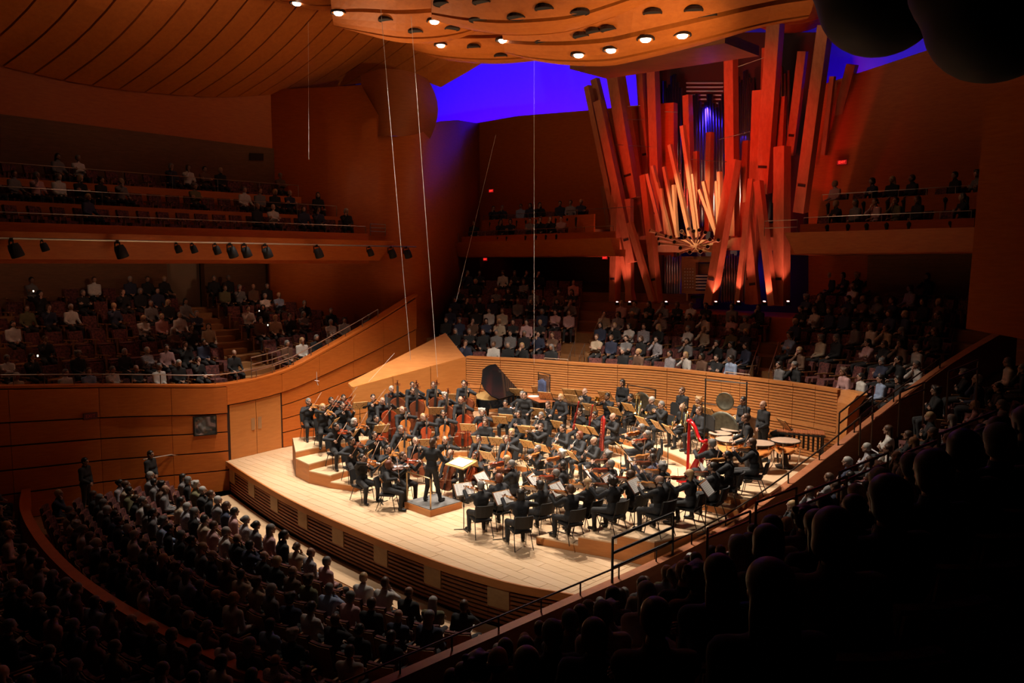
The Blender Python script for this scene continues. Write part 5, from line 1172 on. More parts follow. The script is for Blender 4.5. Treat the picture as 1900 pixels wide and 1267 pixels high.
for i, (px, py, kind, hair, hc, sk, who) in enumerate(MUS):
    p = pos[i]; rz = yaw_to(p, C2) + R.uniform(-0.12, 0.12)
    if kind[:4] in ('viol',): rz -= 0.25
    if kind in ('stand',): rz = yaw_to(p, uv(0, -4))
    base = kind[:-1] if kind[-1] in '012' else kind
    ak = kind.replace('viola', 'violin')
    top = M_NAVY if 'blue shirt' in who else (M_SUIT2 if i % 3 == 0 else M_SUIT)
    add_person(ARCH[ak], p, rz, sk, hair, hc, top, who + ', in black' if 'blue' not in who else who, 'person', 'orchestra musicians', scale=R.uniform(0.97, 1.03))
    if base in ('violin', 'viola', 'cello') or base.startswith('bass_') :
        nm, cat = INST['bass' if base.startswith('bass_') else base]; vm = VARN[(i * 7 + 3) % 4] if not base.startswith('bass_') else ('brown', 'red', 'brown')[i % 3]
        pk = ('bass' if base.startswith('bass_') else kind)
        place(pk, nm, p, rz, '%s of the %s' % (cat, who), cat, nm.replace('_', ' ') + ' section instruments', {'body': M_VARN[vm]})
        bk = {'violin': 'bow', 'viola': 'bow', 'cello': 'cbow'}.get(base, 'bassbow') + (kind[-1] if kind[-1] in '012' else '')
        place(bk, 'bow', p, rz, 'bow of the ' + who, 'bow', 'string players\' bows')
    elif kind in ART: place(kind, ART[kind], p, rz, '%s of the %s' % (ART[kind], who), ART[kind], 'wind instruments')
    if base == 'bass_stool': place('stool', 'high_stool', p, rz, 'high stool under the ' + who, 'stool', 'bass stools')
    elif base not in ('bass_stand', 'stand', 'mallets'): place('chair', 'orchestra_chair', p, rz, 'black chair under the ' + who, 'chair', 'orchestra chairs')
# ---- music stands: picture position of the middle of the desk
STANDS = [(680, 761), (611, 771), (638, 795), (664, 816), (719, 804), (696, 844), (730, 865), (752, 762), (758, 738), (846, 761), (838, 737), (783, 822), (874, 793), (817, 849), (776, 884),
          (927, 790), (891, 817), (936, 820), (900, 848), (964, 793), (960, 763), (964, 740), (1005, 768), (1001, 723), (997, 795), (977, 824), (1007, 831), (1030, 800), (1040, 834), (1062, 845), (1067, 749), (1058, 728), (1100, 725),
          (1131, 732), (1103, 758), (1140, 762), (1167, 767), (1192, 781), (1175, 738), (1064, 807), (1097, 810), (972, 866), (1153, 845), (1015, 747), (1191, 782), (1220, 789), (1241, 797), (1219, 749), (1316, 764), (1349, 775), (1286, 757), (1447, 787),
          (862, 908), (933, 923), (894, 888), (1017, 917), (1108, 910), (1198, 902), (990, 891), (1084, 876), (1159, 874), (1304, 903), (1336, 874)]
spos = []
for (x, y) in STANDS:
    p = find(x, y, 1.06)
    if any((p - q).length < 0.45 for q in spos): continue
    spos.append(p)
for it in range(20):
    for a in range(len(spos)):
        for q in pos:
            d = spos[a] - q; d.z = 0
            if 1e-6 < d.length < 0.62: spos[a] += d.normalized() * (0.62 - d.length) * 0.5
used = set()
for p in spos:
    u, v = to_uv(p); v = min(v, wall_back_v(u) - 0.3)
    if abs(u) < 1.0 and -1.2 < v < 0.5: u, v = -0.75, 0.55
    q = uv(u, v); p = Vector((q.x, q.y, level_at(u, v)))
    out = (p - C2); out.z = 0; out.normalize()
    c = sorted((i for i in range(len(pos)) if i not in used), key=lambda i: (pos[i] - (p + out * 0.7)).length)[0]; used.add(c); who = MUS[c][6]
    rz = yaw_to(p, C2)
    if u < 0.8 and v < 0.8: rz = yaw_to(p, p + UD * 0.8 + VD * 0.6); out = -(UD * 0.8 + VD * 0.6)
    place('stand', 'music_stand', p, rz, 'oak music stand of the ' + who, 'music stand', 'orchestra music stands')
    if out.dot((Vector((0, 0, 0)) - p).normalized()) > -0.15: place('sheet', 'sheet_music', p, rz, 'open sheet music before the ' + who, 'sheet music', 'sheet music on the stands')
# ---- podium, conductor, score desk
pod = empty('podium', C2, math.radians(-45)); tag(pod, 'square wooden podium with grey carpet under the conductor', 'podium')
b = MB(); b.box((0, 0, 0.09), (1.12, 1.12, 0.18)); b.build('box', M_RISER, pod); b = MB(); b.box((0, 0, 0.19), (1.08, 1.08, 0.02)); b.build('carpet', mat('grey_carpet', (0.17, 0.165, 0.16), 0.95, var=0.2, scale=60), pod)
b = MB(); b.box((0.28, -0.561, 0.09), (0.54, 0.006, 0.17)); b.build('front_panel', wood('podium_panel', (0.46, 0.19, 0.06), (0.54, 0.24, 0.08), (2, 2, 14), 0.4), pod)
M_GOLD = mat('brass_rail', (0.70, 0.48, 0.24), 0.3, 1.0)
rl = MB(); rl.tube([(-0.52, -0.5, 0.2), (-0.52, -0.5, 1.0), (-0.49, -0.5, 1.03), (0.46, -0.5, 1.03), (0.5, -0.5, 1.0), (0.5, -0.5, 0.2)], 0.02, 8); rl.build('safety_rail', M_GOLD, pod, True)
cz = Vector((C2.x, C2.y, 0.20)) - VD * 0.05
add_person(ARCH['conductor'], cz, math.radians(-45) + 0.35, 1, 'pony', 'brown', M_SUIT, 'conductor in a black suit with tied hair standing on the podium', 'person', name='person', scale=1.0)
place('baton', 'baton', cz, math.radians(-45) + 0.35, 'thin white baton in the hand of the conductor', 'baton')
dp = C2 + VD * 0.95 + UD * 0.1; t = empty('conductor_desk', (dp.x, dp.y, 0), math.radians(-45)); tag(t, 'broad oak conductor desk on a dark column beside the podium', 'music stand')
b = MB(); b.box((0, 0, 1.12), (0.78, 0.56, 0.035), Matrix.Rotation(math.radians(14), 3, 'X')); b.build('desk', M_DESK, t); b = MB(); b.box((0, 0.27, 1.12), (0.78, 0.02, 0.2), Matrix.Rotation(math.radians(14), 3, 'X')); b.build('back_board', M_DESK, t)
b = MB(); b.box((0, 0, 0.57), (0.12, 0.1, 1.1)); b.build('column', M_IRON, t); b = MB(); b.bar((-0.3, 0, 0.02), (0.3, 0, 0.02), 0.06, 0.04); b.bar((0, -0.28, 0.02), (0, 0.28, 0.02), 0.06, 0.04); b.build('base', M_IRON, t)
t = empty('score', (dp.x, dp.y, 1.15), math.radians(-45)); tag(t, 'open white conductor score on the broad desk', 'score')
for sx in (-1, 1): b = MB(); b.box((sx * 0.155, -0.02, 0.0), (0.3, 0.42, 0.012), Matrix.Rotation(math.radians(14), 3, 'X')); b.build('page', M_PAPER, t)
# ---- harp: base near the harpist, column upstage
hb = find(1290, 912, 0.05); hp_ = find(1330, 845, 1.32)
u, v = to_uv(hb); hz = level_at(u, v); t = empty('concert_harp', (hb.x, hb.y, hz), 0); tag(t, 'red lacquered concert harp with a gilt-edged neck among the strings', 'harp')
hpos = find(1325, 838, 1.27); dirh = Vector((hpos.x - hb.x, hpos.y - hb.y, 0)); dirh = dirh.normalized(); hrz = math.atan2(dirh.y, dirh.x); t.rotation_euler = (0, 0, hrz); t.scale = (0.92, 0.92, 0.9)   # local +X towards the player
b = MB(); b.tube([(-0.42, 0, 0.06), (-0.40, 0, 0.4), (-0.36, 0, 1.72), (-0.36, 0, 1.80)], [0.055, 0.042, 0.042, 0.065], 10); b.build('column', M_HARP, t, True)
b = MB(); b.lathe([(0.05, 1.78), (0.085, 1.80), (0.085, 1.84), (0.05, 1.88)], 12, Matrix.Translation((-0.36, 0, 0))); b.build('capital', M_HARP, t, True)
b = MB(); b.tube([(-0.36, 0, 1.78), (-0.22, 0, 1.80), (-0.05, 0, 1.68), (0.08, 0, 1.48), (0.22, 0, 1.36), (0.38, 0, 1.36), (0.46, 0, 1.42)], [0.06, 0.05, 0.045, 0.045, 0.045, 0.05, 0.06], 8); nk = b.build('neck', M_HARP, t, True)
b = MB(); b.tube([(-0.2, -0.055, 1.74), (-0.05, -0.055, 1.63), (0.08, -0.055, 1.44), (0.22, -0.055, 1.33)], 0.02, 6); b.build('neck_plate', M_BRASS, nk, True)
b = MB(); rows = []
for s in range(9):
    f = s / 8; c_ = Vector((lerp(-0.28, 0.48, f), 0, lerp(0.10, 1.36, f))); w = lerp(0.24, 0.09, f); pn = Vector((0.86, 0, -0.5))
    rows.append([c_ + Vector((0, w * math.cos(a), 0)) + pn * (w * 0.9 * math.sin(a)) for a in [k * math.pi / 6 for k in range(7)]])
b.grid(rows); sb = b.build('soundbox', M_HARP, t, True)
b = MB(); b.slab([[Vector((lerp(-0.28, 0.48, f), -lerp(0.23, 0.085, f), lerp(0.10, 1.36, f))), Vector((lerp(-0.28, 0.48, f), lerp(0.23, 0.085, f), lerp(0.10, 1.36, f)))] for f in (0, 0.5, 1)], (-0.008, 0, 0.005)); b.build('soundboard', M_HARPB, t)
b = MB(); b.box((-0.33, 0, 0.05), (0.5, 0.5, 0.1)); b.build('pedal_base', M_HARP, t)
for k in range(18):
    f = k / 17; a = Vector((lerp(-0.22, 0.42, f), 0, lerp(0.2, 1.26, f))); top_ = smooth_at([(-0.36, 1.76), (-0.22, 1.76), (-0.05, 1.64), (0.08, 1.44), (0.22, 1.33), (0.46, 1.36)], a.x - 0.04)[0]
    b = MB(); b.tube([a, (a.x - 0.04, 0, top_)], 0.0025, 3); b.build('string', M_STRING, t)
hl = Vector((hb.x, hb.y, hz)) + dirh * 0.72 + Vector((-dirh.y, dirh.x, 0)) * 0.0
add_person(ARCH['harpist'], hl, yaw_to(hl, hb), 0, 'short', 'grey', M_SUIT2, 'grey-haired harpist leaning on the red harp, in black', 'person', 'orchestra musicians'); place('chair', 'orchestra_chair', hl, yaw_to(hl, hb), 'black chair under the harpist', 'chair', 'orchestra chairs')
# ---- timpani and the rest of the percussion
for (x, y, k, lb) in ((1336, 815, 'timpano_small', 'small copper timpano leftmost beside the harp'), (1358, 808, 'timpano_small', 'small copper timpano at the back in front of the timpanist'), (1354, 827, 'timpano', 'large copper timpano second from the left'), (1409, 834, 'timpano', 'large copper timpano in the middle front'), (1457, 829, 'timpano', 'large copper timpano rightmost by the parapet')):
    L = 0.8; p = at_z(x, y, L + 0.79); u, v = to_uv(p); q = uv(min(u, para(v)[0] - 0.42), v, level_at(u, v)); place(k, 'timpano', q, 0.3, lb, 'timpano', 'copper timpani')
def perc(k, name, x, y, hh, rz, label, cat, group=None, L=1.0, **kw):
    p = at_z(x, y, L + hh); u, v = to_uv(p); v = min(v, wall_back_v(u) - kw.pop('gap', 0.25)); u = min(u, para(v)[0] - 0.3); return place(k, name, uv(u, v, level_at(u, v)), rz, label, cat, group, **kw)
ra = math.radians(-45) + math.pi
perc('gong_frame', 'gong_rack', 1347, 708, 2.3, ra + 0.15, 'tall black frame carrying the small hanging gong', 'frame', gap=0.55); perc('gong_s', 'gong', 1347, 708, 2.3, ra + 0.15, 'small round gong hanging in the tall black frame', 'gong', 'gongs', gap=0.55)
perc('gong_low_frame', 'gong_rack', 1343, 757, 1.4, ra, 'low black frame of the big gong under the hanging one', 'frame', gap=0.9); perc('gong_l', 'gong', 1343, 757, 1.4, ra, 'big gong low behind the brass end', 'gong', 'gongs', gap=0.9)
perc('gong_low_frame', 'gong_rack', 1193, 722, 1.4, ra - 0.2, 'low black frame of the gong left of the standing man', 'frame', gap=0.35); perc('gong_l', 'gong', 1193, 722, 1.4, ra - 0.2, 'big grey gong behind the trumpets by the wall', 'gong', 'gongs', gap=0.35)
perc('bass_drum', 'bass_drum', 1385, 772, 1.1, ra + 0.9, 'large bass drum on its stand behind the timpanist', 'drum', gap=1.1)
perc('marimba', 'marimba', 1010, 733, 0.9, ra - 0.35, 'long marimba with rosewood bars on the left', 'marimba', gap=1.0); perc('vibraphone', 'vibraphone', 1085, 738, 0.9, ra - 0.2, 'vibraphone with metal bars right of the marimba', 'vibraphone', gap=1.1)
perc('xylophone', 'xylophone', 1485, 800, 0.9, ra + 0.5, 'xylophone with red bars in the right corner by the wall', 'xylophone', gap=0.5)
# chimes rack with a blue jacket over it
p = at_z(1028, 690, 1.0 + 1.75); u, v = to_uv(p); v = min(v, wall_back_v(u) - 0.7); q = uv(u, v, level_at(u, v)); t = empty('chimes_rack', q, ra - 0.3); tag(t, 'black tubular rack of chimes against the slatted wall', 'chimes')
for sx in (-1, 1): MB().tube([(sx * 0.42, 0, 0), (sx * 0.42, 0, 1.75)], 0.016, 6).build('post', M_IRON, t); MB().bar((sx * 0.42, -0.25, 0.02), (sx * 0.42, 0.25, 0.02), 0.04).build('foot', M_IRON, t)
MB().tube([(-0.42, 0, 1.75), (0.42, 0, 1.75)], 0.016, 6).build('crossbar', M_IRON, t)
for k in range(12): MB().tube([(-0.36 + k * 0.065, 0, 1.68), (-0.36 + k * 0.065, 0, 0.45 + k * 0.045)], 0.016, 7).build('chime', M_SILVER, t)
jm = MB(); jm.slab([[Vector((lerp(-0.24 - 0.06 * (1 - s), 0.24 + 0.06 * (1 - s), j / 8), 0.05 + 0.03 * math.sin(j * 2.1) * (1 - s) , lerp(0.85, 1.55, s) - 0.02 * abs(j - 4) * s)) for j in range(9)] for s in (0, 0.25, 0.5, 0.75, 1)], (0, 0.07, 0)); j_ = jm.build('hung_jacket', M_DENIM, None, True); j_.location = q; j_.rotation_euler = (0, 0, ra - 0.3); tag(j_, 'blue jacket hung over the chimes rack', 'jacket')
# drums near the chimes
def drum(q, r, h, z, label, m=None):
    t = empty('snare_drum', q, 0); tag(t, label, 'drum', 'small drums'); MB().lathe([(r, z), (r, z + h)], 18, cap=False).build('shell', m or M_STEEL, t, True); MB().lathe([(r * 1.02, z + h - 0.015), (r * 1.02, z + h + 0.006), (r * 0.96, z + h + 0.008)], 18).build('drum_head', mat('white_head', (0.75, 0.7, 0.62), 0.5), t)
    for i in range(3): a = i * math.tau / 3; MB().tube([(r * 0.5 * math.cos(a), r * 0.5 * math.sin(a), z), (0.05 * math.cos(a), 0.05 * math.sin(a), z * 0.5), (0.3 * math.cos(a), 0.3 * math.sin(a), 0)], 0.01, 5).build('leg', M_STEEL, t)
p = at_z(1040, 727, 1.9); u, v = to_uv(p); v = min(v, wall_back_v(u) - 0.9); drum(uv(u, v, level_at(u, v)), 0.2, 0.16, 0.75, 'small white-headed drum right of the chimes')
p = at_z(1085, 768, 1.5); u, v = to_uv(p); drum(uv(u, v, level_at(u, v)), 0.2, 0.2, 0.5, 'steel field drum in front of the bald horn player')
# row of small cup bells over the timpani
p = at_z(1380, 806, 1.0 + 1.05); u, v = to_uv(p); q = uv(min(u, para(v)[0] - 0.6), v, level_at(u, v)); t = empty('crotales_stand', q, 0.2); tag(t, 'row of small white cup bells on a rack by the timpanist', 'bells')
MB().bar((-0.32, 0, 1.0), (0.32, 0, 1.0), 0.08, 0.025).build('board', M_MAPLE, t)
for k in range(8): MB().lathe([(0.034, 0), (0.036, 0.03), (0.02, 0.055), (0.004, 0.06)], 10, Matrix.Translation((-0.28 + k * 0.08, 0, 1.015))).build('bell', mat('white_bell', (0.8, 0.74, 0.66), 0.4), t, True)
for sx in (-1, 1): MB().tube([(sx * 0.3, 0, 0.99), (sx * 0.3, 0, 0)], 0.011, 6).build('leg', M_IRON, t)
# low table with a black bag
p = at_z(1443, 806, 0.95 + 0.8); u, v = to_uv(p); q = uv(min(u, para(v)[0] - 0.55), v, level_at(u, v)); t = empty('percussion_table', q, 0.5); tag(t, 'small dark percussion table near the right corner', 'table')
MB().box((0, 0, 0.7), (0.75, 0.45, 0.03)).build('top', M_IRON, t)
for sx in (-1, 1):
    for sy in (-1, 1): MB().bar((sx * 0.33, sy * 0.18, 0.69), (sx * 0.33, sy * 0.18, 0), 0.03).build('leg', M_IRON, t)
V_, F_ = nets([('e', (0, 0, 0.07), (0.28, 0.17, 0.07)), ('e', (0.1, 0.03, 0.11), (0.16, 0.12, 0.05))], 0.03, 0.02); o = put('soft_bag', np_mesh('soft_bag', V_, F_, [M_PAD]), None, q + Vector((0, 0, 0.715)), 0.5); tag(o, 'black soft bag lying on the percussion table', 'bag')
# black sound shields
for (x, y, lb) in ((1318, 784, 'broad black sound shield behind the last trombonist'), (1252, 759, 'black sound shield behind the trumpeter'), (1083, 720, 'round-topped black sound shield by the bald horn player'), (1228, 829, 'narrow black sound shield by the violas')):
    p = find(x, y, 1.05); q = p; w = 0.55 if 'broad' in lb else (0.2 if 'narrow' in lb else 0.42); t = empty('sound_shield', q, yaw_to(q, C2)); tag(t, lb, 'sound shield', 'black sound shields')
    MB().prism([(-w / 2, -0.2), (w / 2, -0.2), (w / 2, 0.14), (w * 0.3, 0.22), (-w * 0.3, 0.22), (-w / 2, 0.14)], -0.012, 0.012, Matrix.Translation((0, 0, 1.05)) @ Matrix.Rotation(math.pi / 2, 4, 'X')).build('board', M_BLACK, t)
    MB().tube([(0, 0, 0.02), (0, 0, 0.95)], 0.011, 6).build('pole', M_IRON, t); MB().bar((-0.2, 0, 0.015), (0.2, 0, 0.015), 0.03).bar((0, -0.2, 0.015), (0, 0.2, 0.015), 0.03).build('base', M_IRON, t)
# ---- grand piano: lid up, keyboard to the left-front
p = at_z(912, 742, 0.8 + 0.95); u, v = to_uv(p); v = min(v, wall_back_v(u) - 1.0); q = uv(u, v, level_at(u, v)); t = empty('grand_piano', q, math.radians(150)); tag(t, 'black grand piano with raised lid by the left corner', 'piano')
PO = [(-0.75, -0.85), (0.75, -0.85), (0.75, -0.3), (0.62, 0.2), (0.35, 0.55), (0.1, 0.9), (-0.2, 1.05), (-0.55, 1.0), (-0.75, 0.75)]
MB().prism(PO, 0.62, 0.92).build('case', M_PIANO, t); MB().prism([(x * 0.93, y * 0.93) for x, y in PO], 0.921, 0.935).build('soundboard', mat('piano_inside', (0.55, 0.36, 0.14), 0.35, 0.3), t)
lm = Matrix.Translation((-0.75, 0, 0.94)) @ Matrix.Rotation(math.radians(-42), 4, 'Y') @ Matrix.Translation((0.75, 0, 0)); ld = MB().prism([p_ for p_ in PO if True], 0.0, 0.03, lm).build('lid', M_PIANO, t)
MB().tube([(0.6, -0.1, 0.93), (0.35, -0.1, 1.9)], 0.012, 6).build('lid_prop', M_PIANO, t)
kb = MB().box((0, -0.92, 0.70), (1.4, 0.28, 0.06)).build('keybed', M_PIANO, t)
for k in range(26): MB().box((-0.63 + k * 0.05, -0.95, 0.735), (0.046, 0.15, 0.012)).build('white_key', M_IVORY, kb)
for k in range(25):
    if k % 7 not in (2, 6): MB().box((-0.605 + k * 0.05, -0.91, 0.748), (0.025, 0.09, 0.014)).build('black_key', M_EBONY, kb)
for (x, y) in ((-0.6, -0.7), (0.6, -0.7), (-0.2, 0.8)): MB().tube([(x, y, 0.62), (x, y, 0.08), (x, y, 0.0)], [0.075, 0.05, 0.04], 10).build('leg', M_PIANO, t)
MB().bar((0, -0.6, 0.62), (0, -0.62, 0.1), 0.18, 0.05).build('pedal_lyre', M_PIANO, t); MB().box((0, -0.6, 1.06), (0.9, 0.02, 0.26), Matrix.Rotation(math.radians(-20), 3, 'X')).build('music_desk', M_PIANO, t)
# ============================================================ pipe organ
ORV = 14.3
def oz(x, y): return 1050 + 0.4421 * x, 40 + 0.4421 * y
M_OPIPE = wood('organ_pipe_fir', (0.42, 0.13, 0.05), (0.54, 0.19, 0.075), (9, 9, 3), 0.45); M_OTAN = wood('organ_pipe_tan', (0.60, 0.36, 0.17), (0.70, 0.44, 0.22), (9, 9, 3), 0.45)
org = empty('pipe_organ', at_v(*oz(520, 1190), ORV)); tag(org, 'great pipe organ with splayed wooden pipes above the back terrace', 'organ')
def pipe_world(name, a, b_, w, m, tw=0.0, parent=org):
    a, b_ = Vector(a), Vector(b_); d = (b_ - a).normalized(); x = (UD - d * UD.dot(d)).normalized(); y = d.cross(x); x, y = x * math.cos(tw) + y * math.sin(tw), y * math.cos(tw) - x * math.sin(tw)
    q = [(-1, -1), (1, -1), (1, 1), (-1, 1)]; mb = MB(); mb.hexa([a + x * (i * w / 2) + y * (j * w / 2) for i, j in q], [b_ + x * (i * w / 2) + y * (j * w / 2) for i, j in q])
    o = tchild(mb.build(name, m), parent)
    L = (b_ - a).length
    if w > 0.3:                                          # mouth of the pipe and a band near its foot
        m2 = MB(); c = a + d * min(1.0, L * 0.2); q2 = [c + x * (i * w * 0.35) - y * (w / 2 + 0.01) + d * (j * 0.05) for i, j in ((-1, -1), (1, -1), (1, 1), (-1, 1))]; q3 = [p + y * 0.06 for p in q2]; m2.hexa(q3, q2); mo_ = m2.build('pipe_mouth', M_GROOVE); tchild(mo_, o)
    return o
BIG = [  # top x,y, bottom x,y (organ picture frame), width, depth offset at foot and at top
 (92, 272, 278, 1170, 30, .3, -.2), (122, 242, 232, 690, 34, .9, .3), (138, 335, 282, 1010, 42, .2, -.3), (205, 200, 292, 740, 64, .8, .3), (215, 685, 205, 1175, 40, .0, .0), (265, 745, 268, 1175, 32, .25, .25), (297, 648, 325, 900, 32, 1.2, 1.2),
 (268, 845, 367, 1178, 28, -.3, -.3), (330, 645, 387, 1182, 36, .0, .3), (315, 180, 347, 650, 38, 1.8, 1.4), (365, 197, 388, 900, 44, 1.5, 1.2), (692, 105, 700, 900, 48, .9, .6), (708, 580, 605, 1188, 48, -.4, -.2), (808, 290, 775, 1185, 44, .8, .3), (778, 660, 720, 1187, 24, -.3, -.1),
 (880, 10, 828, 720, 62, .7, -.2), (808, 670, 870, 1192, 36, -.4, -.1), (908, 315, 888, 760, 36, 1.3, .9), (908, 525, 905, 1192, 58, .1, .0), (995, 125, 942, 560, 38, 1.6, .9), (1090, 15, 985, 800, 54, .6, -.4), (1120, 230, 1082, 560, 22, 1.6, 1.2), (1203, 180, 1118, 500, 42, 2.0, 1.6),
 (755, 760, 797, 1187, 42, .3, .3), (510, 310, 522, 700, 34, 1.4, 1.2), (605, 465, 598, 880, 28, 1.2, 1.1), (547, 545, 548, 880, 22, 1.3, 1.2), (760, 500, 745, 905, 30, 1.4, 1.2), (848, 110, 838, 400, 40, 1.9, 1.6), (160, 690, 190, 900, 26, 1.6, 1.4)]
for (tx, ty, bx, by, w, ob, ot) in BIG:
    a, c = at_v(*oz(bx, by), ORV + ob), at_v(*oz(tx, ty), ORV + ot); pipe_world('wooden_pipe', a, c, w * 0.4421 / F * a.y / 1.16, M_OPIPE, R.uniform(-0.15, 0.15))
TAN = [(490, 437, 553, 905, 22), (437, 517, 522, 900, 20), (412, 610, 470, 905, 16), (365, 605, 437, 895, 17), (385, 675, 442, 905, 14), (453, 685, 466, 895, 16), (560, 705, 637, 908, 15), (577, 670, 634, 905, 16), (645, 630, 650, 890, 20), (632, 670, 641, 890, 14), (530, 640, 560, 900, 12), (400, 700, 420, 890, 14), (340, 640, 400, 880, 16)]
for (tx, ty, bx, by, w) in TAN:
    a, c = at_v(*oz(bx, by), ORV + 0.35), at_v(*oz(tx, ty), ORV + R.uniform(-0.1, 0.4)); pipe_world('front_pipe', a, c, w * 0.4421 / F * a.y / 1.2, M_OTAN, R.uniform(-0.3, 0.3))
# horizontal trumpets fanning out of the loft front
hubp = at_v(*oz(545, 945), ORV + 0.5)
for (x, y, o) in ((352, 876, -1.0), (378, 893, -1.1), (388, 912, -1.2), (392, 933, -1.3), (420, 900, -1.2), (440, 905, -1.3), (455, 925, -1.4), (485, 880, -1.0), (500, 905, -1.3), (515, 870, -0.8), (535, 880, -1.1), (560, 875, -1.0), (585, 885, -1.0), (605, 915, -1.1), (640, 917, -0.9), (470, 977, -1.5), (520, 968, -1.5), (565, 965, -1.5), (480, 950, -1.6), (595, 945, -1.4)):
    e = at_v(*oz(x, y), ORV + o); st = hubp.lerp(e, 0.25); mb = MB(); mb.tube([st, st.lerp(e, 0.85), e], [0.02, 0.05, 0.085], 9); o_ = mb.build('horizontal_trumpet', M_OTAN, None, True); tchild(o_, org)
    m2 = MB(); dd = (e - st).normalized(); m2.tube([e - dd * 0.005, e + dd * 0.004], 0.07, 9); tchild(m2.build('trumpet_mouth', M_GROOVE), o_)
def obox(x0, y0, x1, y1, off, depth, name, m):
    o = slab_v([oz(x0, y1), oz(x1, y1), oz(x1, y0), oz(x0, y0)], ORV + off, name, m, org, depth); return o
obox(385, 915, 645, 968, 0.45, 0.3, 'loft_beam', M_OTAN); obox(620, 905, 940, 960, 0.9, 0.3, 'loft_beam', M_OPIPE); obox(170, 850, 385, 915, 1.3, 0.3, 'loft_beam', M_OPIPE); obox(690, 845, 870, 905, 1.4, 0.3, 'loft_beam', M_OPIPE)
# console
M_CONS = wood('console_oak', (0.36, 0.20, 0.09), (0.46, 0.27, 0.13), (5, 5, 20), 0.4)
cns = obox(485, 985, 640, 1010, 1.0, 0.2, 'console_case', M_CONS); obox(485, 1010, 545, 1140, 1.0, 0.2, 'stop_jamb', M_CONS); obox(545, 1015, 640, 1060, 1.3, 0.1, 'console_back', M_CONS)
for k in range(5):
    obox(545, 1064 + k * 13, 628, 1071 + k * 13, 0.95 - k * 0.06, 0.12, 'manual', M_IVORY)
for i in range(4):
    for j in range(7): obox(497 + i * 11, 1035 + j * 13, 502 + i * 11, 1040 + j * 13, 0.97, 0.02, 'stop_knob', M_IVORY)
obox(500, 1130, 610, 1142, 0.7, 0.35, 'bench', M_CONS); obox(505, 1142, 512, 1172, 0.7, 0.3, 'bench_leg', M_CONS); obox(598, 1142, 605, 1172, 0.7, 0.3, 'bench_leg', M_CONS); obox(520, 1150, 596, 1162, 0.9, 0.2, 'pedal_board', M_IRON)
# metal ranks in the shadow behind
M_TIN = mat('tin_pipe', (0.55, 0.55, 0.58), 0.28, 1.0)
def rank(x0, x1, n, ytop, ybot, off, r, wav=30):
    for i in range(n):
        x = lerp(x0, x1, i / max(1, n - 1)); a, c = at_v(*oz(x, ybot), ORV + off), at_v(*oz(x, ytop + wav * math.sin(i * 1.3)), ORV + off); mb = MB(); mb.tube([a, a.lerp(c, 0.06), c], [r * 0.3, r, r], 8); tchild(mb.build('metal_pipe', M_TIN, None, True), org)
rank(415, 480, 7, 250, 700, 2.2, 0.09); rank(500, 660, 14, 330, 860, 2.3, 0.08); rank(725, 785, 8, 230, 880, 2.2, 0.07); rank(395, 480, 9, 985, 1180, 1.7, 0.06, 6); rank(655, 765, 11, 980, 1180, 1.7, 0.06, 6); rank(280, 320, 4, 420, 640, 2.2, 0.08); rank(905, 935, 3, 190, 560, 2.2, 0.07); rank(150, 170, 2, 420, 640, 2.0, 0.07)
for k in range(9): obox(505, 255 + k * 17, 660, 261 + k * 17, 2.4, 0.05, 'louvre_slat', mat('louvre_grey', (0.3, 0.3, 0.36), 0.4, 0.6))
for (x0, y0, x1, y1) in ((178, 515, 355, 525), (260, 355, 312, 352), (415, 378, 470, 380), (470, 575, 700, 590), (720, 190, 830, 152), (640, 495, 780, 460), (165, 410, 330, 412)):
    mb = MB(); mb.tube([at_v(*oz(x0, y0), ORV + 0.2), at_v(*oz(x1, y1), ORV + 0.5)], 0.012, 5); tchild(mb.build('stay_rod', M_STEEL), org)
# small floodlights on the organ platform
def flood(px, py, off, power, col, tgt, cone, label):
    p = at_v(px, py, ORV + off); t = empty('floodlight', p); tag(t, label, 'floodlight', 'organ floodlights'); m = Matrix.Rotation(0.5, 3, 'X')
    MB().box((0, 0, 0.07), (0.16, 0.12, 0.12), m).build('housing', M_IRON, t); MB().box((0, 0, 0.137), (0.08, 0.06, 0.006), m).build('lens', mat('flood_lens', (1, 0.7, 0.7), 0.3, emit=(1, 0.6, 0.55), estr=8), t); MB().bar((-0.1, 0, 0.0), (0.1, 0, 0.0), 0.04, 0.02).build('bracket', M_IRON, t)
    light('SPOT', 'floodlight_beam', Vector((0, 0, 0.17)), power, col, 0.05, None, cone, 0.5, t).rotation_euler = (Vector(tgt) - p).to_track_quat('-Z', 'Y').to_euler()
for i, (px, tx, w) in enumerate(((1145, 1140, 1), (1168, 1150, 1), (1236, 1200, 0.8), (1328, 1350, 1.2), (1370, 1385, 1), (1418, 1425, 1), (1462, 1450, 1.4))):
    flood(px, 566, -0.75, 150 * w, (1.0, 0.30, 0.28), at_v(tx, 250, ORV + 0.3), 75, 'small floodlight at the foot of the organ, %s from the left' % ('first', 'second', 'third', 'fourth', 'fifth', 'sixth', 'seventh')[i])
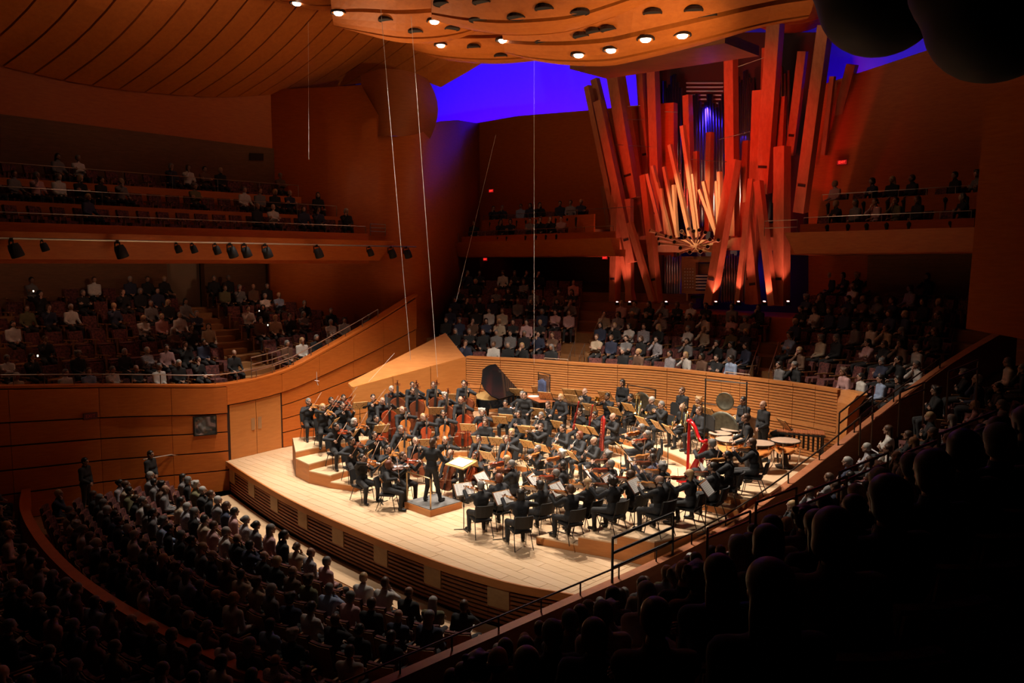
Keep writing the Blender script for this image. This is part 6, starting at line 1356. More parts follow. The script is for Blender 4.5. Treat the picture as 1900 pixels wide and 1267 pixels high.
# ============================================================ canopy lamps
from mathutils.bvhtree import BVHTree
cv, cf = [], []
for o in can.children:
    n0 = len(cv); w = Matrix.Translation(can.location) @ o.matrix_parent_inverse; cv += [w @ v.co for v in o.data.vertices]; cf += [tuple(n0 + i for i in p.vertices) for p in o.data.polygons]
BV = BVHTree.FromPolygons(cv, cf)
M_LENS = mat('lamp_lens', (1, 0.95, 0.85), 0.3, emit=(1.0, 0.85, 0.65), estr=12.0)
AIM = [uv(-7, 0.5), uv(-4.5, 3.5), uv(-2, 1.0), uv(0.8, 5), uv(3, 1.0), uv(4.5, 4), uv(6, 7.3), uv(0, 7.3), uv(-4, 6), uv(-5.5, -1), uv(2, -1.4), uv(2.6, 6.5)]
LIT = [(551, 6), (628, 24), (806, 40), (818, 84), (934, 75), (1074, 102), (1134, 93), (1198, 73), (1266, 66)]
POWER = 4300
_ONES = 'zeroth first second third fourth fifth sixth seventh eighth ninth tenth eleventh twelfth thirteenth fourteenth fifteenth sixteenth seventeenth eighteenth nineteenth'.split()
_TENS = {2: ('twentieth', 'twenty-'), 3: ('thirtieth', 'thirty-'), 4: ('fortieth', 'forty-')}
def ordw(i):
    n = i + 1
    if n < 20: return _ONES[n]
    t = _TENS[n // 10]; return t[0] if n % 10 == 0 else t[1] + _ONES[n % 10]
def canopy_lamp(px, py, lit, aim, label):
    d = ray(px, py); hit = BV.ray_cast(EYE, d)
    p = hit[0] if hit[0] is not None else at_d(px, py, 26)
    t = empty('downlight', p); tag(t, label, 'downlight', 'canopy downlights'); q = Vector((0, 0, -1))
    MB().lathe([(0.23, 0.06), (0.24, -0.012), (0.2, -0.016), (0.19, 0.05)], 16, cap=False).build('rim', M_GROOVE, t)
    if lit:
        MB().lathe([(0.01, -0.075), (0.10, -0.06), (0.14, -0.02), (0.14, 0.02)], 14).build('lens', M_LENS, t, True)
        light('SPOT', 'downlight_beam', Vector((0, 0, -0.15)), POWER, WARM, 0.12, None, 58, 0.7, t).rotation_euler = (Vector(aim) - p).to_track_quat('-Z', 'Y').to_euler()
    else: MB().lathe([(0.01, -0.008), (0.2, -0.008), (0.2, 0.02)], 14).build('lens', M_BLACK, t)
for i, (x, y) in enumerate(LIT): canopy_lamp(x, y, True, AIM[i], 'glowing downlight in the wooden canopy, %s from the left' % ordw(i))
for i, (x, y) in enumerate(sorted([(716, 38), (771, 59), (839, 54), (879, 88), (929, 104), (821, 8), (894, 5), (958, 33), (1010, 17), (1076, 24), (1008, 78), (1079, 68), (1103, 60), (1130, 56), (1211, 25), (1287, 20), (1313, 30), (887, 38)])):
    canopy_lamp(x, y, False, None, 'unlit black downlight hole in the canopy, %s from the left' % ordw(i))
# three more downlights in the part of the canopy above the picture's upper edge
for i, (u, v) in enumerate(((-3.5, -1.0), (1.5, 0.0), (5.0, 1.5))):
    p = uv(u, v, 14.6); t = empty('downlight', p); tag(t, 'downlight in the canopy above the front of the stage, %s' % ('left', 'middle', 'right')[i], 'downlight', 'canopy downlights'); MB().lathe([(0.24, 0.06), (0.25, -0.05), (0.2, -0.055), (0.19, 0.05)], 16, cap=False).build('rim', M_GROOVE, t); MB().lathe([(0.01, -0.03), (0.2, -0.02), (0.2, 0.02)], 14).build('lens', M_LENS, t)
    light('SPOT', 'downlight_beam', Vector((0, 0, -0.15)), POWER, WARM, 0.12, None, 62, 0.7, t).rotation_euler = (uv((-4.5, 0.5, 3.5)[i], (1, 2.5, 1.5)[i]) - p).to_track_quat('-Z', 'Y').to_euler()
# ============================================================ rails
def rail(name, label, pts, h, r=0.018, m=M_STEEL, every=1, lines=1, cat='railing', group=None):
    t = empty(name, pts[0]); tag(t, label, cat, group); up = Vector((0, 0, 1))
    for k in range(lines):
        mb = MB(); mb.tube([p + up * (h * (1 - k / lines)) for p in pts], r, 6); tchild(mb.build('rail_bar', m), t)
    for i in range(0, len(pts), every):
        mb = MB(); mb.tube([pts[i] - up * 0.02, pts[i] + up * h], r * 0.9, 5); tchild(mb.build('post', m), t)
    return t
def lpt(v, o=-0.2): p = uv(wall_left_u(v) + o, v); return Vector((p.x, p.y, lw_top(v) + 0.02))
rail('terrace_railing', 'thin steel railing along the curved left terrace parapet', [lpt(lerp(-9.0, 5.4, i / 18)) for i in range(19)], 0.32)
rail('aisle_railing', 'steel guard rail at the foot of the left terrace stairs', [lpt(-0.4), lpt(0.5), lpt(1.2)], 0.75, lines=3)
rail('aisle_railing', 'steel guard rail at the far left terrace stairs', [lpt(-9.6), lpt(-8.6), lpt(-7.9)], 0.8, lines=3)
for i, (u, z, rz) in enumerate(BT):
    rail('balcony_railing', 'thin steel rail on the %s tier of the left balcony' % ('lowest', 'middle', 'top')[i], [uv(u - 0.05, v, z + 0.33) for v in [lerp(-17, BV1[i] - 0.1, j / 12) for j in range(13)]], rz - z - 0.33 + 0.12, r=0.013)
rail('balcony_railing', 'short double rail at the right end of the left balcony', [uv(-10.9, 5.7, 7.9), uv(-10.95, 6.5, 7.9)], 0.45, lines=3)
for nm, (a, c) in (('left', LBX), ('right', RBX)):
    for i in range(2): rail('balcony_railing', 'thin rail on the %s tier of the balcony %s of the organ' % (('front', 'rear')[i], nm), [uv(lerp(a + 0.4, c - 0.3, j / 6), 12.75 + i * 1.35, 8.05 + 0.85 * i) for j in range(7)], 0.22, r=0.012)
    e = a if nm == 'left' else a
    rail('balcony_railing', 'short double rail at the near end of the balcony %s of the organ' % nm, [uv(e - 0.9, 12.5, 7.7), uv(e + 0.3, 12.5, 7.7)], 0.5, lines=2, r=0.014)
M_DRAIL = mat('bronze_rail', (0.05, 0.03, 0.02), 0.4, 0.6); M_LRAIL = mat('satin_rail', (0.40, 0.30, 0.22), 0.4, 0.9)
rail('parapet_railing', 'dark handrail running along the right parapet above the stage', [Vector((*uv(para(v)[0] + 0.1, v).to_tuple()[:2], para(v)[1])) for v in [lerp(-9.5, 9.3, j / 17) for j in range(18)]], 0.26, r=0.02, m=M_DRAIL)
def pr(v, o=0.1, z=0.0): u, zz = para(v); return uv(u + o, v, zz + z)
rail('guard_rail', 'heavy black guard rail on the right parapet in the foreground', [pr(-0.9, 0.15), pr(0.9, 0.15)], 0.95, r=0.032, m=M_IRON, lines=3)
rail('guard_rail', 'dark guard rail at the far end of the right parapet', [pr(6.6, 0.1), pr(7.6, 0.1)], 0.85, r=0.022, m=M_DRAIL, lines=3)
def prail(label, x0, y0, x1, y1, d0, d1, drop):
    a, c = at_d(x0, y0, d0), at_d(x1, y1, d1); t = empty('aisle_handrail', c - Vector((0, 0, drop))); tag(t, label, 'handrail', 'handrails of the right terrace')
    for k in (0, 1): mb = MB(); o = Vector((0, 0, -0.14 * k)); mb.tube([a + o, c + o], 0.017, 6); tchild(mb.build('rail_bar', M_LRAIL), t)
    for p in (a, c): mb = MB(); mb.tube([p, p - Vector((0, 0, drop))], 0.018, 6); tchild(mb.build('post', M_LRAIL), t)
for i, s in enumerate(((1403, 932, 1478, 904, 10.2, 11.2, .75), (1478, 920, 1571, 884, 9.0, 10.0, .8), (1558, 876, 1648, 840, 10.0, 11.0, .8), (1676, 842, 1744, 815, 9.0, 9.8, .8), (1743, 805, 1848, 763, 8.2, 9.2, .9), (1313, 980, 1392, 948, 10.5, 11.4, .7), (1670, 728, 1716, 709, 14.0, 14.8, .8), (1597, 771, 1620, 752, 15.5, 16.2, .8), (1760, 690, 1815, 668, 12.5, 13.3, .8))):
    prail('slim handrail at an aisle of the right terrace, %s from the left of the nine' % ordw((2, 3, 4, 6, 7, 0, 5, 1, 8)[i]) if False else 'slim aisle handrail of the right terrace, %s' % ('third from the front', 'with two posts close together', 'in the middle of the block', 'fourth along the steps', 'tallest, nearest to the right edge', 'lowest, nearest to the stage', 'far up beside the parapet', 'shortest, beside the parapet end', 'farthest right at the top')[i], *s)
# back terrace rails
for i, (x, k0, k1) in enumerate(((1050, -0.3, 1.5), (1102, 2.5, 3.8), (1385, -0.3, 2.0), (1425, 0.3, 2.4), (1470, 2.5, 4.0), (1075, 0.3, 1.4))):
    a, c = row_at_px(k0, x), row_at_px(k1, x + (k1 - k0) * 9)
    if a and c: rail('stair_handrail', 'stair handrail of the back terrace, %s from the left' % ordw((0, 2, 3, 4, 5, 1)[i]), [a, a.lerp(c, 0.5), c], 0.8, r=0.014, m=M_LRAIL)
for i, x in enumerate((1010, 1345)):
    a, c = row_at_px(-0.75, x), row_at_px(-0.75, x + 44)
    if a and c: rail('guard_rail', 'low steel guard frame on the slatted wall at the %s aisle' % ('left', 'right')[i], [a + Vector((0, 0, 0.85)), c + Vector((0, 0, 0.85))], 0.35, r=0.016, m=M_LRAIL, lines=2)
zz = [at_u(x, y, -10.0) for x, y in ((258, 849), (310, 840), (352, 847), (384, 841), (425, 846))]
t = empty('wall_handrail', zz[0]); tag(t, 'thin bent handrail on the left wall beside the stage', 'handrail'); mb = MB(); mb.tube([p + UD * 0.35 for p in zz], 0.02, 6); tchild(mb.build('rail_bar', M_STEEL), t)
for p in zz[1:4]: mb = MB(); mb.tube([p + UD * 0.35, p + UD * 0.1 - Vector((0, 0, 0.06))], 0.012, 5); tchild(mb.build('bracket', M_STEEL), t)
# ============================================================ lighting bar of the left balcony
ba, bc = at_u(-40, 441, -10.1), at_u(772, 458, -10.1)
t = empty('lighting_bar', ba); tag(t, 'long steel lighting bar along the left balcony front', 'lighting bar'); mb = MB(); mb.tube([ba, bc], 0.03, 8); tchild(mb.build('pipe', M_STEEL), t)
for j in range(8): p = ba.lerp(bc, (j + 0.5) / 8); mb = MB(); mb.tube([p, p - UD * 0.5], 0.015, 5); tchild(mb.build('bracket', M_STEEL), t)
MB_ = MB(); proto('stage_light', [('body', MB().lathe([(0.02, 0.14), (0.13, 0.12), (0.16, 0.0), (0.17, -0.22), (0.15, -0.24)], 12, Matrix.Rotation(0.35, 4, 'X') @ Matrix.Translation((0, 0, -0.22))), M_BLACK, True, None), ('yoke', MB().bar((-0.19, 0, -0.25), (-0.19, 0, 0.0), 0.03).bar((0.19, 0, -0.25), (0.19, 0, 0), 0.03).bar((-0.19, 0, 0), (0.19, 0, 0), 0.03), M_IRON, False, None), ('clamp', MB().box((0, 0, 0.02), (0.08, 0.08, 0.1)), M_IRON, False, None), ('lens', MB().lathe([(0.01, -0.245), (0.14, -0.243)], 12, Matrix.Rotation(0.35, 4, 'X') @ Matrix.Translation((0, 0, -0.22)), False), mat('dark_lens', (0.05, 0.05, 0.06), 0.1), True, 'body')])
for i, (x, s) in enumerate(((15, 1.3), (75, .8), (208, 1.3), (318, .8), (342, .8), (385, .9), (420, 1.2), (450, 1.15), (485, 1.2), (585, 1.15), (678, .9), (715, 1.1), (748, 1.1))):
    px = (x + 40) / 812; p = ba.lerp(bc, 0); 
    for k in range(60):
        q = ba.lerp(bc, k / 59)
        if proj(q)[0] >= x: break
    place('stage_light', 'stage_light', q - Vector((0, 0, 0.06)), math.radians(-45), 'black stage light hanging under the left balcony bar, %s from the left' % ordw(i), 'stage light', 'balcony stage lights', scale=s * 0.85)
# ============================================================ exit signs
M_EXIT = mat('exit_red', (0.8, 0.02, 0.02), 0.5, emit=(1, 0.03, 0.02), estr=2.2); M_EXITB = mat('exit_back', (0.05, 0.005, 0.005), 0.6, emit=(1, 0.02, 0.02), estr=0.35)
M_EXITD = mat('exit_back_unlit', (0.12, 0.01, 0.01), 0.6); M_EXITD2 = mat('exit_letters_unlit', (0.5, 0.03, 0.02), 0.6)
fc = bpy.data.curves.new('exit_text', 'FONT'); fc.body = 'EXIT'; fc.size = 0.2; fc.extrude = 0.004; fc.align_x = 'CENTER'; fc.align_y = 'CENTER'
fo = bpy.data.objects.new('exit_text', fc); COL.objects.link(fo); bpy.context.view_layer.update(); EXM = bpy.data.meshes.new_from_object(fo.evaluated_get(bpy.context.evaluated_depsgraph_get())); EXM.materials.clear(); EXM.materials.append(M_EXIT); bpy.data.objects.remove(fo)
EXB = MB().box((0, 0.02, 0), (0.56, 0.03, 0.26)).mesh('exit_panel', M_EXITB); EXF = MB().box((0, 0.03, 0), (0.6, 0.025, 0.3)).mesh('exit_frame', M_GROOVE)
def exit_sign(p, nrm, label, s=0.62, dim=False):
    rz = math.atan2(nrm.y, nrm.x) + math.pi / 2; t = empty('exit_sign', p, rz); tag(t, label, 'exit sign', 'exit signs'); t.scale = (s,) * 3
    put('panel', EXB, t, mats={0: M_EXITD} if dim else None); put('frame', EXF, t); o = put('lettering', EXM, t, mats={0: M_EXITD2} if dim else None); o.rotation_euler = (math.pi / 2, 0, 0)
exit_sign(at_u(573, 302, -15.45), UD, 'red exit sign above the dark doorway of the upper left wall'); exit_sign(at_v(911, 354, 15.9), -VD, 'red exit sign on the wall left of the organ'); exit_sign(at_v(1562, 301, 15.9), -VD, 'red exit sign on the wall right of the organ')
exit_sign(at_u(703, 479, -11.8), UD, 'red exit sign under the left balcony end'); exit_sign(at_v(900, 481, 12.9), -VD, 'red exit sign under the left organ balcony, left one', 0.5); exit_sign(at_v(1122, 478, 12.9), -VD, 'red exit sign under the left organ balcony, right one', 0.5)
exit_sign(at_u(168, 772, -10.2), UD, 'dim red exit sign over the door of the left wall', 0.7, True); exit_sign(at_u(470, 730, -9.3), UD, 'faint small exit sign above the stage door', 0.5, True)
al = empty('fire_alarm', at_u(410, 757, -9.28)); tag(al, 'small red fire alarm on the wall left of the stage door', 'fire alarm'); MB().box((0, 0, 0), (0.14, 0.14, 0.18)).build('box', mat('alarm_red', (0.5, 0.02, 0.02), 0.5), al); MB().box((0.07, -0.05, 0.01), (0.05, 0.05, 0.07)).build('strobe', M_PAPER, al)
# ============================================================ hanging cables and a microphone
M_CABLE = mat('cable_pale', (0.75, 0.68, 0.62), 0.5)
for i, (x0, y0, d0, x1, y1, d1, lb) in enumerate(((700, -60, 24, 762, 668, 27.5, 'thin pale cable hanging in front of the left wall, leftmost of the long pair'), (756, -60, 24, 812, 700, 28, 'thin pale cable of the long pair, right one, above the basses'), (991, -60, 24, 991, 675, 27, 'straight thin cable hanging left of the organ'), (572, 40, 28, 573, 296, 28, 'short straight cable before the upper left wall'), (920, 250, 30, 846, 560, 30, 'slanting thin cable before the corner pier'), (732, 655, 28.5, 684, 708, 28.2, 'short slanting cable above the side panel'))):
    mb = MB(); a, c = at_d(x0, y0, d0), at_d(x1, y1, d1); mb.tube([a, c], 0.006 if i < 2 else 0.004, 4); o = mb.build('hanging_cable', M_CABLE); tag(o, lb, 'cable', 'hanging cables')
p = at_d(588, 708, 27.5); t = empty('hanging_microphone', p); tag(t, 'small hanging microphone above the first violins', 'microphone'); MB().tube([(0, 0, 0.35), (0, 0, 0.0)], 0.006, 4).build('stem', M_CABLE, t); MB().tube([(0, 0, 0.0), (0.05, -0.05, -0.12)], [0.012, 0.018], 7).build('capsule', M_SILVER, t); MB().tube([(-0.08, 0, 0.05), (0.08, 0, 0.02)], 0.006, 4).build('bar', M_CABLE, t)
# unlit ceiling sails in the upper right corner, their shade painted black
for (x, y, d, r, lb) in ((1635, -5, 13, (0.95, 0.9, 0.9), 'large unlit ceiling sail, shade painted black, at the top right'), (1850, 35, 10, (0.8, 0.8, 0.75), 'unlit ceiling sail, shade painted black, farthest right at the top')):
    V_, F_ = nets([('e', (0, 0, 0), r), ('e', (0.5, -0.2, 0.3), [k * 0.7 for k in r]), ('e', (-0.35, 0.2, 0.45), [k * 0.75 for k in r])], 0.1, 0.05); t = empty('shaded_sail', at_d(x, y, d)); tag(t, lb, 'ceiling sail', 'unlit ceiling sails'); put('shell', np_mesh('shell', V_, F_, [M_BLACK]), t); MB().tube([(0, 0, 0.6), (0, 0, 9)], 0.03, 6).build('suspension_rod', M_IRON, t)

# small aisle step lights and a phone glowing in the dark
M_STEPL = mat('step_light_lens', (1, 0.9, 0.75), 0.4, emit=(1, 0.82, 0.6), estr=3.0)
for i, (x, y, u) in enumerate(((481, 577, -14.6), (497, 603, -12.6), (70, 660, -11.5), (62, 540, -15.0))):
    t = empty('step_light', at_u(x, y, u)); tag(t, 'small glowing step light on the left terrace stairs, %s' % ('upper right', 'lower right', 'lower left', 'upper left')[i], 'step light', 'step lights'); MB().box((0, 0, 0), (0.03, 0.03, 0.06)).build('lens', M_STEPL, t); MB().box((-0.03, 0.03, 0), (0.04, 0.04, 0.12)).build('housing', M_IRON, t)
p = at_d(1585, 960, 8.6); t = empty('mobile_phone', p, 0.4); tag(t, 'bright phone screen glowing in a lap on the right terrace', 'phone'); MB().box((0, 0, 0), (0.07, 0.009, 0.14), Matrix.Rotation(-0.9, 3, 'X')).build('case', M_BLACK, t); MB().box((0, -0.006, 0.004), (0.062, 0.003, 0.12), Matrix.Rotation(-0.9, 3, 'X')).build('screen', mat('phone_screen', (0.8, 0.9, 0.8), 0.3, emit=(0.8, 1, 0.85), estr=1.6), t)
# ============================================================ auditorium seats and audience
HEAD_XLO = head_part(0.022); HAIR_XLO = {k: nets(p, 0.03, 0.012, c) for k, (p, c) in HAIRP.items()}
AH = [dict(lw=(-0.06, 0.26, 0.66), rw=(0.06, 0.25, 0.67), lh=(0.5, 0.7, -0.2), rh=(-0.5, 0.7, -0.2), lpole=(-0.5, -0.6, -0.5), rpole=(0.5, -0.6, -0.5)), dict(lw=(0.10, 0.20, 0.86), rw=(-0.10, 0.23, 0.84), lh=(1, 0.1, 0.1), rh=(-1, 0.1, 0.1), lpole=(-0.7, 0.1, -0.7), rpole=(0.7, 0.1, -0.7), ln=(0, -1, 0), rn=(0, -1, 0)),
      dict(lw=(-0.10, 0.28, 0.70), rw=(0.05, 0.16, 1.06), rh=(-0.1, -0.1, 1), rn=(0, -1, 0.1), lh=(0.4, 0.8, -0.1), rpole=(0.5, 0.5, -0.8), hpitch=-0.1, hyaw=0.2), dict(lw=(-0.18, 0.34, 0.66), rw=(0.18, 0.32, 0.66), lh=(0.1, 1, -0.2), rh=(-0.1, 1, -0.2), hyaw=-0.25, lpole=(-0.35, -0.9, -0.2), rpole=(0.35, -0.9, -0.2))]
AUD = [build_person('audience_body', h=0.036, hi=False, lean=0.02 + 0.02 * i, **a) for i, a in enumerate(AH)]
HEAD_HI_, HEAD_LO_ = HEAD_HI, HEAD_LO
NEAR = [build_person('audience_body', h=0.026, hi=True, lean=0.02 + 0.02 * i, **a) for i, a in enumerate(AH)]
TOPS = {'white': (0.55, 0.52, 0.48), 'black': (0.012, 0.012, 0.013), 'pink': (0.48, 0.28, 0.27), 'grey': (0.16, 0.15, 0.15), 'navy': (0.025, 0.03, 0.06), 'brown': (0.12, 0.06, 0.035), 'striped': (0.3, 0.28, 0.3), 'pale blue': (0.25, 0.32, 0.46), 'red': (0.5, 0.02, 0.02), 'olive': (0.12, 0.11, 0.05), 'beige': (0.42, 0.32, 0.22)}
TOPM = {k: mat('top_' + k.replace(' ', '_'), c, 0.85, var=0.6 if k == 'striped' else 0.12, scale=45 if k == 'striped' else 18) for k, c in TOPS.items()}
TW = ['white'] * 4 + ['black'] * 9 + ['pink'] * 2 + ['grey'] * 4 + ['navy'] * 4 + ['brown'] * 2 + ['striped', 'pale blue', 'olive', 'beige', 'beige']
HW = ['dark'] * 5 + ['brown'] * 4 + ['grey'] * 4 + ['white'] * 3 + ['blonde'] * 2; HS = ['short'] * 5 + ['long'] * 3 + ['bob'] * 2 + ['bald', 'bun', 'curly', 'pony']
# seat: cushion, backrest, two arms
sp_ = [('cushion', MB().box((0, 0.05, 0.40), (0.50, 0.46, 0.12)), M_SEATF, False, None), ('backrest', MB().slab([[Vector((x, -0.2 - 0.03 * (1 - (x / 0.25) ** 2) - (z - 0.45) * 0.2, z)) for x in (-0.25, -0.12, 0, 0.12, 0.25)] for z in (0.42, 0.65, 0.86, 0.90)], (0, -0.07, 0)), M_SEATF, False, None)]
for sx in (-1, 1): sp_.append(('armrest', MB().box((sx * 0.275, 0.02, 0.60), (0.05, 0.42, 0.035)).box((sx * 0.275, 0.0, 0.30), (0.035, 0.1, 0.58)), M_SEATW, False, None))
sp_.append(('back_shell', MB().slab([[Vector((x, -0.285 - 0.03 * (1 - (x / 0.25) ** 2) - (z - 0.45) * 0.2, z)) for x in (-0.25, 0, 0.25)] for z in (0.30, 0.65, 0.88)], (0, -0.02, 0)), M_SEATW, False, 'backrest'))
proto('seat', sp_)
SEATS = []                                                # pos, yaw, occupied, block, row, number, near
C3 = uv(0, 2.0)
def seat(p, yaw, occ, block, row, num): SEATS.append([p, yaw, R.random() < occ, block, row, num])
def pier_v(u): return poly_at([(-16.5, 4.0), (-15.6, 4.5), (-13, 6.2), (-11.5, 7.0), (-10.2, 7.4)], u)[0]
for k in range(7):
    n = 0; v = -0.6
    while v > -14:
        if not (-9.4 < v < -7.9):
            u = min(-10.45 - k, wall_left_u(v) - 0.8 - k); p = uv(u, v, lt_floor(k, v)); n += 1
            x = proj(p)[0]; seat(p, yaw_to(p, uv(0, v * 0.4)), 0.78 if x > 330 else (0.6 if x > 200 else 0.35), 'left terrace, left of the stairs', k, n)
        v -= 0.66
    n = 0; v = 1.5
    while v < pier_v(-10.45 - k) - 0.75:
        u = min(-10.45 - k, wall_left_u(v) - 0.8 - k); p = uv(u, v, lt_floor(k, v)); n += 1; seat(p, yaw_to(p, uv(0, v * 0.4)), 0.62, 'left terrace, right of the stairs', k, n); v += 0.66
for k, (u, z, rz) in enumerate(BT):
    n = 0; v = BV1[k] - 0.5
    while v > -15: n += 1; p = uv(u - 0.85, v, z); seat(p, yaw_to(p, C3), 0.42, 'left balcony', k, n); v -= 0.66
for nm, ks, xl, xr, occ in (('back terrace left of the organ', 8, lambda k: 812 + 8 * k, lambda k: 1034 + 8 * k, 0.70), ('back terrace below the organ', 5, lambda k: 1100 + 7 * k, lambda k: 1378 + 10 * k, 0.86), ('back terrace right of the organ', 8, lambda k: 1446 + 10 * k, lambda k: 1690 + 16 * k, 0.68)):
    for k in range(ks):
        a = row_at_px(k, xl(k), 0.6); n = 0; px = xl(k)
        while px < xr(k):
            p = row_at_px(k, px, 0.6)
            if p is None: break
            u, v = to_uv(p)
            if u > para(v)[0] - 0.5 or (nm.endswith('left of the organ') and v > 14.6): break
            n += 1; seat(p, yaw_to(p, C3), occ - (0.3 if k > 5 else 0), nm, k, n); px += 0.70 * F / p.y * (0.80 if px < 1300 else 0.72)
for nm, (a, c) in (('balcony left of the organ', LBX), ('balcony right of the organ', RBX)):
    for i in range(2):
        u = a + 0.7; n = 0
        while u < (c if c > 8 else c - 2.4) - 0.5: n += 1; p = uv(u, 13.15 + 1.35 * i, 7.45 + 0.8 * i); seat(p, yaw_to(p, C3), 0.6, nm, i, n); u += 0.64
for k in range(11):
    v = -12.2; n = 0
    while v < 9.0:
        pu, pz = para(v); u = pu + 1.1 + 0.95 * k; p = uv(u, v, rt_floor(u, v)); n += 1
        if (Vector((p.x, p.y, p.z + 1.2)) - EYE).length > 2.7 and p.y > 1.0 and not (-4.6 < v < -3.7 or 2.2 < v < 3.1): seat(p, yaw_to(p, uv(-1, 3)), 0.86, 'right terrace', k, n)
        v += 0.66
for k in range(5):
    u = -8.2; n = 0
    while u < 5.9:
        p = uv(u, front_v(u) - 1.95 - 0.85 * k, FLOORZ); n += 1
        if k < 5: seat(p, yaw_to(p, uv(u * 0.25, 4)), 0.93 if u > -7.4 + 0.2 * k else 0.5, 'front stalls', k, n)
        u += 0.66
PART = [(-10.6, -7.3), (-8.5, -7.85), (-5.5, -8.25), (-2.5, -8.4), (0, -8.3), (2.5, -8.0), (4.8, -7.6), (6.6, -7.2)]
for k in range(6):
    u = -9.5; n = 0
    while u < 6.0: v = smooth_at(PART, u)[0] - 0.85 - 0.9 * k; p = uv(u, v, -0.75 + 0.22 * k); n += 1; seat(p, yaw_to(p, uv(u * 0.25, 4)), 0.8, 'stalls behind the curved partition', k, n); u += 0.66
mb = MB()
for i in range(30):
    ua, ub = lerp(-10.6, 6.6, i / 30), lerp(-10.6, 6.6, (i + 1) / 30); q = [uv(ua, smooth_at(PART, ua)[0] - 0.12), uv(ub, smooth_at(PART, ub)[0] - 0.12), uv(ub, smooth_at(PART, ub)[0] + 0.12), uv(ua, smooth_at(PART, ua)[0] + 0.12)]
    mb.hexa([Vector((p.x, p.y, FLOORZ)) for p in q], [Vector((p.x, p.y, -0.12)) for p in q])
struct(mb.build('wall_stalls_partition', M_FIRD))
rear = struct(empty('floor_rear_stalls', uv(0, -10, -1)))
for k in range(6):
    mb = MB()
    for i in range(20):
        ua, ub = lerp(-10.6, 6.6, i / 20), lerp(-10.6, 6.6, (i + 1) / 20); q = [uv(ua, smooth_at(PART, ua)[0] - 1.2 - 0.9 * k), uv(ub, smooth_at(PART, ub)[0] - 1.2 - 0.9 * k), uv(ub, smooth_at(PART, ub)[0] - 0.3 - 0.9 * k), uv(ua, smooth_at(PART, ua)[0] - 0.3 - 0.9 * k)]
        mb.hexa([Vector((p.x, p.y, FLOORZ)) for p in q], [Vector((p.x, p.y, -0.75 + 0.22 * k)) for p in q])
    tchild(mb.build('terrace_step', M_TERR), rear)
# keep what the picture can show; size decides who is an individual
def shown(s):
    q = s[0] + Vector((0, 0, 0.9))
    if q.y < 0.8: return False
    x, y = proj(q); return -40 < x < 1940 and -40 < y < 1340
SEATS = [s for s in SEATS if shown(s)]
SEATS.sort(key=lambda s: (s[0] + Vector((0, 0, 1)) - EYE).length)
ROWW = ('first', 'second', 'third', 'fourth', 'fifth', 'sixth', 'seventh', 'eighth', 'ninth', 'tenth', 'eleventh')
stuffV, stuffF, stuffM = [], [], []; SMATS = []; sidx = {}; soff = 0
def smi(m):
    if m.name not in sidx: sidx[m.name] = len(SMATS); SMATS.append(m)
    return sidx[m.name]
def npm(me): 
    v = np.empty(len(me.vertices) * 3); me.vertices.foreach_get('co', v); return v.reshape(-1, 3), [tuple(p.vertices) for p in me.polygons]
XLO = []
for a in AH:
    H0 = HEAD_LO; globals()['HEAD_LO'] = HEAD_XLO; p = build_person('far_body', h=0.062, hi=False, lean=0.04, **a); globals()['HEAD_LO'] = H0; XLO.append({k: (npm(p[k]) if k in ('body', 'jacket', 'trousers') else p[k]) for k in ('body', 'jacket', 'trousers', 'head')})
def stuff_add(V, Fs, M, m):
    global soff
    A = np.array(M); W_ = V @ A[:3, :3].T + A[:3, 3]; stuffV.append(W_); stuffF.extend([tuple(i + soff for i in f) for f in Fs]); stuffM.extend([smi(m)] * len(Fs)); soff += len(W_)
npers = nseat = 0; seat_stuff = MB(); SEAT_BASE = [(npm(me), m_) for (pn, me, par), m_ in zip(PROTO['seat'], (0, 0, 1, 1, 1))]
progs = 0
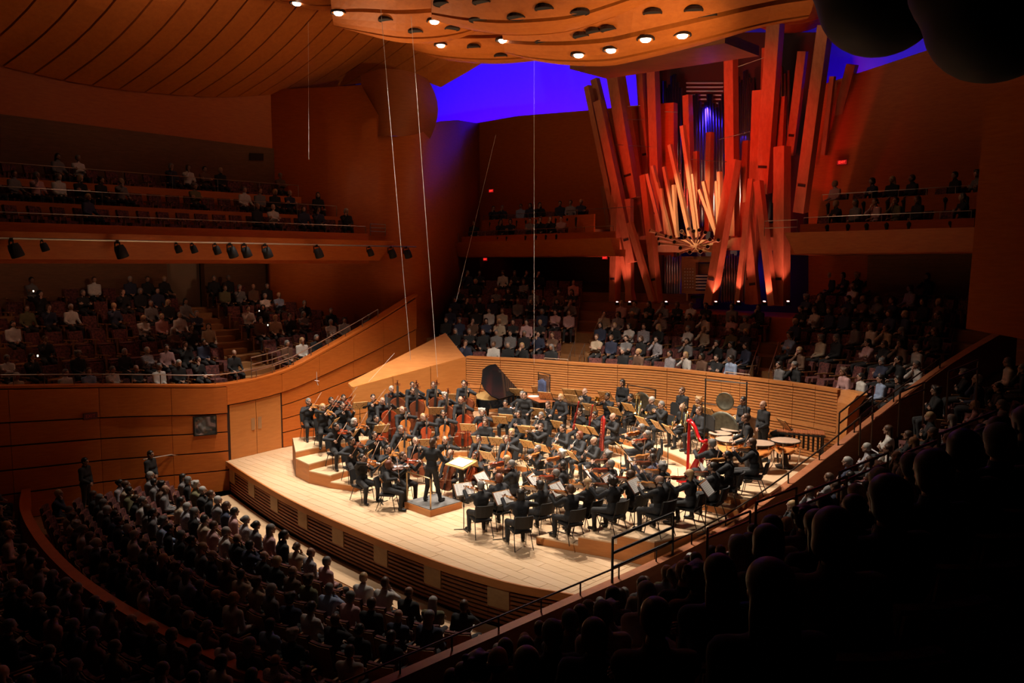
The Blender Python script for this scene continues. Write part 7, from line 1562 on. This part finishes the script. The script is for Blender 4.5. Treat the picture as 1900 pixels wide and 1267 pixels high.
for s in SEATS:
    p, yaw, occ, block, row, num = s; dist = (p + Vector((0, 0, 1)) - EYE).length
    yaw += R.uniform(-0.1, 0.1); Mx = Matrix.Translation(p) @ Matrix.Rotation(yaw, 4, 'Z')
    where = '%s row, %s seat, %s' % (ROWW[row], ordw(num - 1), block)
    if nseat < 300:
        nseat += 1; place('seat', 'auditorium_seat', p, yaw, 'upholstered seat, %s' % where, 'seat', 'auditorium seats')
    else:
        for (V, Fs), mi in SEAT_BASE:
            A = np.array(Mx); W_ = V @ A[:3, :3].T + A[:3, 3]; seat_stuff.mi = mi; seat_stuff.add(W_.tolist(), Fs)
    if not occ: continue
    top = R.choice(TW); hc = R.choice(HW); hs = R.choice(HS); sk = R.choice((0, 0, 1, 2, 2, 3)); ai = R.randrange(4)
    if block == 'back terrace below the organ' and row == 0 and num == 5: top, hs, hc = 'red', 'bob', 'brown'
    if block == 'back terrace right of the organ' and row == 0 and num == 6: top, hs = 'white', 'short'
    if 'organ' in block and hs == 'bald': hs = 'short'
    if 'organ' in block: hc = R.choice(('dark', 'dark', 'dark', 'brown', 'brown', 'blonde', 'grey'))
    if block == 'right terrace' and dist < 6: hs = R.choice(('short', 'long', 'bob')); hc = R.choice(('dark', 'brown'))
    if block == 'right terrace' and dist < 7: top = R.choice(('black', 'navy', 'brown'))
    yaw2 = yaw + R.uniform(-0.15, 0.15)
    if npers < 300:
        npers += 1; arch = (NEAR if dist < 9 else AUD)[ai]
        o = add_person(arch, p, yaw2, sk, hs, hc, TOPM[top], '%s-haired listener in %s, %s' % (hc, top, where), 'person', 'audience', topname='top', scale=R.uniform(0.94, 1.04))
        if R.random() < 0.16 and progs < 40 and dist > 6:
            progs += 1; t = MB().box((0.0, 0.33, 0.70), (0.15, 0.21, 0.006), Matrix.Rotation(0.5, 3, 'X')).build('concert_programme', M_PAPER); t.location = p; t.rotation_euler = (0, 0, yaw2); tag(t, 'white programme on a lap, %s' % where, 'programme', 'concert programmes')
    else:
        a = XLO[ai]; M2 = Matrix.Translation(p) @ Matrix.Rotation(yaw2, 4, 'Z')
        stuff_add(*a['body'], M2, SKIN[sk]); stuff_add(*a['jacket'], M2, TOPM[top]); stuff_add(*a['trousers'], M2, M_TROU); stuff_add(*HAIR_XLO[hs], M2 @ a['head'], HAIRM[hc])
if stuffV:
    me = np_mesh('audience_crowd', np.concatenate(stuffV), stuffF, SMATS, stuffM); o = put('audience_crowd', me); tag(o, 'rest of the seated audience in the far terraces and balconies', 'audience', kind='stuff')
if seat_stuff.v:
    o = seat_stuff.build('far_seats', [M_SEATF, M_SEATW]); tag(o, 'rest of the upholstered seats in the far terraces and balconies', 'seats', kind='stuff')
print('SEATS', len(SEATS), 'people', npers, 'tri stuff', len(stuffF), len(seat_stuff.f))
# two ushers standing by the left wall
for (x, y, lb, tw) in ((122, 832, 'usher in a dark suit and white shirt standing farthest left', 0.2), (216, 810, 'usher in a dark suit standing in the side doorway', 0.1)):
    p = at_z(x, y, FLOORZ + 1.76); u, v = to_uv(p); u = max(u, wall_left_u(v) + 0.5); p = uv(u, v, FLOORZ); add_person(ARCH['stand'], p, yaw_to(p, C3), 1, 'short', 'dark', TOPM['black'], lb, 'person', 'ushers')
